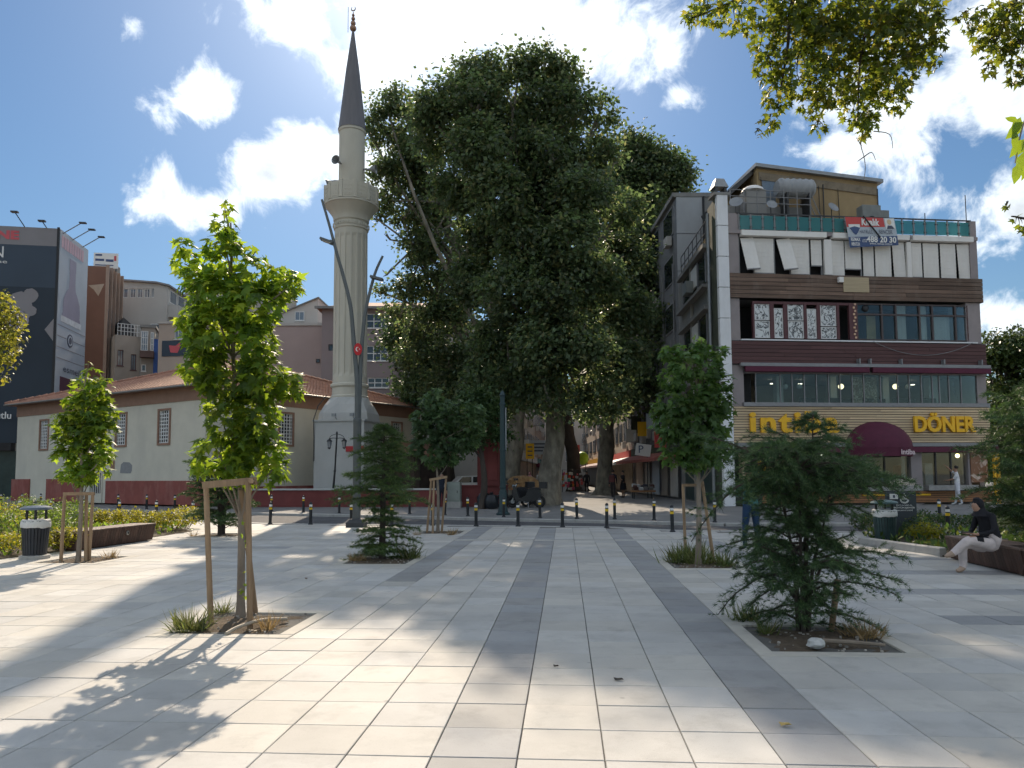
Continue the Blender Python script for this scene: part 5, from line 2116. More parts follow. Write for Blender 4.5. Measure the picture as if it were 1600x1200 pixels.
# --- cream house with dark banner
p = AT(246, 590, 66)
p.z = GZ
F4 = Frame(p, R(-2))
M_peach = mat('peach_render', (.44, .36, .30), .88, .06, .5, dirt=.3, dirtcol=(.34, .28, .24))
h4 = F4.Z(260, 506)
w4 = F4.U(345, 560)
hole = [rect(F4, 272, 290, 512, 530)]
crm = block(F4, 0, w4, 8, h4, M_peach, 'cream_house', 'peach coloured house with dark banner behind the tiled roof', M_offwhite, 0, .22, hole)
window(crm, *hole[0], nx=3, pane=M_pane_lt)
a = rect(F4, 253, 300, 532, 557)
o = MB().span(a[0], a[1], -.06, -.01, a[2], a[3]).build('wall_banner', M_navy, crm, label='dark wall banner with red shape')
(cx_, cz_) = F4.hit(273, 544)
MB().prism([(cx_ - .5, cz_ + .25), (cx_ + .1, cz_ + .2), (cx_ + .55, cz_ + .55), (cx_ + .5, cz_ + .0), (cx_ + .3, cz_ - .45), (cx_ - .35, cz_ - .4)], -.075, -.06, 'y').build('red_shape', M_redprint, o)

# --- grey corner block half hidden by the staked tree
p = AT(285, 590, 84)
p.z = GZ
F5 = Frame(p, R(0))
h5 = F5.Z(300, 448)
gb = block(F5, 0, F5.U(430, 560), 8, h5, mat('grey_render_far', (.36, .34, .31), .9, .1, .5), 'grey_block', 'grey ribbed block rising behind the nearest staked tree', M_conc, 0, .3)
for k in range(9):
    MB().span(.4 + k * 1.1, .65 + k * 1.1, -.12, 0, h5 - 4.5, h5 - .2).build('rib', M_offwhite, gb)

# --- pink rendered house and its roof room
p = AT(432, 590, 70)
p.z = GZ
F6 = Frame(p, R(0))
M_pink = mat('dusty_pink_render', (.40, .315, .295), .9, .05, .5, dirt=.25, dirtcol=(.32, .26, .245))
h6 = F6.Z(470, 509)
w6 = F6.U(506, 560)
pk = block(F6, -.5, w6, 9, h6, M_pink, 'pink_house', 'plain dusty pink house wall left of the minaret', M_offwhite, 0, .28)
(xa, za), (xb, zb) = F6.hit(441, 488, 3), F6.hit(497, 466, 3)
MB().prism([(xa - 1.5, h6 + .25), (xb, h6 + .25), (xb, zb), (xa, za - .1), (xa - 1.5, za - .5)], 3, 7, 'y').build('roof_room', M_offwhite, pk)
MB().prism([(xa - 1.7, za - .55), (xa, za - .12), (xb + .1, zb - .0), (xb + .1, zb + .12), (xa, za + .02), (xa - 1.7, za - .42)], 2.8, 7.2, 'y').build('roof', M_gutter, pk)
a = rect(F6, 461, 476, 487, 501)
xx0, zz0 = F6.hit(461, 501, 3)
xx1, zz1 = F6.hit(476, 487, 3)
window(pk, xx0, xx1, zz0, zz1, y=3, nx=2, pane=M_pane_lt, proud=.16)
a = rect(F6, 494, 500, 561, 567)
window(pk, *a, fr=M_darkframe, proud=.16, sill=False)

# --- mauve building behind the minaret
p = AT(502, 590, 66)
p.z = GZ
F7 = Frame(p, R(2))
M_mauve = mat('mauve_render', (.27, .225, .225), .9, .06, .5, dirt=.35, dirtcol=(.2, .165, .165))
h7 = F7.Z(540, 482)
w7 = F7.U(700, 560)
hole = [rect(F7, 572, 608, 490, 513), rect(F7, 572, 606, 540, 564), rect(F7, 574, 608, 590, 606), rect(F7, 630, 660, 490, 513), rect(F7, 630, 660, 540, 564), rect(F7, 513, 521, 538, 548)]
mv = block(F7, 0, w7, 9, h7, M_mauve, 'mauve_building', 'mauve grey house with white windows directly behind the minaret', M_conc, 0, 0, hole)
for k, h_ in enumerate(hole):
    window(mv, *h_, nx=3 if k < 5 else 1, nz=2 if k < 5 else 1, fr=M_whiteframe if k < 5 else M_darkframe, sill=k < 5, t=.09, barw=.08)
MB().add([(-.5, -.5, h7), (w7 + .5, -.5, h7), (w7 + .5, 9.5, h7), (-.5, 9.5, h7), (3, 4.5, h7 + 1.6), (w7 - 3, 4.5, h7 + 1.6)],
         [(0, 1, 5, 4), (1, 2, 5), (2, 3, 4, 5), (3, 0, 4), (0, 1, 2, 3)]).build('roof', M_roof, mv)
MB().span(-.55, w7 + .55, -.6, -.45, h7 - .12, h7 + .1).build('gutter', M_gutter, mv)
MB().span(F7.U(620, 570) - .04, F7.U(620, 570) + .04, -.1, -.02, 0, h7).build('downpipe', M_gutter, mv)

# ------------------------------------------------------------------ shopping street behind the plane trees
def street_side(x0, y0, x1, y1, h, m, name, label, side, floors=5, bays=4, depth=8, awn=None, shop=None, sign=None, winm=M_pane):
    """building whose facade lies on the segment (x0,y0)-(x1,y1); side +1: facade faces left, -1: faces right."""
    L = math.hypot(x1 - x0, y1 - y0)
    a = math.atan2(y1 - y0, x1 - x0)
    root = thing(name, label, 'building', (x0, y0, GZ), a)
    s = -side                                        # body extends to local y of sign s
    b = MB()
    b.span(0, L, 0, s * depth, 0, h)
    b.build('wall', m, root)
    fh = (h - 3.4) / max(1, floors)
    bwid = L / bays
    o_ = -s
    for f in range(floors):
        for k in range(bays):
            xa, xb = bwid * k + bwid * .18, bwid * (k + 1) - bwid * .18
            za = 3.6 + fh * f + fh * .25
            w = MB().span(xa, xb, 0, o_ * .06, za, za + fh * .58).build('window', M_greyframe, root)
            MB().span(xa + .07, xb - .07, o_ * .06, o_ * .07, za + .07, za + fh * .58 - .07).build('pane', winm, w)
            if (f + k) % 3 == 1:
                MB().span(xa + .2, xa + 1.0, o_ * .08, o_ * .4, za - .65, za - .08).build('air_conditioner', M_offwhite, root)
    MB().span(.1, L - .1, 0, o_ * .12, .1, 2.7).build('shop_front', shop or mat('shop_glass', (.05, .05, .055), .3, .4, .8), root)
    if awn:
        P = [(.05, 2.95), (1.5 if True else 1, 2.45), (1.5, 2.25), (.05, 2.4)]
        MB().prism([(o_ * y, z) for y, z in P], .4, L - .4, 'x').build('awning', awn, root)
    if sign:
        MB().span(.3, L - .3, o_ * .08, o_ * .3, 2.75, 3.4).build('shop_sign', sign, root)
    MB().span(-.1, L + .1, o_ * .2, s * depth, h + .001, h + .25).build('roof', M_conc, root)
    return root


gxa = AT(1066, 780, 42.6)
M_gr2 = mat('blue_grey_cladding', (.17, .175, .185), .8, .12, .5, dirt=.4, dirtcol=(.11, .11, .115))
gry = street_side(gxa.x, 42.6, 9.6, 58, AT(1058, 316, 43).z, M_gr2, 'grey_street_building', 'tall blue grey building beside the restaurant half hidden by plane trees', 1, 5, 4, 9,
                  awn=mat('faded_red_awning', (.34, .11, .09), .8, .12, 2), sign=M_green)
zz_ = AT(1058, 316, 43).z
M_ltpanel = mat('light_grey_panel', (.36, .37, .385), .6, .06, 1.0, dirt=.4, dirtcol=(.25, .25, .25))
for k in range(8):
    MB().span(-.07, -.0, -1.55, -.02, zz_ * k / 8 + .02, zz_ * (k + 1) / 8 - .02).build('cladding_panel', M_ltpanel, gry)
for k in range(6):
    MB().span(-.05, .0, -8.5, -1.65, zz_ * k / 6 + .02, zz_ * (k + 1) / 6 - .02).build('cladding_panel', M_conc, gry)
MB().tube([(-.14, -1.6, 0), (-.14, -1.6, zz_ * .5), (-.16, -1.5, zz_ * .55), (-.14, -1.62, zz_)], .06, 6).build('cable_bundle', M_blackmetal, gry)
for k in range(9):
    xx = 1.0 + k * 1.6
    MB().span(xx, xx + .12, .0, .25, 3.6, 9.5).build('fin', M_greyframe, gry)
for k in range(6):
    MB().bevbox((1.2 + 2.3 * k, .22, 4.0 + .25 * (k % 2)), (.85, .36, .6), .03).build('air_conditioner', M_offwhite, gry)
for k, (xa, xb, zz, m) in enumerate(((.4, 2.2, 2.5, M_offwhite), (3.0, 4.6, 2.4, M_beige), (5.4, 7.6, 2.5, M_bgrey), (8.6, 10.2, 2.3, M_offwhite), (11.0, 13.6, 2.4, M_peach))):
    MB().span(xa, xb, .13, .17, .15, zz).build('shutter_door', m, gry)
for k, (xx, zz, m) in enumerate(((2.6, 3.6, M_bred), (5.0, 4.9, M_bgrey), (8.2, 4.6, M_yellow), (10.8, 5.2, M_green), (13.2, 4.4, M_bwhite))):
    o = MB().span(xx - .06, xx + .06, .2, 1.0, zz - .5, zz + .5).build('hanging_sign', m, gry)
for k in range(5):
    MB().tube([(.6 + 2.9 * k, .12, 3.4), (.6 + 2.9 * k, .12, 14)], .05, 6).build('drain_pipe', M_greyframe, gry)
street_side(9.6, 58.2, 10.3, 76, 15, mat('tan_street_render', (.33, .29, .24), .9, .1, .5), 'tan_street_building', 'tan shop building on the right side of the pedestrian street', 1, 4, 5, 8,
            awn=M_shut, sign=M_bred, shop=mat('shop_lit', (.2, .15, .1), .5, .6, 1.2))
street_side(10.3, 76.2, 10.8, 112, 17, M_peach, 'peach_street_building', 'peach building far along the right side of the pedestrian street', 1, 5, 7, 8, awn=M_maroon, sign=M_yellow)
street_side(.3, 60, 2.6, 84, 14, mat('pale_street_render', (.42, .40, .37), .9, .1, .5), 'pale_street_building', 'pale building with signs on the left side of the pedestrian street', -1, 4, 6, 9,
            sign=M_bgrey, shop=mat('shop_lit2', (.16, .14, .12), .5, .6, 1.0))
street_side(2.6, 84.2, 5.0, 112, 15, M_beige, 'beige_street_building', 'beige building far along the left side of the pedestrian street', -1, 4, 6, 9, awn=M_maroon, sign=M_teal)
EF = Frame((-6, 118, GZ), 0)
eb = block(EF, 0, 28, 8, 15, M_offwhite, 'street_end_building', 'pale building closing the far end of the pedestrian street', M_conc, 0, .3)
for f in range(4):
    for k in range(10):
        window(eb, 1 + 2.7 * k, 2.6 + 2.7 * k, 3.6 + 2.8 * f, 5.3 + 2.8 * f, proud=.16, pane=M_pane_lt)
# hanging signs along the street
for k, (px, py, d, w, h, m, lab) in enumerate(((828, 705, 62, .7, 1.3, M_yellow, 'yellow vertical shop sign between the plane trunks'),
                                               (819, 692, 66, .9, .6, M_bwhite, 'small pale double shop sign above the yellow one'),
                                               (841, 699, 64, 1.6, 1.2, M_bgrey, 'white square shop sign beside the yellow sign'),
                                               (910, 716, 70, 1.1, 1.4, mat('lime_sign', (.35, .55, .03), .5), 'lime green round shop sign beyond the dark leaning trunk'),
                                               (1005, 703, 46, .95, .75, M_bwhite, 'tilted white parking sign beside the red awning'),
                                               (902, 706, 74, .5, 1.4, M_bred, 'red hanging shop sign beyond the dark leaning trunk'))):
    p = AT(px, py, d)
    s = thing('shop_sign', lab, 'sign', (p.x, d, GZ), R(4))
    if 'round' in lab:
        MB().ball((0, 0, p.z - GZ), .6, 16, 10, sc=(1, 1, 1.05)).build('board', m, s, True)
    else:
        MB().box((0, 0, p.z - GZ), (w, .12, h), M=Matrix.Rotation(R(8 if 'tilted' in lab else 0), 3, 'Y')).build('board', m, s)
    b = MB()
    b.tube([(w * .3, .15, 0), (w * .3, .15, p.z - GZ + h / 2)], .035, 6)
    b.build('post', M_darkframe, s)
    if 'tilted' in lab:
        lettering('P', .4, M_bblue, s, (-.15, -.07, p.z - GZ + .05), fit=(.3, .45))
    elif 'square' in lab:
        for q in range(3):
            MB().box((0, -.065, p.z - GZ + .3 - .3 * q), (1.2 - .2 * q, .02, .12)).build('lettering', M_ink, s)
    elif 'vertical' in lab:
        for q in range(3):
            MB().box((0, -.065, p.z - GZ + .35 - .35 * q), (.4, .02, .1)).build('lettering', M_ink, s)

# ------------------------------------------------------------------ bollards
M_bol = mat('bollard_black', (.012, .014, .018), .45, .2, 8, spec=.5, dirt=.3, dirtcol=(.08, .08, .08))
M_bwh = mat('reflective_white', (.72, .72, .70), .5, .06, 8)
M_byl = mat('reflective_yellow', (.72, .47, .02), .5, .08, 8)
ORD = ['first', 'second', 'third', 'fourth', 'fifth', 'sixth', 'seventh', 'eighth', 'ninth', 'tenth', 'eleventh', 'twelfth', 'thirteenth', 'fourteenth', 'fifteenth',
       'sixteenth', 'seventeenth', 'eighteenth', 'nineteenth', 'twentieth']


def make_bollard():
    r = thing('bollard', 'x', 'bollard')
    MB().lathe([(.085, 0), (.085, .02), (.055, .05), (.052, .06)], 12).build('base', M_bol, r, True)
    MB().lathe([(.052, .06), (.052, .50)], 12).build('post', M_bol, r, True)
    MB().lathe([(.0535, .50), (.0535, .57)], 12).build('yellow_band', M_byl, r, True)
    MB().lathe([(.052, .57), (.052, .60)], 12).build('dark_band', M_bol, r, True)
    MB().lathe([(.0535, .60), (.0535, .67)], 12).build('white_band', M_bwh, r, True)
    MB().lathe([(.052, .67), (.054, .68), (.048, .72), (.03, .745), (.001, .755)], 12).build('cap', M_bol, r, True)
    return r


bol0 = make_bollard()
used_b = False


def put_bollard(p, label, group, tilt=0):
    global used_b
    o = bol0 if not used_b else copy_tree(bol0)
    used_b = True
    o.location = p
    o.rotation_euler = (R(random.uniform(-1.2, 1.2)), R(random.uniform(-1.2, 1.2) + tilt), random.uniform(0, 3))
    tag(o, label, 'bollard', group)


near = [(30, 807), (79, 808), (130.5, 809), (186, 811), (244, 812.5), (301.5, 814.5), (422, 819), (485, 819.5), (549, 820), (612, 820.5), (676, 821), (744, 822), (809.5, 822.5), (879, 823.5), (948, 824.5),
        (1051, 831), (1482, 836), (1564, 836)]
far = [(1, 791), (34, 791.5), (63, 792), (101, 793), (145, 794), (184.5, 795), (229, 796), (273, 797.5), (424, 799.5), (474, 801), (530, 802.5), (585, 803), (640, 804), (695, 805.5), (731, 807), (787, 808.5), (844, 810), (901.5, 811), (960.5, 812),
       (1022, 813.5), (1117, 816.5), (1469, 816), (1527, 815)]
for k, (x, y) in enumerate(near):
    put_bollard(GR(x, y), 'black bollard with yellow and white bands, %s from left along the plaza edge' % ORD[k], 'bollards along the near edge of the road')
ORD += ['twenty-first', 'twenty-second', 'twenty-third', 'twenty-fourth']
for k, (x, y) in enumerate(far):
    p = GR(x, y)
    p.z = gz(p.x, p.y)
    put_bollard(p, 'black bollard with yellow and white bands, %s from left across the road' % ORD[k], 'bollards along the far edge of the road')

# ------------------------------------------------------------------ tall two armed street lamp
LD = 23.7
lp = AT(557, 822, LD)
M_pole = mat('lamp_grey_green', (.115, .125, .125), .5, .1, 3, metal=.3)
lamp = thing('street_lamp', 'tall grey street lamp with two curved arms and red emblem plate', 'street lamp', (lp.x, LD, 0))


def lpt(px, py, dy=0.0):
    q = AT(px, py, LD + dy)
    return (q.x - lp.x, dy, q.z)


b = MB()
b.lathe([(.40, 0), (.40, .14), (.26, .25), (.16, .27)], 4, ph=PI / 4)
b.build('base', mat('lamp_base_concrete', (.06, .062, .066), .8, .2, 4), lamp)
z655 = lpt(559, 655)[2]
MB().lathe([(.13, .2), (.13, z655 - .1), (.135, z655 - .08), (.135, z655), (.10, z655 + .03)], 16).build('pole', M_pole, lamp, True)


def smooth_pts(P, n=6):
    P = [Vector(p) for p in P]
    out = []
    for i in range(len(P) - 1):
        p0, p1, p2, p3 = P[max(0, i - 1)], P[i], P[i + 1], P[min(len(P) - 1, i + 2)]
        for k in range(n):
            t = k / n
            out.append(.5 * ((2 * p1) + (p2 - p0) * t + (2 * p0 - 5 * p1 + 4 * p2 - p3) * t * t + (3 * p1 - p0 - 3 * p2 + p3) * t ** 3))
    out.append(P[-1])
    return out


la = [lpt(x, y, -.03) for x, y in ((558, 656), (558, 600), (555, 560), (551, 512), (547, 475), (536, 430), (526, 395), (515, 353), (503, 312))]
ra = [lpt(x, y, .03) for x, y in ((560, 656), (562, 600), (564, 560), (567, 520), (572, 482), (585, 430), (598, 400))]
P = smooth_pts(la)
arm = MB().tube(P, [.085 - .045 * i / (len(P) - 1) for i in range(len(P))], 10).build('arm', M_pole, lamp, True)
P = smooth_pts(ra)
arm2 = MB().tube(P, [.085 - .045 * i / (len(P) - 1) for i in range(len(P))], 10).build('arm', M_pole, lamp, True)
h0 = Vector(lpt(521, 380))
h1 = Vector(lpt(501, 373))
b = MB()
d = (h1 - h0)
ang = math.atan2(d.z, d.x)
b.box((h0 + h1) / 2, (d.length, .26, .07), M=Matrix.Rotation(-ang, 3, 'Y'))
b.box(h0 + d * .1, (.16, .12, .14), M=Matrix.Rotation(-ang, 3, 'Y'))
o = b.build('lamp_head', M_pole, arm)
MB().box((h0 + h1) / 2 + Vector((0, 0, -.045)), (d.length * .7, .2, .02), M=Matrix.Rotation(-ang, 3, 'Y')).build('lens', M_offwhite, o)
h0 = Vector(lpt(583, 434))
b = MB()
b.box(h0 + Vector((.12, 0, -.02)), (.42, .26, .07), M=Matrix.Rotation(R(15), 3, 'Y'))
b.build('lamp_head', M_pole, arm2)
# emblem plate with crescent and star
ep = lpt(561, 547)
b = MB()
nn = 20
poly = [(.13 * math.cos(2 * PI * k / nn), .20 * math.sin(2 * PI * k / nn)) for k in range(nn)]
b.prism(poly, -.02, .02, 'y')
pl_ = b.build('emblem_plate', mat('flag_red', (.50, .015, .02), .5, .05, 4), lamp, loc=(ep[0], -.16, ep[2]))
cr = []
for k in range(15):
    q = R(40) + R(280) * k / 14
    cr.append((.062 * math.cos(q) - .01, .075 * math.sin(q)))
for k in range(15):
    q = R(320) - R(280) * k / 14
    cr.append((.049 * math.cos(q) + .008, .06 * math.sin(q)))
mb = MB()
n = 15
vs = [(x, -.025, z) for x, z in cr]
mb.add(vs, [(i, i + 1, 28 - i, 29 - i) for i in range(14)])
mb.build('crescent', M_bwhite, pl_)
st = [(.058 + (.03 if k % 2 == 0 else .012) * math.cos(PI * k / 5 + PI), (.03 if k % 2 == 0 else .012) * math.sin(PI * k / 5 + PI)) for k in range(10)]
mb = MB()
mb.add([(x, -.025, z) for x, z in st] + [(.058, -.025, 0)], [(k, (k + 1) % 10, 10) for k in range(10)])
mb.build('star', M_bwhite, pl_)
MB().tube([(ep[0], -.15, ep[2] + .15), (ep[0], .0, ep[2] + .15)], .02, 5).build('bracket', M_pole, lamp)

# ------------------------------------------------------------------ twin lantern lamp by the minaret
TD = 36.9
tp = AT(520.7, 763, TD)
tt = AT(526.4, 676, TD)
tl = thing('lantern_post', 'black ornamental lamp post with two hanging lanterns before the minaret', 'lamp post', (tp.x, TD, .1))
hx, hz = tt.x - tp.x, tt.z - .1
MB().tube([(-.06, 0, 0), (0, 0, .9), (hx * .5, 0, hz * .5), (hx, 0, hz - .15), (hx, 0, hz), (hx, 0, hz + .06)], [.07, .06, .045, .04, .05, .02], 8).build('post', M_blackmetal, tl, True)
MB().ball((hx * .45, 0, hz * .48), .07, 8, 6).build('collar', M_blackmetal, tl)
for s in (-1, 1):
    x1 = hx + s * .37
    a = [(hx, 0, hz - .28), (hx + s * .2, 0, hz - .27), (x1, 0, hz - .30)]
    sc_ = [(hx, 0, hz - .05)] + [(hx + s * .37 * math.sin(PI / 2 * k / 6), 0, hz - .3 + .22 * math.cos(PI / 2 * k / 6)) for k in range(1, 7)]
    o = MB().tube(a, .02, 6).tube(sc_, .014, 5).build('bracket', M_blackmetal, tl)
    zz = hz - .34
    ln = MB().lathe([(.02, .06), (.04, .03), (.15, -.08), (.155, -.1), (.14, -.1)], 8, (x1, 0, zz)).build('lantern', M_blackmetal, tl)
    MB().lathe([(.08, -.40), (.085, -.43), (.03, -.47), (.01, -.5)], 8, (x1, 0, zz)).build('lantern_foot', M_blackmetal, ln)
    MB().lathe([(.075, -.40), (.13, -.1)], 6, (x1, 0, zz)).build('lantern_glass', M_pane_lt, ln)

# ------------------------------------------------------------------ dark green pole by the plane trees
pd_ = 29.4
pp = GR(786, 806)
dp = thing('dark_pole', 'dark green cast lamp pole with flared foot beside the gate pillar', 'pole', (pp.x, pp.y, gz(pp.x, pp.y)))
M_dg = mat('dark_green_paint', (.02, .045, .05), .45, .15, 4)
MB().lathe([(.28, 0), (.28, .06), (.2, .12), (.17, .3), (.15, .34), (.15, .9), (.12, 1.0)], 12).build('foot', M_dg, dp, True)
MB().lathe([(.12, 1.0), (.11, 3.0), (.095, 4.75)], 12).build('pole', M_dg, dp, True)
for zz in (1.05, 2.55, 4.4):
    MB().lathe([(.13, zz), (.14, zz + .04), (.13, zz + .08)], 12).build('collar', M_dg, dp, True)
MB().lathe([(.10, 4.75), (.12, 4.8), (.06, 4.95), (.01, 5.0)], 12).build('cap', M_dg, dp, True)
MB().tube([(.13, -.05, 2.6), (.13, -.05, 4.3)], .03, 6).build('conduit', M_greymetal, dp)

# ------------------------------------------------------------------ benches
M_bench = mat('bench_wood', (.085, .045, .032), .55, .25, 3, bump=.2, bscale=50, stretch=(3, 3, .6), island=.25)
M_benchtop = mat('bench_top_wood', (.13, .085, .065), .5, .2, 3, bump=.2, bscale=40, stretch=(.5, 4, 4), island=.2)


def bench(name, label, A, B, width, nside, face, medal=None, h=.44):
    """straight bench with slanted slatted sides; seen face lies on the line A-B, body on side `face` of local y."""
    L = math.hypot(B[0] - A[0], B[1] - A[1])
    r = thing(name, label, 'bench', (A[0], A[1], 0), math.atan2(B[1] - A[1], B[0] - A[0]))
    ins = .09
    s = face
    for yy, sl in ((0.0, 1), (width * s, -1)):
        n = nside
        for k in range(n):
            x0, x1 = L * k / n + .004, L * (k + 1) / n - .004
            mb = MB()
            yt, ybm = yy, yy + s * sl * ins
            t = .025 * s * sl
            P = [(x0, ybm, .02), (x1, ybm, .02), (x1, yt, h - .04), (x0, yt, h - .04), (x0, ybm + t, .02), (x1, ybm + t, .02), (x1, yt + t, h - .04), (x0, yt + t, h - .04)]
            mb.add(P, [(0, 1, 2, 3), (4, 5, 6, 7), (0, 1, 5, 4), (1, 2, 6, 5), (2, 3, 7, 6), (3, 0, 4, 7)])
            mb.build('side_slat', M_bench, r)
    n = 5
    for k in range(n):
        y0, y1 = s * width * k / n, s * width * (k + 1) / n
        mb = MB()
        mb.bevbox((L / 2, (y0 + y1) / 2, h - .018), (L + .02, abs(y1 - y0) - .008, .036), .005)
        mb.build('seat_plank', M_benchtop, r)
    for xe in (0.0, L):
        mb = MB()
        mb.prism([(s * ins, .02), (s * (width - ins), .02), (s * width, h - .04), (0, h - .04)], xe - .012 + (.012 if xe == 0 else -.012), xe + (.02 if xe == 0 else -.02), 'x')
        mb.build('end_panel', M_bench, r)
    MB().span(.1, L - .1, min(s * .16, s * (width - .16)), max(s * .16, s * (width - .16)), -.01, .025).build('plinth', M_blackmetal, r)
    if medal:
        o = MB().lathe([(.055, 0), (.055, .012), (.045, .016), (.001, .016)], 16).build('medallion', mat('medallion_metal', (.35, .33, .3), .4, .1, 5, metal=.6), r, True, loc=(medal, -s * .018 + s * .02, h * .62))
        o.rotation_euler = (PI / 2 * s, 0, 0)
        MB().lathe([(.03, .017), (.03, .019)], 5).build('medallion_star', M_dark, o)
    return r


bench('wooden_bench', 'long dark wooden bench with slanted slatted sides beside the yellow shrubs', GR(120, 861.5)[:2], GR(243, 844)[:2], .62, 30, 1, 1.7)
bA, bB = (8.12, 13.95), (7.86, 11.55)
bench('wooden_bench', 'dark brown wooden bench carrying the seated person in black', bA, bB, .62, 24, 1)
bench('wooden_bench', 'angled end section of the dark wooden bench, touching the right border', (7.90, 11.50), (10.4, 10.75), .62, 26, 1, .42)

# ------------------------------------------------------------------ litter bins
M_binslat = mat('bin_slats', (.028, .033, .042), .5, .2, 4, island=.2)
M_bingreen = mat('bin_green', (.03, .06, .06), .5, .2, 4, island=.2)
M_liner = mat('white_liner', (.62, .62, .6), .5, .08, 6)


def litter_bin(label, p, m, lid_m, lid_drop=0.0):
    r = thing('litter_bin', label, 'bin', (p[0], p[1], 0))
    MB().lathe([(.27, 0), (.275, .02), (.27, .07), (.24, .08)], 24).build('base', M_kerb, r, True)
    n = 26
    for k in range(n):
        q = 2 * PI * k / n
        mb = MB()
        mb.box((.225, 0, .42), (.018, .044, .68), M=Matrix.Rotation(R(4.2), 3, 'Y'))
        mb.build('slat', m, r, rz=q)
    MB().lathe([(.18, .09), (.225, .75), (.2, .75), (.17, .1)], 20).build('drum', M_blackmetal, r, True)
    pr = [(.262, .63), (.268, .68), (.26, .76), (.24, .79), (.2, .78)]
    mb = MB()
    mb.lathe(pr, 30)
    mb.v = [(x * (1 + random.uniform(-.02, .02)), y * (1 + random.uniform(-.02, .02)), z + random.uniform(-.02, .01)) for x, y, z in mb.v]
    mb.build('liner_bag', M_liner, r, True)
    for q in (R(60), R(180), R(300)):
        x, y = .19 * math.cos(q), .19 * math.sin(q)
        MB().box((x, y, .87 - lid_drop / 2), (.035, .035, .26)).build('lid_post', M_blackmetal, r)
    MB().lathe([(.285, .98 - lid_drop), (.29, 1.0 - lid_drop), (.27, 1.03 - lid_drop), (.16, 1.06 - lid_drop), (.01, 1.07 - lid_drop), ], 28).build('lid', lid_m, r, True)
    return r


M_lid = mat('lid_blue_grey', (.12, .15, .19), .35, .1, 4)
litter_bin('dark slatted litter bin with white liner bag beside the yellow shrubs', GR(54, 873), M_binslat, M_lid)
litter_bin('dark green slatted litter bin with domed lid in front of the sign board', GR(1384, 850), M_bingreen, mat('lid_teal', (.08, .14, .15), .4, .1, 4), .06)

# ------------------------------------------------------------------ municipal sign board
sp_ = AT(1408, 800, 18.6)
sb_ = thing('municipal_sign', 'dark slate municipal sign board with white crest and lettering behind the bin', 'sign', (sp_.x, 18.6, 0), R(-3))
zt_ = AT(1408, 768, 18.6).z
w_ = .36
MB().bevbox((0, 0, zt_ / 2), (2 * w_, .1, zt_), .02).build('board', mat('slate_board', (.045, .055, .065), .5, .12, 3), sb_)
for k, (s, z, wd, hh) in enumerate((('İSTANBUL', .335, .40, .035), ('BÜYÜKŞEHİR', .40, .52, .06), ('BELEDİYESİ', .465, .40, .035))):
    lettering(s, .1, M_bwhite, sb_, (.06, -.056, zt_ - z), fit=(wd, hh), offset=.002)
# crest: minarets, dome arcs
mb = MB()
for k, (x, h_) in enumerate(((-.05, .07), (-.025, .11), (0, .16), (.025, .11), (.05, .07))):
    mb.box((x, -.056, zt_ - .2 + h_ / 2), (.016, .008, h_))
for rr_ in (.10, .075):
    pts = [(rr_ * math.cos(q), -.056, zt_ - .21 + rr_ * .8 * math.sin(q)) for q in [PI * .9 + PI * 1.2 * i / 14 for i in range(15)]]
    mb.tube(pts, .009, 5)
mb.build('crest', M_bwhite, sb_, loc=(.07, 0, 0))
o = MB().box((-.19, -.058, zt_ - .12), (.2, .012, .13)).build('notice_plate', M_bwhite, sb_)
MB().box((-.19, -.068, zt_ - .12), (.05, .008, .07)).build('symbol', M_ink, o)

# ------------------------------------------------------------------ parked scooters, cart, rubbish
M_blk = mat('black_paint', (.015, .016, .02), .3, .2, 5, spec=.6)
M_tyre = mat('tyre', (.02, .02, .021), .85, .15, 9)
M_chrome = mat('chrome', (.5, .5, .52), .2, .05, 5, metal=.9)


def scooter(label, p, rz, paint):
    r = thing('scooter', label, 'scooter', (p[0], p[1], gz(p[0], p[1])), rz, 'scooters parked beside the plane trunk')
    for x in (-.62, .62):
        w = MB()
        n = 18
        vs = []
        pts = [(x + .22 * math.cos(2 * PI * k / n), 0, .28 + .22 * math.sin(2 * PI * k / n)) for k in range(n + 1)]
        w.tube(pts, .06, 7, cap=False)
        wo = w.build('tyre', M_tyre, r, True)
        MB().tube([(x, -.02, .28), (x, .02, .28)], .10, 12).build('rim', M_greymetal, wo)
    mb = MB()
    mb.prism([(-.75, .55), (-.6, .82), (-.1, .80), (.0, .55), (.28, .42), (.42, .85), (.50, 1.0), (.58, .98), (.60, .55), (.42, .30), (-.3, .28), (-.62, .38)], -.15, .15, 'y')
    mb.build('body', paint, r)
    MB().prism([(-.68, .80), (-.62, .92), (-.3, .93), (-.05, .84), (-.08, .79)], -.14, .14, 'y').build('seat', M_dark, r)
    MB().prism([(.42, .36), (.62, .56), (.86, .52), (.84, .56), (.6, .62), (.4, .42)], -.09, .09, 'y').build('mudguard', paint, r)
    MB().tube([(.62, .0, .28), (.50, 0, .9), (.44, 0, 1.08)], .035, 7).build('fork', M_chrome, r)
    hb = MB().tube([(.34, -.34, 1.08), (.44, -.15, 1.1), (.44, .15, 1.1), (.34, .34, 1.08)], .018, 6).build('handlebar', M_blk, r)
    for s in (-1, 1):
        MB().tube([(.42, s * .2, 1.1), (.46, s * .3, 1.26)], .008, 4).ball((.46, s * .31, 1.29), .06, 8, 6).build('mirror', M_blk, hb)
    MB().ball((.57, 0, .98), .085, 10, 6).build('headlight', M_pane_lt, r)
    MB().box((-.80, 0, 1.02), (.36, .36, .3)).build('top_box', M_blk, r)
    MB().tube([(-.1, .1, .3), (-.15, .28, .02)], .015, 5).build('stand', M_chrome, r)
    return r


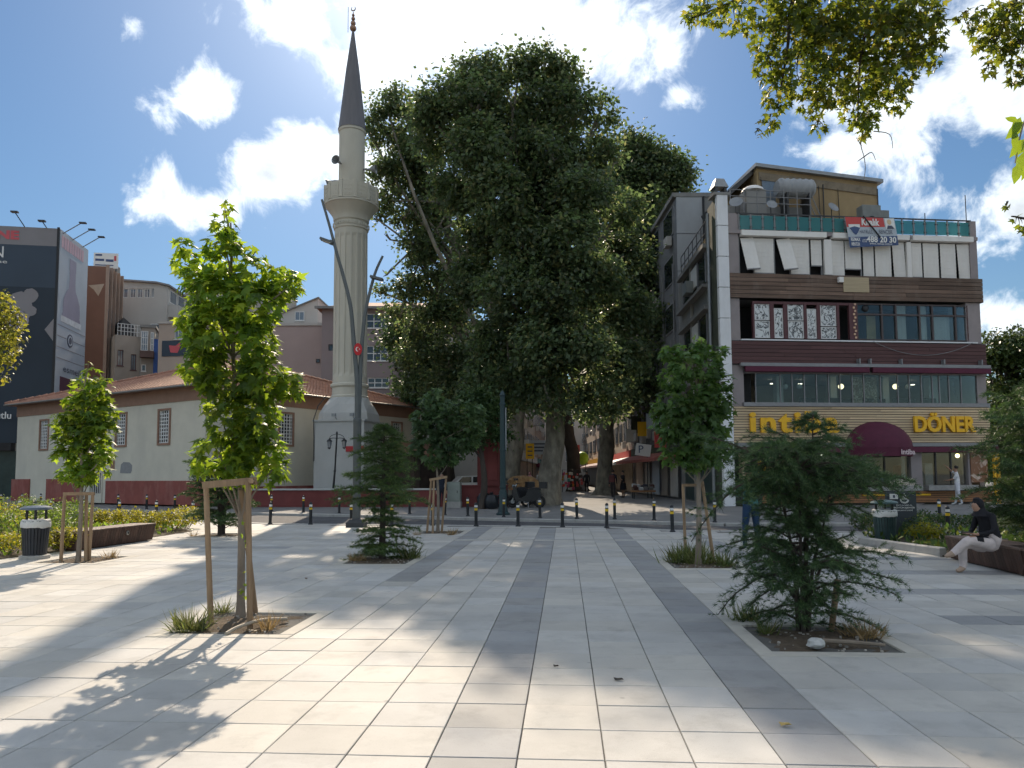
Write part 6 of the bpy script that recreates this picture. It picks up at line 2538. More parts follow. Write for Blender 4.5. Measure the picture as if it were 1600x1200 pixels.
for k, (px, d, a, lab) in enumerate(((803, 34.2, 200, 'black scooter nearest the dark green pole beside the plane trunk'), (822, 33.7, 170, 'black scooter standing against the thick plane trunk'))):
    p = AT(px, 790, d)
    scooter(lab, (p.x, d), R(a), M_blk)
p = AT(817, 770, 36.2)
ct = thing('pedlar_cart', 'pedlar cart heaped with a patterned brown blanket behind the scooters', 'cart', (p.x, 36.2, gz(p.x, 36.2)), R(4))
mb = MB()
n = 12
prof = []
for j in range(7):
    for i in range(n + 1):
        x = -.75 + 1.5 * i / n
        y = -.4 + .8 * j / 6
        z = 1.12 + .32 * (1 - (abs(y) / .42) ** 2) * (1 - (abs(x) / .8) ** 4) + random.uniform(-.03, .03)
        if j in (0, 6):
            z = .85 + random.uniform(-.04, .04)
        prof.append((x, y, z))
mb.add(prof, [(j * (n + 1) + i, j * (n + 1) + i + 1, (j + 1) * (n + 1) + i + 1, (j + 1) * (n + 1) + i) for j in range(6) for i in range(n)])
mb.build('blanket', mat('patterned_blanket', (.30, .11, .05), .9, .6, 5, col2=(.42, .27, .12)), ct, True)
MB().box((0, 0, .80), (1.4, .7, .1)).build('tray', M_slat2, ct)
for x in (-.5, .5):
    for y in (-.3, .3):
        MB().tube([(x, y, .76), (x, y, .2)], .03, 6).build('leg', M_blk, ct)
        MB().tube([(x, y - .03, .14), (x, y + .03, .14)], .14, 12).build('wheel', M_tyre, ct)
MB().tube([(.7, -.3, .85), (1.0, -.3, 1.05), (1.0, .3, 1.05), (.7, .3, .85)], .02, 6).build('handle', M_chrome, ct)
for k, (px, d, s, lab) in enumerate(((757, 33.6, 1.0, 'black rubbish bag against the red gate wall, left one of two'), (768, 33.3, .9, 'black rubbish bag against the red gate wall, right one of two'))):
    p = AT(px, 795, d)
    mb = MB()
    mb.lathe([(.05, 0), (.30, .04), (.36, .25), (.33, .5), (.22, .68), (.08, .74), (.10, .82), (.02, .84)], 14)
    mb.v = [(x * random.uniform(.88, 1.1) * s, y * random.uniform(.88, 1.1) * s, z * s) for x, y, z in mb.v]
    o = mb.build('rubbish_bag', mat('black_plastic', (.012, .015, .02), .35, .3, 6), None, True, loc=(p.x, d, gz(p.x, d)), label=lab, cat='rubbish bag', group='rubbish bags by the gate wall')

# ------------------------------------------------------------------ parked car glimpsed under the trees behind the gate
def parked_car(label, p, rz, paint):
    r = thing('parked_car', label, 'car', (p[0], p[1], GZ), rz)
    sec = [(-2.1, .55), (-2.15, .8), (-1.95, .95), (-1.2, 1.0), (-.75, 1.42), (.5, 1.45), (1.15, 1.0), (1.95, .88), (2.12, .7), (2.1, .35), (1.7, .25), (-1.8, .25), (-2.1, .35)]
    MB().prism(sec, -.82, .82, 'y').build('body', paint, r)
    for s in (-1, 1):
        MB().prism([(-1.05, 1.0), (-.7, 1.36), (-.1, 1.38), (-.1, 1.0)], s * .822, s * .835, 'y').build('side_window', M_pane, r)
        MB().prism([(0, 1.0), (0, 1.38), (.45, 1.39), (1.0, 1.0)], s * .822, s * .835, 'y').build('side_window', M_pane, r)
        for x in (-1.3, 1.3):
            w = MB().tube([(x, s * .72, .32), (x, s * .86, .32)], .32, 18).build('wheel', M_tyre, r)
            MB().tube([(x, s * .86, .32), (x, s * .87, .32)], .2, 12).build('rim', M_chrome, w)
        MB().box((2.08, s * .6, .72), (.08, .3, .14)).build('headlight', M_bwhite, r)
        MB().box((-2.12, s * .65, .76), (.06, .25, .14)).build('tail_light', M_redprint, r)
    MB().prism([(.55, 1.43), (1.16, 1.01), (1.19, 1.03), (.58, 1.45)], -.7, .7, 'y').build('windscreen', M_pane_lt, r)
    return r


p = AT(735, 760, 50)
parked_car('white car parked under the trees behind the red gate', (p.x, 50), R(15), mat('white_car_paint', (.7, .7, .7), .25, .03, 3, spec=.6))

# litter and twigs in the pits, fallen leaves
c = PITC['right_near']
mb = MB().ball((0, 0, .05), .085, 9, 6, sc=(1, 1, .6))
mb.v = [(x * random.uniform(.75, 1.25), y * random.uniform(.7, 1.2), z) for x, y, z in mb.v]
mb.build('white_stone', mat('pale_stone_lump', (.5, .5, .48), .8, .1, 6), None, loc=(c.x - .19, c.y - .44, .0), label='pale crumpled lump lying in the soil under the bushy conifer', cat='stone')
MB().tube([(0, 0, .06), (.25, -.02, .05), (.55, -.06, .03)], [.022, .02, .015], 7).build('fallen_stick', mat('grey_stick', (.22, .18, .14), .9, .2, 6), None, loc=(c.x - .1, c.y - .38, 0), label='grey stick lying in the soil under the bushy conifer', cat='stick')
c = PITC['left_near']
MB().tube(smooth_pts([(0, 0, .03), (-.18, -.28, .07), (-.34, -.52, .05), (-.40, -.72, .02)]), .02, 7).build('irrigation_hose', mat('pale_hose', (.42, .36, .28), .7, .1, 6), None, loc=(c.x + .42, c.y + .06, .0), label='pale irrigation hose curving out of the nearest tree pit', cat='hose')
c = PITC['right_mid']
MB().tube(smooth_pts([(0, 0, 0), (.12, -.06, .22), (.4, -.15, .34), (.65, -.3, .30), (.9, -.5, .12)]), .014, 6).build('irrigation_hose', mat('grey_hose', (.16, .17, .18), .6, .1, 6), None, loc=(c.x + .62, c.y - .55, .0), label='grey hose arching out of the grassy pit beside the standing man', cat='hose')
FL = [(965, 1064, 'dark curled'), (1225, 1135, 'pale yellow'), (478, 905, 'small brown'), (868, 1043, 'small tan')]
for k, (px, py, nm) in enumerate(FL):
    p = GR(px, py)
    mb = MB()
    s = .034 if k < 2 else .02
    mb.add([(0, 0, .004), (s, .3 * s, .018), (1.5 * s, -.1 * s, .008), (s * .6, -.6 * s, .02), (-.7 * s, -.5 * s, .006), (-.9 * s, .4 * s, .022), (.1 * s, .8 * s, .012)],
           [(0, 1, 2), (0, 2, 3), (0, 3, 4), (0, 4, 5), (0, 5, 6), (0, 6, 1)])
    mb.build('fallen_leaf', mat('dead_leaf_%d' % (k % 3), ((.06, .05, .04), (.5, .36, .12), (.22, .13, .07))[k % 3], .8, .2, 20), None, loc=(p.x, p.y, .004), label='%s fallen leaf lying on the plaza tiles' % nm, cat='leaf', group='fallen leaves on the plaza')

from mathutils import noise as mnoise
# ------------------------------------------------------------------ leaf templates
def star_leaf():
    out = [(0, 0), (.20, .02), (.44, -.02), (.26, .22), (.52, .46), (.17, .46), (0, 1.0), (-.17, .46), (-.52, .46), (-.26, .22), (-.44, -.02), (-.20, .02)]
    V = [(0, .30, .0)] + [(x, y, -.28 * abs(x) - .18 * max(0, y - .3)) for x, y in out]
    Fc = [(0, i + 1, (i + 1) % len(out) + 1) for i in range(len(out))]
    return V, Fc


STAR = star_leaf()
OVAL = ([(0, 0, 0), (.28, .4, -.07), (0, .45, .05), (-.28, .4, -.07), (0, 1, -.1)], [(0, 1, 2), (0, 2, 3), (1, 4, 2), (2, 4, 3)])
DIAM = ([(0, 0, 0), (.36, .45, -.1), (0, 1, -.05), (-.36, .45, -.1)], [(0, 1, 2), (0, 2, 3)])


def needle_tuft(n=9, w=.055):
    V, Fc = [], []
    for k in range(n):
        q = 2 * PI * k / n + .3
        t = .45 + .5 * ((k * 7) % n) / n
        dx, dz = math.cos(q) * t, math.sin(q) * t
        px_, pz_ = -math.sin(q) * w, math.cos(q) * w
        o = len(V)
        y0 = .35 * ((k * 5) % n) / n - .15
        V += [(px_, y0, pz_), (-px_, y0, -pz_), (dx, y0 + .75, dz)]
        Fc.append((o, o + 1, o + 2))
    return V, Fc


TUFT = needle_tuft()
TUFT_S = needle_tuft(6, .09)


def foliage(name, C, sizes, tmpl, m, parent, normals=None, jitter=.6, up=None, kind='stuff'):
    V, FF, per = scatter(np.asarray(C, dtype=float), sizes, tmpl[0], tmpl[1], normals, jitter, up)
    return link(name, raw_mesh(name, V, FF, per, m), parent, kind=kind)


def in_lobes(lobes, n, shell=.55):
    """random points in a set of ellipsoids (cx,cy,cz,rx,ry,rz), denser towards their surface; returns points and outward directions."""
    lobes = np.asarray(lobes, dtype=float)
    vol = lobes[:, 3] * lobes[:, 4] * lobes[:, 5]
    vol = vol ** .75
    idx = rng.choice(len(lobes), size=n, p=vol / vol.sum())
    d = rng.normal(size=(n, 3))
    d /= np.linalg.norm(d, axis=1, keepdims=True)
    r = rng.random(n) ** (1 / 3)
    r = shell * (.55 + .45 * r) + (1 - shell) * r
    L = lobes[idx]
    return L[:, :3] + d * r[:, None] * L[:, 3:6], d


def gappy(C, cell, keep, seed=0.0):
    """mask that thins a cloud of points in connected pockets, so boughs and holes form."""
    out = np.zeros(len(C), dtype=bool)
    for i, p in enumerate(C):
        v = mnoise.noise(Vector((p[0] / cell + seed, p[1] / cell - seed, p[2] / cell + 2 * seed)))
        out[i] = v > keep
    return out


def limb(mb, a, b, r0, r1, bend=.12, n=5, seg=7):
    a, b = Vector(a), Vector(b)
    L = (b - a).length
    off = Vector((random.uniform(-1, 1), random.uniform(-1, 1), random.uniform(-.3, .6))) * L * bend
    P = [a + (b - a) * t + off * math.sin(PI * t) for t in [k / n for k in range(n + 1)]]
    mb.tube(P, [r0 + (r1 - r0) * k / n for k in range(n + 1)], seg)


M_bark_y = mat('young_bark', (.23, .19, .15), .9, .25, 7, bump=.5, bscale=40, stretch=(1, 1, .4))
M_bark_p = mat('plane_bark', (.16, .14, .115), .9, .45, 2.6, bump=1.0, bscale=9, stretch=(1, 1, .5), dirt=.8, dirtcol=(.06, .052, .045), col2=(.30, .275, .22))
M_bark_d = mat('dark_bark', (.062, .05, .042), .95, .3, 3, bump=.8, bscale=9, stretch=(1, 1, .4))
M_stake = mat('stake_wood', (.30, .205, .125), .85, .2, 4, bump=.3, bscale=30, stretch=(4, 4, .5), island=.12)
M_sweet = leaf_mat('sweetgum_leaf', (.075, .145, .024), (.36, .50, .03), var=.38, trans=.54, extra=(.19, .22, .02))
M_plane = leaf_mat('plane_leaf', (.078, .112, .062), (.17, .25, .08), var=.38, trans=.47, extra=(.15, .15, .06))
M_plane2 = leaf_mat('plane_leaf_near', (.062, .10, .02), (.30, .36, .03), var=.35, trans=.5, extra=(.17, .15, .02))
M_cedar = leaf_mat('cedar_needles', (.055, .10, .035), (.13, .21, .045), var=.45, trans=.3, extra=(.15, .20, .05))
M_cedar2 = leaf_mat('cedar_needles_dark', (.042, .085, .036), (.10, .17, .05), var=.45, trans=.3, extra=(.13, .19, .07))
M_yellow_lf = leaf_mat('yellow_shrub_leaf', (.17, .18, .015), (.50, .46, .03), var=.35, trans=.5, extra=(.30, .25, .02))
M_green_lf = leaf_mat('bed_green_leaf', (.07, .13, .022), (.24, .36, .04), var=.35, trans=.5, extra=(.15, .19, .03))
M_dgreen_lf = leaf_mat('dark_shrub_leaf', (.035, .075, .022), (.10, .18, .035), var=.4, trans=.35, extra=(.14, .15, .025))
M_grass = leaf_mat('grass_blade', (.085, .115, .035), (.22, .26, .06), var=.4, trans=.4, extra=(.23, .19, .08))
M_dry = leaf_mat('dry_grass_blade', (.30, .20, .09), (.4, .28, .12), var=.3, trans=.35, extra=(.34, .25, .13))


# ------------------------------------------------------------------ staked sweetgum trees
def staked_tree(label, base, d, lobes, nleaf, size, trunk_top, stakes, rtrunk=.055, lean=0.0, bars=True, thick=.8, group='young staked trees in the plaza', lm=None):
    """lobes given as (px, py, radius px) at the trunk's distance d."""
    bx, by = base
    r = thing('staked_tree', label, 'tree', (bx, by, 0), 0, group)
    L3 = []
    rr = random.Random(int(bx * 100))
    for (px, py, pr) in lobes:
        rad = pr / F * d * .86
        dy = rr.uniform(-1, 1) * max(0, .45 - rad) * thick
        q = AT(px, py, d + dy)
        L3.append((q.x - bx, q.y - by, q.z, rad, rad * .95, rad * .95))
    tt = AT(trunk_top[0], trunk_top[1], d)
    mb = MB()
    P = smooth_pts([(0, 0, -.03), ((tt.x - bx) * .2 + .02, 0, tt.z * .3), ((tt.x - bx) * .6 - .02, 0, tt.z * .65), (tt.x - bx, 0, tt.z)], 5)
    n = len(P)
    mb.tube(P, [rtrunk * (1.25 if k == 0 else 1) * (1 - .8 * k / (n - 1)) for k in range(n)], 10)
    mb.build('trunk', M_bark_y, r, True)
    mb = MB()
    for (x, y, z, rad, *_) in L3:
        zz = max(.9, z - .35)
        f = zz / tt.z
        k = min(n - 1, int(f * (n - 1)))
        limb(mb, P[k], (x, y, z), .016, .006, .1, 4, 6)
    mb.build('branches', M_bark_y, r, kind='stuff')
    C, D = in_lobes(L3, int(nleaf * 1.25), .6)
    msk = gappy(C, .26, -.2, bx)
    C, D = C[msk], D[msk]
    nleaf = len(C)
    up = D * .5 + np.array([0, 0, -.9])
    nr = D * .6 + np.array([0, -.1, .75])
    foliage('crown', C, rng.uniform(.7, 1.15, nleaf) * size, STAR, lm or M_sweet, r, nr, .45, up)
    for (px0, py0, px1, py1, dy) in stakes:
        a, b_ = GR(px0, py0), None
        b_ = AT(px1, py1, a.y + dy)
        MB().tube([(a.x - bx, a.y - by, -.05), (b_.x - bx, b_.y - by, b_.z)], [.033, .03], 9).build('stake', M_stake, r)
    return r


st1 = [(330, 975, 322, 757, -.05), (391, 982, 388, 752, 0.05), (400, 957, 377, 765, -.25)]
t1 = staked_tree('tall bright green staked tree nearest the camera, on the left', (GR(376, 962)[0], GR(376, 962)[1]), 8.55,
                 [(351, 325, 14), (350, 352, 22), (350, 382, 32), (352, 415, 44), (285, 385, 20), (288, 412, 28), (305, 440, 36), (400, 392, 22), (398, 425, 34), (436, 440, 34), (455, 445, 22), (345, 465, 56), (390, 480, 50),
                  (310, 500, 40), (425, 475, 34), (340, 520, 58), (390, 540, 52), (320, 570, 44), (365, 585, 56), (410, 590, 44), (448, 600, 30), (395, 640, 46), (360, 655, 40), (335, 625, 30), (380, 690, 46),
                  (340, 705, 40), (405, 705, 42), (318, 722, 22), (425, 735, 26), (380, 725, 42), (345, 735, 28), (400, 660, 40)], 3900, .138, (351, 340), st1, .052)
a, b_ = Vector((0, 0, 0)), None
bx, by = t1.location.x, t1.location.y
p0, p1 = AT(318, 758, 8.1), AT(392, 751, 7.95)
mb = MB()
mb.box(((p0.x + p1.x) / 2 - bx, p0.y - by, (p0.z + p1.z) / 2), ((p1 - p0).length, .03, .075), M=Matrix.Rotation(-math.atan2(p1.z - p0.z, p1.x - p0.x), 3, 'Y'))
mb.build('crossbar', M_stake, t1)
p2 = AT(400, 754, 8.6)
mb = MB()
v = p2 - p1
mb.tube([(p1.x - bx, p1.y - by, p1.z), (p2.x - bx, p2.y - by, p2.z)], .03, 6)
mb.build('crossbar', M_stake, t1)
# young shoots along the trunk
C = np.array([AT(px, py, 8.45) - t1.location for px, py in ((378, 820), (382, 845), (383, 855), (379, 895), (375, 925), (381, 915), (383, 930), (380, 838), (384, 850), (386, 935), (376, 922))])
foliage('trunk_shoots', C, rng.uniform(.05, .08, len(C)), STAR, M_sweet, t1, None, .6)

t2 = staked_tree('small bright green staked tree beside the bench and litter bin', (GR(122, 877)[0], GR(122, 877)[1]), 14.6,
                 [(138, 570, 9), (140, 585, 16), (132, 610, 26), (150, 615, 26), (165, 600, 14), (128, 640, 34), (155, 645, 30), (105, 650, 22), (140, 670, 36), (165, 672, 22), (100, 665, 20), (112, 690, 30), (145, 695, 32), (160, 710, 18),
                  (100, 712, 22), (130, 725, 30), (155, 735, 20), (105, 735, 20), (130, 745, 18)], 1700, .165, (140, 585),
                 [(95, 878, 101, 771, 0), (134, 877, 135, 770, .1), (139, 876, 145, 772, -.1)], .05)
bx, by = t2.location.x, t2.location.y
p0, p1 = AT(99, 772, 14.0), AT(148, 771, 14.0)
MB().box(((p0.x + p1.x) / 2 - bx, p0.y - by, (p0.z + p1.z) / 2), ((p1 - p0).length, .03, .06)).build('crossbar', M_stake, t2)

t3 = staked_tree('green staked tree in the grassy pit beside the standing man', (GR(1091, 882)[0], GR(1091, 882)[1]), 13.3,
                 [(1096, 528, 12), (1092, 548, 20), (1065, 545, 16), (1045, 550, 14), (1125, 552, 14), (1075, 570, 30), (1105, 575, 28), (1050, 590, 24), (1130, 595, 18), (1085, 610, 40), (1055, 625, 32), (1115, 625, 34), (1030, 640, 16),
                  (1085, 655, 42), (1050, 660, 34), (1120, 660, 30), (1140, 640, 10), (1060, 690, 34), (1100, 690, 38), (1130, 695, 20), (1050, 715, 20), (1085, 715, 28), (1115, 712, 22)], 2500, .155, (1093, 545),
                 [(1071, 862, 1067, 757, 0), (1116, 880, 1097, 752, .1)], .06, lm=leaf_mat('shaded_sweetgum_leaf', (.06, .12, .035), (.18, .30, .05), var=.35, trans=.45, extra=(.11, .16, .04)))  # sweetgum leaf colour darkened to stand for the shade of the plane trees
bx, by = t3.location.x, t3.location.y
p0, p1 = AT(1066, 759, 13.6), AT(1100, 757, 13.6)
MB().box(((p0.x + p1.x) / 2 - bx, p0.y - by, (p0.z + p1.z) / 2), ((p1 - p0).length, .03, .05)).build('crossbar', M_stake, t3)

t5 = staked_tree('dusky green staked tree beyond the conifer, by the road bollards', (GR(684, 832)[0], GR(684, 832)[1]), 21.2,
                 [(680, 615, 12), (672, 632, 20), (695, 635, 18), (660, 655, 22), (685, 660, 28), (710, 655, 16), (665, 680, 26), (695, 685, 26), (725, 640, 20), (740, 665, 24), (720, 690, 20), (650, 700, 14), (680, 710, 26), (705, 712, 18), (735, 690, 16), (745, 640, 16)],
                 1900, .19, (682, 640), [(667, 832, 674, 748, 0), (676, 833, 678, 748, 0.1), (690, 832, 697, 748, -.1)], .05, lm=leaf_mat('dusky_leaf', (.05, .095, .04), (.14, .22, .06), var=.35, trans=.42, extra=(.09, .13, .05)))
bx, by = t5.location.x, t5.location.y
p0, p1 = AT(671, 750, 21), AT(699, 745, 21)
MB().box(((p0.x + p1.x) / 2 - bx, p0.y - by, (p0.z + p1.z) / 2), ((p1 - p0).length, .04, .07), M=Matrix.Rotation(-math.atan2(p1.z - p0.z, p1.x - p0.x), 3, 'Y')).build('crossbar', M_stake, t5)


# ------------------------------------------------------------------ conifers
def conifer(label, base, h, prof, nb, m, tuft=.07, stems=1, droop=.25, rise=.25, dens=1.0, tmpl=TUFT, name='conifer', rt=.05, low=0.0, wild=.2, group=None, spray=.5, bias=1.0, fluff=.25):
    """prof: list of (height fraction, branch length m); branches carry flat sprays of needles that droop at the tip."""
    r = thing(name, label, 'tree', (base[0], base[1], 0), 0, group)
    tr = MB()
    tops = []
    for s in range(stems):
        q = 2 * PI * s / max(1, stems) + .7
        off = 0 if stems == 1 else .28
        tp_ = (off * math.cos(q) * 1.0 + random.uniform(-.05, .05), off * math.sin(q) * .8, h * (1 if s == 0 else random.uniform(.6, .85)))
        P = smooth_pts([(0 + .05 * math.cos(q) * (stems > 1), .05 * math.sin(q) * (stems > 1), -.05), (tp_[0] * .35, tp_[1] * .35, tp_[2] * .4), (tp_[0] * .8, tp_[1] * .8, tp_[2] * .75), tp_], 5)
        n = len(P)
        rr_ = rt * (1 if s == 0 else .7)
        tr.tube(P, [rr_ * (1 - .93 * k / (n - 1)) for k in range(n)], 9)
        tops.append(P)
    tr.build('trunk', M_bark_d, r, True)
    br = MB()
    C, U, S = [], [], []
    fr = [p[0] for p in prof]
    ln = [p[1] for p in prof]
    for k in range(nb):
        f = ((k + random.random()) / nb) ** bias
        f = low + (1 - low) * f
        P = tops[k % stems]
        n = len(P)
        pz_ = f * h
        zf = min(.999, pz_ / P[-1].z)
        i = zf * (n - 1)
        a = P[int(i)].lerp(P[min(n - 1, int(i) + 1)], i - int(i))
        Lb = float(np.interp(f, fr, ln)) * random.uniform(1 - wild, 1 + wild)
        q = k * 2.399 + random.uniform(-.3, .3)
        dirx, diry = math.cos(q), math.sin(q)
        pts = []
        rs_, dr_ = rise * random.uniform(.2, 2.0), droop * random.uniform(.5, 1.6)
        nn = 8
        for j in range(nn + 1):
            t = j / nn
            z = Lb * (rs_ * t - dr_ * t * t * 1.2) + random.uniform(-.008, .008)
            sw = .12 * Lb * math.sin(t * 2 + k)
            pts.append(Vector((a.x + dirx * Lb * t - diry * sw * .5, a.y + diry * Lb * t + dirx * sw * .5, a.z + z)))
        br.tube(pts, [.012 * (Lb + .3) * (1 - .85 * j / nn) + .002 for j in range(nn + 1)], 5)
        # side twigs
        nt_ = max(3, int(Lb * 13 * dens))
        for j in range(nt_):
            t = .18 + .82 * (j + random.random()) / nt_
            i2 = t * nn
            c = pts[int(min(nn - 1, i2))].lerp(pts[min(nn, int(i2) + 1)], i2 - int(i2))
            side = 1 if j % 2 else -1
            tl_ = spray * Lb * (1.05 - t) * random.uniform(.5, 1.1) + .07
            tdx = dirx * .65 - side * diry * .8
            tdy = diry * .65 + side * dirx * .8
            tdz = random.uniform(-1, 1) * fluff
            nt2 = max(2, int(tl_ / (tuft * .55)))
            for e in range(nt2 + 1):
                g_ = e / nt2
                C.append((c.x + tdx * tl_ * g_, c.y + tdy * tl_ * g_, c.z + (.05 + tdz) * tl_ * g_ - droop * .8 * tl_ * g_ * g_ + random.uniform(-.01, .01)))
                U.append((tdx, tdy, .1 + tdz - droop * g_))
                S.append(tuft * random.uniform(.75, 1.25))
        for j in range(int(nn * 1.5)):
            t = .25 + .75 * j / (nn * 1.5)
            i2 = t * nn
            c = pts[int(min(nn - 1, i2))].lerp(pts[min(nn, int(i2) + 1)], i2 - int(i2))
            C.append(tuple(c))
            U.append((dirx, diry, .15))
            S.append(tuft)
    br.build('branches', M_bark_d, r, kind='stuff')
    C, U = np.array(C), np.array(U)
    nr = np.tile(np.array([0, 0, 1.0]), (len(C), 1))
    foliage('needles', C, np.array(S), tmpl, m, r, nr, .25, U)
    return r


c = GR(1264, 986)
bc = conifer('bushy dark green conifer standing in the pit nearest the right bench', (c.x - .06, c.y), 2.26,
        [(0, .50), (.10, .58), (.20, .82), (.30, .58), (.38, .30), (.50, .30), (.57, .58), (.66, .80), (.74, .66), (.80, .46), (.88, .26), (.95, .12), (1, .04)], 215, M_cedar2, .066, 5, .38, .42, .95, TUFT, rt=.036, low=.05, wild=.4, spray=.42, bias=.80, fluff=.75)
q0, q1 = GR(1298, 984), None
q1 = AT(1309, 905, q0.y + .02)
MB().tube([tuple(q0 - bc.location + Vector((0, 0, -.05))), tuple(q1 - bc.location)], .032, 9).build('stake', M_stake, bc)
c = GR(597, 873)
conifer('tiered green conifer in front of the tall street lamp', (c.x, c.y), 2.62,
        [(0, .40), (.08, .62), (.2, .55), (.32, .40), (.42, .95), (.52, .55), (.62, .62), (.75, .50), (.88, .30), (1, .08)], 110, M_cedar, .082, 1, .2, .22, .95, TUFT, rt=.075, low=.03, wild=.45, fluff=.4)
c = GR(345, 836)
conifer('dark ragged conifer behind the nearest staked tree', (c.x, c.y), 2.6,
        [(0, .3), (.15, .8), (.35, .95), (.55, .7), (.75, .65), (.9, .4), (1, .12)], 110, M_cedar2, .085, 3, .2, .4, .9, TUFT_S, rt=.07, low=.08, wild=.35)
c = GR(1612, 868)
conifer('large dark green conifer with drooping boughs at the right border', (10.35, 13.7), 3.2,
        [(0, 1.2), (.2, 1.55), (.45, 1.5), (.7, 1.25), (.9, .8), (1, .3)], 150, M_cedar2, .11, 1, .25, .45, .9, TUFT, rt=.10, low=.05, wild=.25)

# ------------------------------------------------------------------ great plane trees
def plane_tree(label, base, d, path, lobes, nclump, per, size, m=M_plane, bark=M_bark_p, rbase=.6, name='plane_tree', group='great plane trees along the street', clump=.5, tmpl=DIAM, thick=1.0, limbs=True, gap=-.16):
    """path: trunk line [(px, py, width px)] at distance d; lobes: (px, py, r px, depth offset m)."""
    bx, by = base[0], base[1]
    bz_ = gz(bx, by)
    r = thing(name, label, 'tree', (bx, by, bz_), 0, group)
    P, Rd = [], []
    for (px, py, w) in path:
        q = AT(px, py, d)
        P.append(Vector((q.x - bx, q.y - by, q.z - bz_)))
        Rd.append(w / 2 / F * d)
    P[0].z = -.1
    S = smooth_pts(P, 5)
    Rs = list(np.interp(np.linspace(0, len(P) - 1, len(S)), range(len(P)), Rd))
    mb = MB()
    mb.tube(S, Rs, 18)
    o_ = []
    for i, (x, y, z) in enumerate(mb.v):
        k = min(len(S) - 1, i // 18)
        cx_, cy_ = S[k].x, S[k].y
        nz_ = 1 + .10 * math.sin(z * 2.3 + (i % 18) * 1.1) + random.uniform(-.05, .05) + (.35 * math.exp(-z * 2.2) * (1 + .6 * math.sin((i % 18) * 2 * PI / 18 * 4)))
        o_.append((cx_ + (x - cx_) * nz_, cy_ + (y - cy_) * nz_, z))
    mb.v = o_
    mb.build('trunk', bark, r, True)
    L3 = []
    for (px, py, pr, dd) in lobes:
        q = AT(px, py, d + dd)
        rad = pr / F * (d + dd)
        L3.append((q.x - bx, q.y - by, q.z - bz_, rad, rad * thick, rad))
    if limbs:
        mb = MB()
        top = S[-1]
        for (x, y, z, rad, *_) in L3:
            k = random.randint(int(len(S) * .55), len(S) - 1)
            limb(mb, S[k], (x, y, z - rad * .3), Rs[k] * .45, .05, .08, 6, 7)
            for q in range(3):
                e = Vector((random.uniform(-1, 1), random.uniform(-1, 1), random.uniform(-.2, 1))).normalized() * rad * .8
                limb(mb, (x, y, z - rad * .3), Vector((x, y, z)) + e, .06, .015, .1, 4, 5)
        mb.build('limbs', bark, r, kind='stuff')
    CC, DD = in_lobes(L3, int(nclump * 1.45), .75)
    msk = gappy(CC, clump * 4.2, gap, d)
    CC, DD = CC[msk], DD[msk]
    nclump = len(CC)
    off = rng.normal(size=(nclump, per, 3)) * (clump * rng.uniform(.45, 1.35, nclump))[:, None, None] * np.array([1, 1, .7])
    C = (CC[:, None, :] + off).reshape(-1, 3)
    D = np.repeat(DD, per, axis=0)
    n = len(C)
    up = D * .5 + np.array([0, 0, -.6])
    nr = D * .4 + np.array([0, 0, .6])
    foliage('crown', C, rng.uniform(.7, 1.25, n) * size, tmpl, m, r, nr, .55, up)
    return r


b1 = AT(853, 792, 36.5)
plane_tree('massive plane tree with thick mottled trunk behind the scooters', (b1.x, 36.5), 36.5,
           [(850, 793, 42), (856, 760, 36), (862, 730, 33), (866, 690, 30), (866, 640, 26), (858, 590, 24), (850, 520, 22), (842, 430, 18), (835, 330, 12), (830, 200, 6)],
           [(812, 100, 20, 0), (850, 105, 26, 1), (885, 118, 20, 1), (770, 118, 30, 0), (725, 122, 26, 1), (700, 150, 34, 0), (742, 165, 42, -1), (800, 160, 46, 0), (855, 165, 40, 1), (900, 175, 34, 0), (935, 190, 22, 0), (940, 165, 14, 0), (675, 175, 26, 0),
            (690, 215, 36, 2), (740, 230, 40, -2), (800, 240, 44, 1), (860, 245, 44, -1), (915, 240, 36, 0), (945, 225, 16, 0), (720, 290, 38, 1), (780, 310, 46, -2), (850, 320, 46, 0), (910, 305, 40, -2), (760, 370, 36, 2), (830, 390, 48, -2), (890, 385, 44, -3),
            (740, 440, 34, 1), (800, 460, 44, -2), (870, 460, 48, -3), (930, 440, 36, -2), (780, 530, 36, 0), (840, 535, 42, -3), (900, 530, 40, -3), (850, 590, 28, -2), (760, 590, 26, 0), (960, 250, 20, 2), (970, 320, 30, 2), (975, 400, 32, 2), (980, 480, 34, 1), (970, 560, 32, 0), (930, 600, 28, -2), (800, 600, 26, -1), (832, 622, 18, -2), (890, 606, 26, -2), (785, 632, 14, 0), (918, 636, 18, -2), (955, 630, 18, -1), (860, 632, 14, -3)], 1700, 56, .235, clump=.40, gap=-.27)
b2 = AT(797, 783, 45.5)
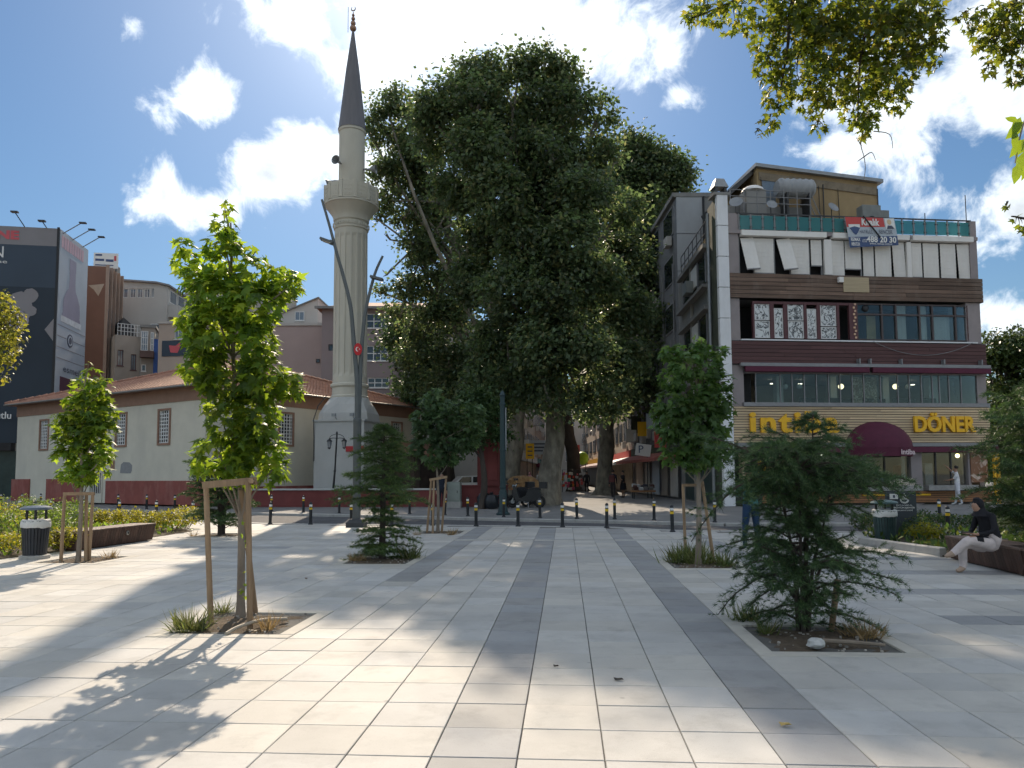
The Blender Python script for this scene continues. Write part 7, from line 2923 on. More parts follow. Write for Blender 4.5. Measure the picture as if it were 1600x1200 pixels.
plane_tree('tall plane tree with pale leaning trunk behind the dark pole', (b2.x, 45.5), 45.5,
           [(793, 788, 36), (797, 750, 30), (803, 715, 26), (807, 670, 24), (809, 620, 22), (800, 540, 18), (760, 430, 14), (700, 300, 8)],
           [(618, 138, 14, 0), (605, 165, 18, 0), (632, 165, 16, 0), (590, 185, 14, 0), (578, 205, 8, 0), (640, 205, 30, 0), (605, 220, 24, 1), (660, 240, 30, 0), (600, 265, 22, 0), (640, 275, 30, 1), (600, 310, 18, 0), (630, 335, 26, 0), (675, 320, 34, 1), (610, 370, 16, 0), (650, 385, 28, 0), (700, 385, 30, 1),
            (605, 425, 14, 0), (640, 445, 24, 0), (690, 450, 34, 0), (625, 490, 16, 0), (670, 510, 30, 0), (720, 500, 30, 0), (650, 555, 22, 0), (700, 565, 32, -1), (745, 560, 28, 0), (680, 600, 24, 0), (730, 605, 28, -1), (775, 600, 26, 0), (590, 340, 10, 0), (598, 455, 8, 0)], 640, 54, .24, clump=.42)
b3 = AT(899, 765, 66)
plane_tree('plane tree with dark leaning trunk far down the sunlit street', (b3.x, 66), 66,
           [(902, 766, 30), (898, 740, 22), (894, 705, 19), (886, 665, 18), (880, 620, 17), (880, 560, 14), (885, 480, 9)],
           [(880, 560, 40, 0), (920, 600, 28, 0), (860, 600, 30, 0), (900, 500, 46, 0), (940, 560, 28, 0), (830, 590, 24, 0)], 220, 46, .34, bark=M_bark_d, clump=.7)
b4 = AT(945, 772, 53)
plane_tree('broad plane tree with dark trunk beside the two pedestrians', (b4.x, 53), 53,
           [(944, 773, 34), (946, 745, 25), (947, 700, 23), (950, 650, 22), (955, 580, 19), (965, 480, 15), (985, 380, 9)],
           [(1000, 230, 18, 0), (1025, 235, 20, 0), (1050, 262, 20, 0), (1075, 282, 14, 0), (975, 245, 22, 0), (1010, 275, 32, 0), (1050, 295, 18, 0), (960, 300, 38, 0), (1015, 320, 26, -1), (950, 360, 44, 0), (990, 370, 36, -2), (950, 430, 44, -2), (995, 440, 34, -2), (940, 500, 42, -2), (990, 505, 36, -2), (950, 560, 36, -2), (990, 570, 28, -2), (915, 570, 30, -2), (975, 610, 26, -2), (930, 620, 24, -2), (905, 340, 32, 0), (1045, 270, 22, 0), (1030, 350, 26, 0), (1025, 420, 24, -4), (1030, 490, 22, -6), (1010, 600, 22, -6), (985, 225, 16, 0), (1020, 545, 20, -6)],
           1050, 52, .30, clump=.52, gap=-.24)
b5 = AT(690, 780, 52)
plane_tree('dark evergreen tree standing behind the mosque annex', (b5.x, 52), 52, [(700, 785, 26), (700, 730, 20), (698, 650, 16), (695, 560, 8)],
           [(690, 560, 40, 0), (645, 545, 28, 0), (725, 570, 36, 0), (670, 600, 34, 0), (720, 620, 32, 0), (760, 610, 28, 0), (618, 575, 12, 0), (612, 530, 14, 0), (635, 500, 24, 0), (650, 590, 26, 0), (700, 500, 30, 0), (770, 640, 24, 0), (735, 650, 24, 0)], 760, 44, .26, m=M_cedar2, bark=M_bark_d, clump=.6, group='trees in the mosque yard')

b6 = AT(752, 793, 33.4)
plane_tree('small dark leafy tree growing in front of the red gate pillar', (b6.x, 33.4), 33.4, [(752, 794, 10), (757, 750, 9), (751, 700, 7), (744, 655, 4)],
           [(728, 640, 18, 0), (748, 628, 16, 0), (768, 650, 18, 0), (735, 668, 18, 0), (757, 676, 18, 0), (718, 660, 14, 0), (742, 694, 14, 0), (775, 680, 12, 0), (725, 690, 10, 0)], 300, 34, .17, m=leaf_mat('dusky_leaf', (.05, .095, .04), (.14, .22, .06)), bark=M_bark_d, clump=.26, name='leafy_tree', group='trees in the mosque yard')

# overhanging boughs of a tree standing to the right of the view
def near_bough(label, base, d, lobes, nleaf, size, m, limbpts, tmpl=STAR, name='overhanging_tree', trunkr=.3):
    r = thing(name, label, 'tree', (base[0], base[1], 0))
    L3 = []
    for (px, py, pr, dd) in lobes:
        q = AT(px, py, d + dd)
        rad = pr / F * (d + dd)
        L3.append((q.x - base[0], q.y - base[1], q.z, rad, rad * 1.1, rad))
    mb = MB()
    ztop = max(l[2] for l in L3) + 2
    S = smooth_pts([(0, 0, -.1), (.15, .1, ztop * .35), (-.1, .1, ztop * .7), (.05, 0, ztop)], 5)
    mb.tube(S, [trunkr * (1 - .6 * k / (len(S) - 1)) for k in range(len(S))], 12)
    mb.build('trunk', M_bark_p, r, True)
    mb = MB()
    for path in limbpts:
        P = [Vector(S[int(len(S) * .7)])]
        for (px, py, dd) in path:
            q = AT(px, py, d + dd)
            P.append(Vector((q.x - base[0], q.y - base[1], q.z)))
        Q = smooth_pts(P, 6)
        mb.tube(Q, [.09 * (1 - k / len(Q)) + .008 for k in range(len(Q))], 7)
    for (x, y, z, rad, *_) in L3:
        for q in range(3):
            e = Vector((random.uniform(-1, 1), random.uniform(-1, 1), random.uniform(-1, .6))).normalized() * rad
            limb(mb, (x, y, z + rad * .8), Vector((x, y, z)) + e, .014, .003, .15, 4, 4)
    mb.build('boughs', M_bark_d, r, kind='stuff')
    C, D = in_lobes(L3, nleaf, .35)
    up = D * .3 + np.array([0, 0, -.9])
    nr = D * .4 + np.array([0, -.25, .55])
    foliage('crown', C, rng.uniform(.65, 1.2, nleaf) * size, tmpl, m, r, nr, .6, up)
    return r


ov = near_bough('plane tree overhead whose leafy boughs hang into the upper right', (15.0, 15.0), 14.0,
           [(1110, 10, 30, 0), (1075, 30, 14, 0), (1150, 25, 34, 0), (1200, 10, 36, 0), (1190, 60, 26, 0), (1240, 50, 44, 0), (1290, 60, 48, 0), (1250, 110, 42, 0), (1200, 105, 26, 0), (1300, 130, 40, 0), (1215, 150, 26, 0), (1275, 160, 26, 0), (1205, 190, 16, 0), (1185, 207, 8, 0),
            (1340, 40, 54, 0), (1390, 60, 54, 0), (1430, 50, 46, 0), (1450, 85, 26, 0), (1350, 110, 44, 0), (1395, 120, 40, 0), (1345, 160, 34, 0), (1350, 190, 22, 0), (1400, 160, 20, 0), (1435, 20, 34, 0), (1290, 15, 50, 0), (1280, 198, 12, 0), (1460, 30, 18, 0), (1350, 205, 10, 0), (1240, 0, 40, 0), (1380, 0, 50, 0),
            (1510, 30, 18, 0), (1540, 35, 30, 0), (1575, 40, 36, 0), (1590, 80, 30, 0), (1550, 75, 22, 0), (1590, 115, 18, 0), (1545, 108, 10, 0), (1590, 345, 9, 0), (1575, 318, 5, 0), (1597, 360, 8, 0), (1600, 20, 40, 0)], 5200, .165, M_plane2,
           [[(1640, -260, 1), (1500, -120, .5), (1400, -20, 0), (1350, 60, 0), (1340, 190, 0)], [(1600, -230, 1), (1380, -120, 0), (1250, -20, 0), (1230, 80, 0), (1215, 170, 0)], [(1500, -200, 1), (1250, -60, 0), (1150, 0, 0), (1080, 28, 0)], [(1700, -150, 0), (1600, -20, 0), (1560, 60, 0)],
            [(1720, 200, 0), (1640, 330, 0), (1580, 338, 0)]])
mb = MB()
for pts in (((1349, 205), (1345, 225), (1350, 245), (1352, 262), (1350, 280)), ((1350, 245), (1362, 238), (1368, 250)), ((1346, 228), (1338, 215)), ((1365, 205), (1390, 210), (1395, 232)), ((1350, 245), (1340, 252))):
    Q = smooth_pts([AT(x, y, 14.0) - ov.location for x, y in pts], 4)
    mb.tube(Q, [.012 * (1 - .6 * k / len(Q)) for k in range(len(Q))], 4)
mb.build('bare_twigs', M_bark_y, ov, kind='stuff')
near_bough('yellow green tree reaching in from the left border', (-21.5, 18.0), 19.0,
           [(-40, 500, 60, 0), (-10, 480, 34, 0), (8, 500, 26, 0), (0, 530, 34, 0), (25, 520, 18, 0), (15, 550, 18, 0), (-30, 560, 50, 0), (-80, 540, 70, 0), (5, 470, 14, 0), (30, 495, 10, 0), (5, 565, 12, 0), (-100, 450, 60, 0)], 3600, .15,
           leaf_mat('yellow_green_leaf', (.11, .13, .022), (.36, .36, .04), var=.4, trans=.48, extra=(.20, .17, .02)), [[(-60, 560, 0), (-20, 520, 0), (30, 500, 0)]], tmpl=OVAL, name='border_tree', trunkr=.2)
# bright drooping spray very near, right border: every leaf its own part
sp0 = AT(1612, 120, 4.0)
spray = thing('drooping_twig', 'close bright green twig with long leaves hanging at the right border', 'twig', (sp0.x, sp0.y, sp0.z))
Q = smooth_pts([AT(x, y, 4.0) - sp0 for x, y in ((1760, -520), (1690, -240), (1640, -60), (1625, 60), (1612, 150), (1596, 205), (1590, 235), (1586, 255))], 4)
MB().tube(Q, [.007 * (1 - .7 * k / len(Q)) + .001 for k in range(len(Q))], 5).build('stem', M_bark_y, spray)
M_bright = leaf_mat('bright_leaf', (.10, .20, .03), (.36, .48, .03), var=.3, trans=.5, extra=(.20, .26, .04))
lm = MB()
lm.add([(0, 0, 0), (.16, .3, -.03), (.13, .65, -.06), (0, 1, -.12), (-.13, .65, -.06), (-.16, .3, -.03), (0, .3, .02), (0, .65, -.01)], [(0, 1, 6), (0, 6, 5), (1, 2, 7, 6), (6, 7, 4, 5), (2, 3, 7), (7, 3, 4)])
leaf_me = lm.mesh('leaf', M_bright)
for k, (px, py, L, ang) in enumerate(((1595, 183, 34, 245), (1600, 190, 40, 225), (1588, 205, 30, 262), (1606, 200, 44, 260), (1596, 218, 34, 240), (1602, 235, 40, 262), (1590, 240, 30, 268), (1600, 250, 34, 280), (1592, 255, 34, 258), (1606, 215, 36, 235), (1590, 188, 20, 170), (1610, 250, 36, 250))):
    p = AT(px, py, 4.0 + random.uniform(-.08, .08)) - sp0
    o = link('leaf', leaf_me, spray, p)
    s = L / F * 4.0
    o.scale = (s * 1.5, s, s)
    o.rotation_euler = (Matrix.Rotation(-R(ang - 90), 3, 'Y') @ Matrix.Rotation(PI / 2, 3, 'X') @ Matrix.Rotation(random.uniform(-.9, .9), 3, 'Y')).to_euler()

# pines and bushes behind the right building
def far_crown(label, d, path, lobes, nclump, per, size, m, name, group, clump=.5, bark=M_bark_d):
    b = AT(path[0][0], path[0][1], d)
    return plane_tree(label, (b.x, d), d, path, lobes, nclump, per, size, m, bark, name=name, group=group, clump=clump)


far_crown('rounded pine behind the right end of the restaurant building', 50, [(1580, 780, 20), (1580, 700, 16), (1578, 620, 10)],
          [(1560, 545, 26, 0), (1590, 550, 34, 0), (1545, 570, 18, 0), (1575, 585, 40, 0), (1620, 570, 50, 0), (1560, 620, 34, 0), (1600, 625, 45, 0), (1640, 640, 50, 0)], 620, 34, .26, leaf_mat('pine_clump', (.045, .075, .022), (.10, .15, .03), var=.4, trans=.25, extra=(.11, .14, .03)), 'pine_tree', 'trees behind the right building', .45)
far_crown('dark bushy tree low behind the right end of the restaurant building', 44, [(1575, 785, 14), (1575, 730, 10), (1575, 690, 6)],
          [(1560, 665, 26, 0), (1590, 670, 34, 0), (1565, 700, 26, 0), (1600, 720, 40, 0), (1580, 750, 36, 0), (1620, 680, 40, 0), (1558, 640, 16, 0)], 420, 34, .24, M_dgreen_lf, 'bushy_tree', 'trees behind the right building', .4)


# ------------------------------------------------------------------ shrubs and ground plants
def shrub(name, label, p, rx, ry, h, n, size, m, group, tmpl=OVAL, stems=7):
    r = thing(name, label, 'shrub', (p[0], p[1], 0), random.uniform(0, 3), group)
    mb = MB()
    lob = [(0, 0, h * .55, rx * .8, ry * .8, h * .45)]
    for k in range(stems):
        q = 2 * PI * k / stems + random.uniform(-.3, .3)
        rr_ = random.uniform(.45, .95)
        x, y, z = rx * rr_ * math.cos(q), ry * rr_ * math.sin(q), h * random.uniform(.5, 1.02)
        limb(mb, (x * .15, y * .15, 0), (x, y, z), .012, .004, .15, 4, 5)
        lob.append((x, y, z * .85, rx * .3, ry * .3, h * .22))
    mb.build('stems', M_bark_y, r, kind='stuff')
    C, D = in_lobes(lob, n, .55)
    C[:, 2] = np.maximum(C[:, 2], .03)
    up = D * .6 + np.array([0, 0, .5])
    foliage('foliage', C, rng.uniform(.6, 1.3, n) * size, tmpl, m, r, D * .4 + np.array([0, 0, .6]), .5, up)
    return r


YS = [(292, 826, .62, .70), (272, 830, .6, .66), (248, 829, .55, .62), (222, 828, .55, .60), (196, 827, .55, .62), (170, 826, .55, .60), (148, 826, .5, .55)]
for k, (px, py, rr_, h) in enumerate(YS):
    p = GR(px, py)
    shrub('yellow_shrub', 'yellow leaved shrub behind the left bench, %s from its right end' % ORD[k], p, rr_, rr_, h, 750, .075, M_yellow_lf, 'yellow shrubs in the left planting bed')
YS2 = [(10, 868, .55, .5), (95, 862, .45, .55), (30, 850, .6, .85), (75, 846, .55, .9), (5, 838, .7, 1.0), (110, 838, .55, .85), (50, 828, .7, 1.0), (85, 822, .7, .95), (20, 818, .8, 1.0), (120, 820, .6, .85)]
for k, (px, py, rr_, h) in enumerate(YS2):
    p = GR(px, py)
    lab = ['low yellow green plant at the front corner of the left bed', 'leafy plant between the left bin and the bench', 'tall green plant just behind the left bin', 'green plant right of the left bin lid', 'leafy green plant at the left border of the bed',
           'green plant behind the near end of the left bench', 'green plant in the middle row behind the left bin', 'green plant in the back row behind the left bin', 'green plant in the back row at the left border', 'green plant in the back row behind the bench end'][k]
    shrub('leafy_plant', lab, p, rr_, rr_, h, 750, .075, M_yellow_lf if k in (0, 1, 4) else M_green_lf, 'leafy green plants in the left planting bed')
DS = [(1412, 838, .42, .62), (1432, 842, .42, .55), (1448, 850, .4, .5), (1425, 826, .45, .6), (1470, 832, .5, .5), (1455, 826, .45, .45), (1500, 828, .5, .42), (1390, 832, .4, .6), (1362, 834, .4, .55), (1530, 826, .5, .4), (1575, 832, .5, .45), (1345, 830, .35, .5)]
for k, (px, py, rr_, h) in enumerate(DS):
    p = GR(px, py)
    shrub('dark_shrub', 'dark green shrub in the right planting bed, %s in a loose row near the sign' % ORD[k] if k < 6 else ['low green shrub behind the right bench, nearer the sign', 'green shrub behind the dark green bin', 'green shrub left of the dark green bin',
          'low green shrub just left of the seated person', 'low green shrub right of the seated person', 'small green shrub at the far corner of the right bed'][k - 6], p, rr_, rr_, h, 620, .07, M_yellow_lf if k == 2 else M_dgreen_lf, 'shrubs in the right planting bed')

BLADE = ([(-.025, 0, 0), (.025, 0, 0), (.02, .5, -.06), (-.02, .5, -.06), (0, 1, -.32)], [(0, 1, 2), (0, 2, 3), (3, 2, 4)])


def tuft_grass(label, p, n, h, spread, m=M_grass, name='grass_tuft'):
    C = np.zeros((n, 3))
    C[:, :2] = rng.normal(size=(n, 2)) * spread * .45
    out = C.copy()
    out[:, 2] = 0
    up = out / (np.linalg.norm(out, axis=1, keepdims=True) + 1e-6) * .55 + rng.normal(size=(n, 3)) * .15
    up[:, 2] = 1.0
    nr = rng.normal(size=(n, 3))
    V, FF, per = scatter(C, rng.uniform(.5, 1.15, n) * h, BLADE[0], BLADE[1], nr, .01, up)
    o = link(name, raw_mesh(name, V, FF, per, m), None, (p[0], p[1], .0), label=label, cat='grass tuft', group='grass tufts in the tree pits')
    return o


for (px, py, n, h, s, m, lab) in ((298, 984, 220, .26, .17, M_grass, 'thick green grass tuft at the front left of the nearest tree pit'), (346, 958, 90, .20, .10, M_grass, 'green grass tuft behind the left stake of the nearest tree'),
                                  (418, 983, 80, .20, .09, M_dry, 'thin dry grass tuft at the front of the nearest tree pit'), (1168, 968, 150, .22, .16, M_grass, 'grass tuft at the left corner of the bushy conifer pit'),
                                  (1198, 990, 70, .20, .08, M_grass, 'small grass tuft at the front edge of the bushy conifer pit'), (1350, 995, 150, .20, .16, M_dry, 'dry grass tuft at the right edge of the bushy conifer pit'),
                                  (1065, 878, 260, .34, .28, M_grass, 'long grass tuft on the left of the pit beside the standing man'), (1095, 880, 260, .34, .26, M_grass, 'long grass tuft at the trunk in the pit beside the standing man'),
                                  (1132, 884, 160, .30, .16, M_grass, 'grass tuft on the right of the pit beside the standing man'), (1080, 868, 200, .34, .3, M_grass, 'grass tuft at the back of the pit beside the standing man'),
                                  (172, 872, 120, .20, .12, M_dry, 'straw coloured grass tuft beside the left staked tree'), (640, 872, 200, .3, .2, M_grass, 'ochre grass tuft at the foot of the tiered conifer'), (560, 876, 140, .2, .2, M_dry, 'low dry grass tuft left of the tiered conifer'),
                                  (705, 836, 90, .24, .12, M_dry, 'dry grass tuft beside the dusky staked tree'), (652, 836, 60, .18, .1, M_dry, 'brown grass tuft left of the dusky staked tree'), (302, 838, 60, .18, .1, M_dry, 'small grass tuft at the dark ragged conifer')):
    tuft_grass(lab, GR(px, py), n, h, s, m)

# low ground cover between the shrubs
for lab, P, n, m in (('mixed green ground cover filling the left planting bed', BED_LEFT, 5200, M_green_lf), ('short green ground cover in the right planting bed', BED_RIGHT, 3600, M_dgreen_lf)):
    xs_, ys_ = [p[0] for p in P], [p[1] for p in P]
    pts = []
    while len(pts) < n:
        x, y = random.uniform(max(min(xs_), -26), min(max(xs_), 18)), random.uniform(min(ys_), min(max(ys_), 27))
        if inpoly(x, y, P):
            pts.append((x, y, random.uniform(.02, .22)))
    C = np.array(pts)
    up = np.tile(np.array([0, 0, 1.0]), (n, 1))
    V, FF, per = scatter(C, rng.uniform(.08, .2, n), OVAL[0], OVAL[1], None, .6, up)
    link('ground_cover', raw_mesh('ground_cover', V, FF, per, m), None, label=lab, cat='ground cover', kind='stuff')

# ------------------------------------------------------------------ people
EDGES = [('pelvis', 'spine'), ('spine', 'chest'), ('chest', 'neck'), ('neck', 'jaw'), ('jaw', 'head'), ('head', 'crown'),
         ('chest', 'shL'), ('shL', 'elL'), ('elL', 'haL'), ('haL', 'paL'), ('chest', 'shR'), ('shR', 'elR'), ('elR', 'haR'), ('haR', 'paR'),
         ('pelvis', 'hiL'), ('hiL', 'knL'), ('knL', 'anL'), ('anL', 'toL'), ('pelvis', 'hiR'), ('hiR', 'knR'), ('knR', 'anR'), ('anR', 'toR')]
RAD = dict(pelvis=(.15, .12), spine=(.135, .105), chest=(.155, .115), neck=(.055, .055), jaw=(.07, .075), head=(.082, .098), crown=(.06, .07),
           shL=(.068, .068), elL=(.045, .045), haL=(.032, .03), paL=(.034, .02), hiL=(.092, .092), knL=(.06, .06), anL=(.042, .042), toL=(.042, .03))
for k in list(RAD):
    if k.endswith('L'):
        RAD[k[:-1] + 'R'] = RAD[k]
STAND = dict(pelvis=(0, 0, .95), spine=(0, 0, 1.12), chest=(.01, 0, 1.33), neck=(.02, 0, 1.49), jaw=(.05, 0, 1.57), head=(.04, 0, 1.65), crown=(.03, 0, 1.72),
             shL=(0, .18, 1.41), elL=(-.02, .24, 1.13), haL=(.05, .25, .88), paL=(.07, .25, .80), shR=(0, -.18, 1.41), elR=(-.02, -.24, 1.13), haR=(.05, -.25, .88), paR=(.07, -.25, .80),
             hiL=(0, .095, .88), knL=(.02, .10, .48), anL=(-.02, .11, .08), toL=(.14, .13, .04), hiR=(0, -.095, .88), knR=(.02, -.10, .48), anR=(-.02, -.11, .08), toR=(.14, -.13, .04))
M_skin = mat('skin', (.36, .21, .145), .55, .08, 8)
M_hair = mat('dark_hair', (.02, .015, .012), .6, .3, 20)


def cloth(name, c):
    return mat(name, c, .9, .18, 5, bump=.35, bscale=14)


def person(label, p, rz, J, top, legs, shoes, hair=M_hair, sleeve=None, scale=1.0, fat=1.0, group=None, legfat=1.0, hood=False, skirt=None):
    """one skinned body; materials follow the nearest bone: 0 skin, 1 top, 2 trousers, 3 shoes."""
    names = list(J)
    idx = {n: i for i, n in enumerate(names)}
    V = [Vector(J[n]) for n in names]
    E = [(idx[a], idx[b]) for a, b in EDGES]
    rad = [tuple(q * (fat if n in ('pelvis', 'spine', 'chest') else legfat if n[:2] in ('hi', 'kn', 'an') else 1) for q in RAD[n]) for n in names]
    # fingers
    for s in ('L', 'R'):
        h, pa = Vector(J['ha' + s]), Vector(J['pa' + s])
        d = (pa - h).normalized()
        side = d.cross(Vector((0, 0, 1)))
        if side.length < .2:
            side = Vector((1, 0, 0))
        side.normalize()
        for k, (o, L) in enumerate(((-.026, .058), (-.009, .07), (.009, .066), (.026, .05))):
            a = len(V)
            V += [pa + side * o + d * .02, pa + side * o + d * (.02 + L * .6) + Vector((.008, 0, 0)), pa + side * o * 1.1 + d * (.02 + L) + Vector((.02, 0, -.004))]
            rad += [(.0095, .0095), (.009, .009), (.007, .007)]
            E += [(idx['pa' + s], a), (a, a + 1), (a + 1, a + 2)]
        a = len(V)
        V += [h + side * .035 + d * .03, h + side * .055 + d * .065]
        rad += [(.011, .011), (.009, .009)]
        E += [(idx['ha' + s], a), (a, a + 1)]
    # nose
    a = len(V)
    jw, hd = Vector(J['jaw']), Vector(J['head'])
    fwd = Vector((1, 0, 0)) if 'face' not in J else Vector(J['face'])
    me = bpy.data.meshes.new('person')
    me.from_pydata([tuple(v) for v in V], E, [])
    o = bpy.data.objects.new('person', me)
    COL.objects.link(o)
    md = o.modifiers.new('skin', 'SKIN')
    md.use_smooth_shade = True
    for i, sv in enumerate(me.skin_vertices[0].data):
        sv.radius = rad[i]
        sv.use_root = (i == idx['pelvis'])
    o.modifiers.new('sub', 'SUBSURF').levels = 1
    bpy.context.view_layer.update()
    ev = bpy.data.meshes.new_from_object(o.evaluated_get(bpy.context.evaluated_depsgraph_get()))
    bpy.data.objects.remove(o)
    ev.materials.clear()
    for m in (M_skin, top, legs, shoes):
        ev.materials.append(m)
    seg = []
    for a_, b_ in EDGES:
        kind = 1
        if a_ in ('jaw', 'head') or (a_ == 'neck' and not hood):
            kind = 0
        elif a_[:2] == 'ha' or (a_[:2] == 'el' and sleeve == 'short'):
            kind = 0
        elif a_[:2] in ('hi', 'kn') or (a_ == 'pelvis'):
            kind = 2 if a_ != 'pelvis' or b_ != 'spine' else 1
        elif a_[:2] == 'an':
            kind = 3
        seg.append((Vector(J[a_]), Vector(J[b_]), kind))
    mi = []
    for f in ev.polygons:
        c = f.center
        best, bk = 1e9, 0
        for a_, b_, kd in seg:
            ab = b_ - a_
            t = max(0, min(1, (c - a_).dot(ab) / max(1e-9, ab.length_squared)))
            q = (c - a_ - ab * t).length
            if q < best:
                best, bk = q, kd
        mi.append(bk)
    ev.polygons.foreach_set('material_index', mi)
    ev.polygons.foreach_set('use_smooth', [True] * len(ev.polygons))
    # nose and ears belong to the same surface
    body = link('person', ev, None, (p[0], p[1], p[2]), rz, label, 'person', group)
    body.scale = (scale, scale, scale)
    # hair: cap over the back and top of the head
    hm = MB()
    n, k_ = 14, 8
    ctr = (hd + Vector(J['crown'])) / 2 - fwd * .012
    vs, fs = [], []
    for j in range(k_ + 1):
        t = PI * (.0 + (.8 if hood else .62) * j / k_)
        for i in range(n):
            q = 2 * PI * i / n
            r_ = .108 * (1 + random.uniform(-.03, .03))
            d_ = Vector((math.sin(t) * math.cos(q), math.sin(t) * math.sin(q) * .88, math.cos(t) * .98))
            front = d_.dot(fwd)
            if front > .35 and t > .9:
                r_ *= .72
            if hood and front < 0 and t > 1.6:
                r_ *= 1.12
            vs.append(tuple(ctr + Vector(d_) * r_))
    for j in range(k_):
        for i in range(n):
            fs.append((j * n + i, j * n + (i + 1) % n, (j + 1) * n + (i + 1) % n, (j + 1) * n + i))
    hm.add(vs, fs)
    if hood:
        hm.lathe([(.075, -.06), (.10, -.14), (.15, -.22)], 14, tuple(ctr - fwd * .05))
    hm.build('head_scarf' if hood else 'hair', hair, body, True)
    if not hood:
        nm = MB()
        c = jw.lerp(hd, .55) + fwd * .10
        nm.box(c, (.035, .022, .045), taper=(.5, .6))
        nm.build('nose', M_skin, body)
        for s in (-1, 1):
            MB().ball(jw.lerp(hd, .6) + Vector((0, s * .085, 0)), .025, 6, 5, sc=(.6, .6, 1.2)).build('ear', M_skin, body)
    if skirt:
        pz_, kz = J['pelvis'][2], skirt[0]
        cx = J['pelvis'][0]
        MB().lathe([(.14, pz_ + .06), (.19, pz_ - .1), (skirt[1], kz)], 16, (cx, 0, 0)).build('skirt', skirt[2], body, True)
    return body


def pose(**kw):
    J = dict(STAND)
    J.update(kw)
    return J


# seated person on the right bench, facing the plaza, legs crossed
SIT = dict(pelvis=(0, 0, .56), spine=(.02, 0, .74), chest=(.09, 0, .95), neck=(.17, 0, 1.08), jaw=(.24, 0, 1.12), head=(.25, 0, 1.20), crown=(.24, 0, 1.27),
           shL=(.09, .18, 1.02), elL=(.15, .25, .76), haL=(.34, .12, .70), paL=(.41, .08, .71), shR=(.09, -.18, 1.02), elR=(.15, -.25, .76), haR=(.34, -.10, .70), paR=(.41, -.06, .71),
           hiL=(.05, .10, .53), knL=(.47, .06, .62), anL=(.70, -.06, .36), toL=(.84, -.08, .31), hiR=(.05, -.10, .52), knR=(.46, -.13, .52), anR=(.46, -.12, .09), toR=(.60, -.13, .045))
M_black = cloth('black_cloth', (.013, .013, .017))
wp = AT(1543, 850, 12.35)
seat_p = Vector(bA + (0,)).lerp(Vector(bB + (0,)), .68)
sq_ = GR(1549, 852, .44)
w1 = person('person in black top and pale trousers sitting cross-legged on the right bench', (sq_.x, sq_.y, -.02), PI + .12, SIT, M_black, cloth('pale_trousers', (.60, .52, .50)), mat('pale_sandal', (.38, .27, .2), .6), hair=M_black, fat=1.3, legfat=1.6, hood=True, scale=.92)
# a phone held in the lap
MB().bevbox((0, 0, 0), (.075, .15, .01), .003).build('phone', M_blk, None, loc=w1.matrix_basis @ Vector((.45, .01, .735)), rz=PI + .5, label='dark phone held in the lap of the seated person', cat='phone')

# man standing behind the bushy conifer, back turned
gp = GR(1175, 860.5)
person('man in teal shirt and blue jeans standing behind the bushy conifer', (gp.x, gp.y, 0), R(100), pose(anL=(-.02, .17, .08), toL=(.13, .22, .04), knL=(.02, .13, .48), anR=(.0, -.18, .08), toR=(.15, -.22, .04), knR=(.02, -.13, .48),
       elL=(.1, .26, 1.15), haL=(.28, .14, 1.2), paL=(.34, .1, 1.23), elR=(.08, -.26, 1.14), haR=(.26, -.12, 1.18), paR=(.32, -.08, 1.21)),
       cloth('teal_shirt', (.05, .17, .16)), cloth('blue_jeans', (.018, .045, .10)), mat('black_shoe', (.02, .02, .02), .5), sleeve='short', fat=1.1, legfat=1.12)
# restaurant worker in white at the counter
q = AT(1497, 787, 33.4)
person('person in white work clothes reaching up at the restaurant counter', (q.x, 33.4, GZ), R(150), pose(elR=(.18, -.2, 1.52), haR=(.36, -.12, 1.72), paR=(.42, -.1, 1.78), elL=(.12, .22, 1.18), haL=(.36, .16, 1.12), paL=(.43, .15, 1.12),
       anL=(-.16, .09, .08), toL=(.0, .10, .04), knL=(-.04, .1, .48), anR=(.1, -.1, .08), toR=(.26, -.1, .04)), cloth('white_cloth', (.72, .72, .74)), cloth('white_trousers', (.66, .66, .72)), mat('white_shoe', (.6, .6, .6), .5), sleeve='short', legfat=1.15)
# pedestrians under the plane trees
q = AT(958, 777, 46.5)
person('pedestrian in dark clothes with backpack walking past the plane trunk', (q.x, 46.5, GZ), R(70), pose(knL=(.16, .1, .5), anL=(.2, .1, .1), toL=(.36, .1, .06), knR=(-.04, -.1, .47), anR=(-.26, -.1, .12), toR=(-.12, -.1, .04), head=(.10, 0, 1.63), crown=(.09, 0, 1.70)),
       cloth('navy_cloth', (.02, .022, .035)), cloth('brown_shorts', (.05, .045, .05)), mat('black_shoe', (.02, .02, .02), .5), fat=1.15, group='pedestrians on the street')
mb = MB().bevbox((0, 0, 0), (.18, .32, .45), .05)
mb.build('backpack', mat('maroon_bag', (.12, .04, .04), .8, .2, 5), None, loc=(q.x - .09, 46.5 - .24, GZ + 1.22), rz=R(70), label='maroon backpack on the back of the walking pedestrian', cat='backpack')
q = AT(974, 776, 46.8)
person('pedestrian in short black dress standing beside the one with the backpack', (q.x, 46.8, GZ), R(200), pose(elL=(.16, .2, 1.15), haL=(.3, .1, 1.25), paL=(.34, .06, 1.3)), M_black, M_skin, mat('black_shoe', (.02, .02, .02), .5), sleeve='short', scale=.97, group='pedestrians on the street', skirt=(.52, .24, M_black))
q = AT(690, 791, 34.0)
person('person in dark blue clothes standing by the grey utility cabinet', (q.x, 34.0, gz(q.x, 34.0)), R(-80), pose(), cloth('dark_blue_cloth', (.014, .02, .035)), cloth('dark_trousers', (.015, .017, .025)), mat('black_shoe', (.02, .02, .02), .5), scale=.93, group='pedestrians on the street')
q = AT(828, 757, 60)
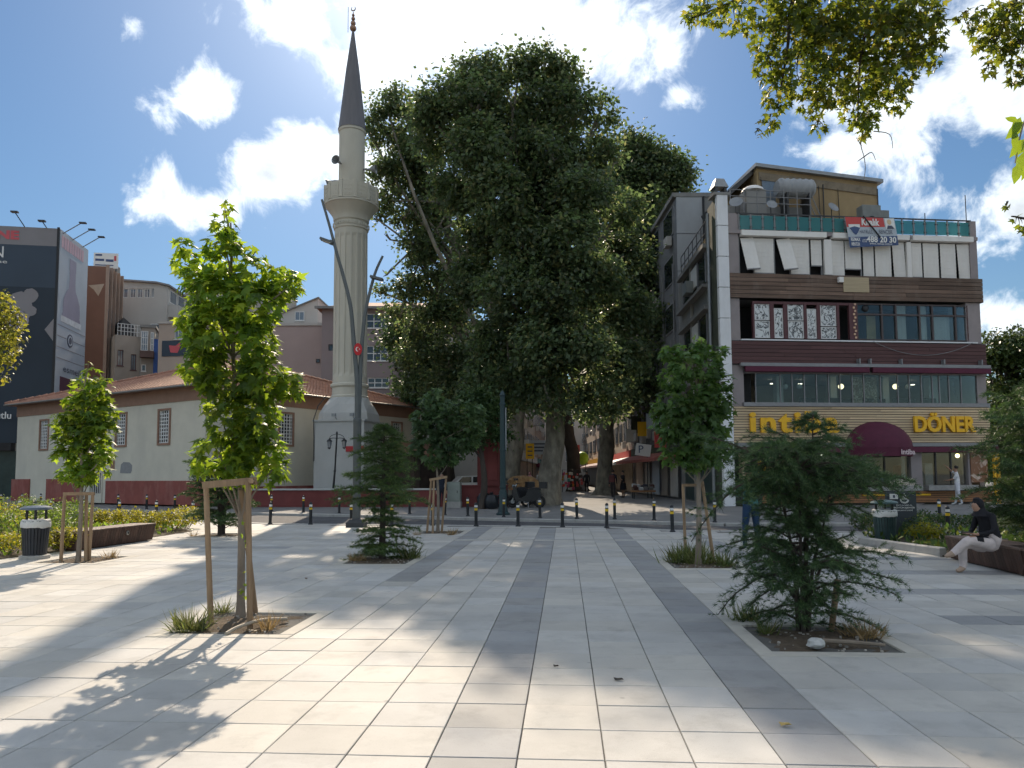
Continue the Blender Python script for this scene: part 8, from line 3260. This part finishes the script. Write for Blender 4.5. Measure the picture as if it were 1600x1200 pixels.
person('distant pedestrian in pink headscarf and pale coat behind the cart', (q.x, 60, GZ), R(-95), pose(), cloth('pink_coat', (.5, .33, .36)), cloth('pink_trousers', (.42, .3, .33)), mat('black_shoe', (.02, .02, .02), .5), hair=cloth('pink_scarf', (.5, .22, .3)), hood=True, scale=.95, group='pedestrians on the street')
q = AT(842, 757, 61)
person('distant pedestrian in white shirt beside the thick plane trunk', (q.x, 61, GZ), R(-120), pose(), cloth('white_cloth', (.6, .6, .6)), cloth('blue_jeans', (.03, .06, .12)), mat('black_shoe', (.02, .02, .02), .5), hair=mat('fair_hair', (.3, .16, .05), .6), group='pedestrians on the street')
q = AT(917, 764, 62)
person('distant pedestrian in black between the two dark plane trunks', (q.x, 62, GZ), R(85), pose(), M_black, M_black, mat('black_shoe', (.02, .02, .02), .5), group='pedestrians on the street')

# racks of bright goods on the street
for k, (px, d, cols, lab) in enumerate(((888, 63, ((.6, .06, .03), (.55, .2, .03), (.1, .3, .25), (.5, .5, .45), (.55, .08, .15)), 'rack of red and orange goods beside the dark leaning trunk'), (909, 64, ((.4, .4, .4), (.1, .1, .12), (.5, .1, .1), (.3, .3, .32)), 'rack of white and dark goods beyond the leaning trunk'))):
    q = AT(px, 762, d)
    r = thing('goods_rack', lab, 'rack', (q.x, d, GZ))
    MB().tube([(-.5, 0, 0), (-.5, 0, 1.9), (.5, 0, 1.9), (.5, 0, 0)], .03, 6).build('frame', M_darkframe, r)
    rr = random.Random(k)
    for i in range(30):
        c = cols[rr.randrange(len(cols))]
        MB().bevbox((rr.uniform(-.5, .5), rr.uniform(-.2, .1), .25 + 1.5 * (i // 5) / 6 + rr.uniform(0, .1)), (rr.uniform(.12, .25), .12, rr.uniform(.15, .28)), .03).build('goods', mat('goods_%d_%d' % (k, cols.index(c)), c, .7, .2, 5), r)
q = AT(1010, 770, 45)
r = thing('market_stall', 'small street stall heaped with dark goods beneath the faded red awning', 'stall', (q.x - .2, 45, GZ))
MB().box((0, 0, .45), (1.4, .8, .1)).build('table', M_slat2, r)
for x in (-.6, .6):
    for y in (-.3, .3):
        MB().tube([(x, y, 0), (x, y, .42)], .03, 6).build('leg', M_darkframe, r)
rr = random.Random(5)
for i in range(16):
    MB().bevbox((rr.uniform(-.6, .6), rr.uniform(-.35, .3), .58 + rr.uniform(0, .25)), (.25, .25, .2), .04).build('goods', mat('stall_goods_%d' % (i % 4), ((.05, .05, .06), (.2, .18, .17), (.5, .5, .5), (.12, .06, .05))[i % 4], .8), r)
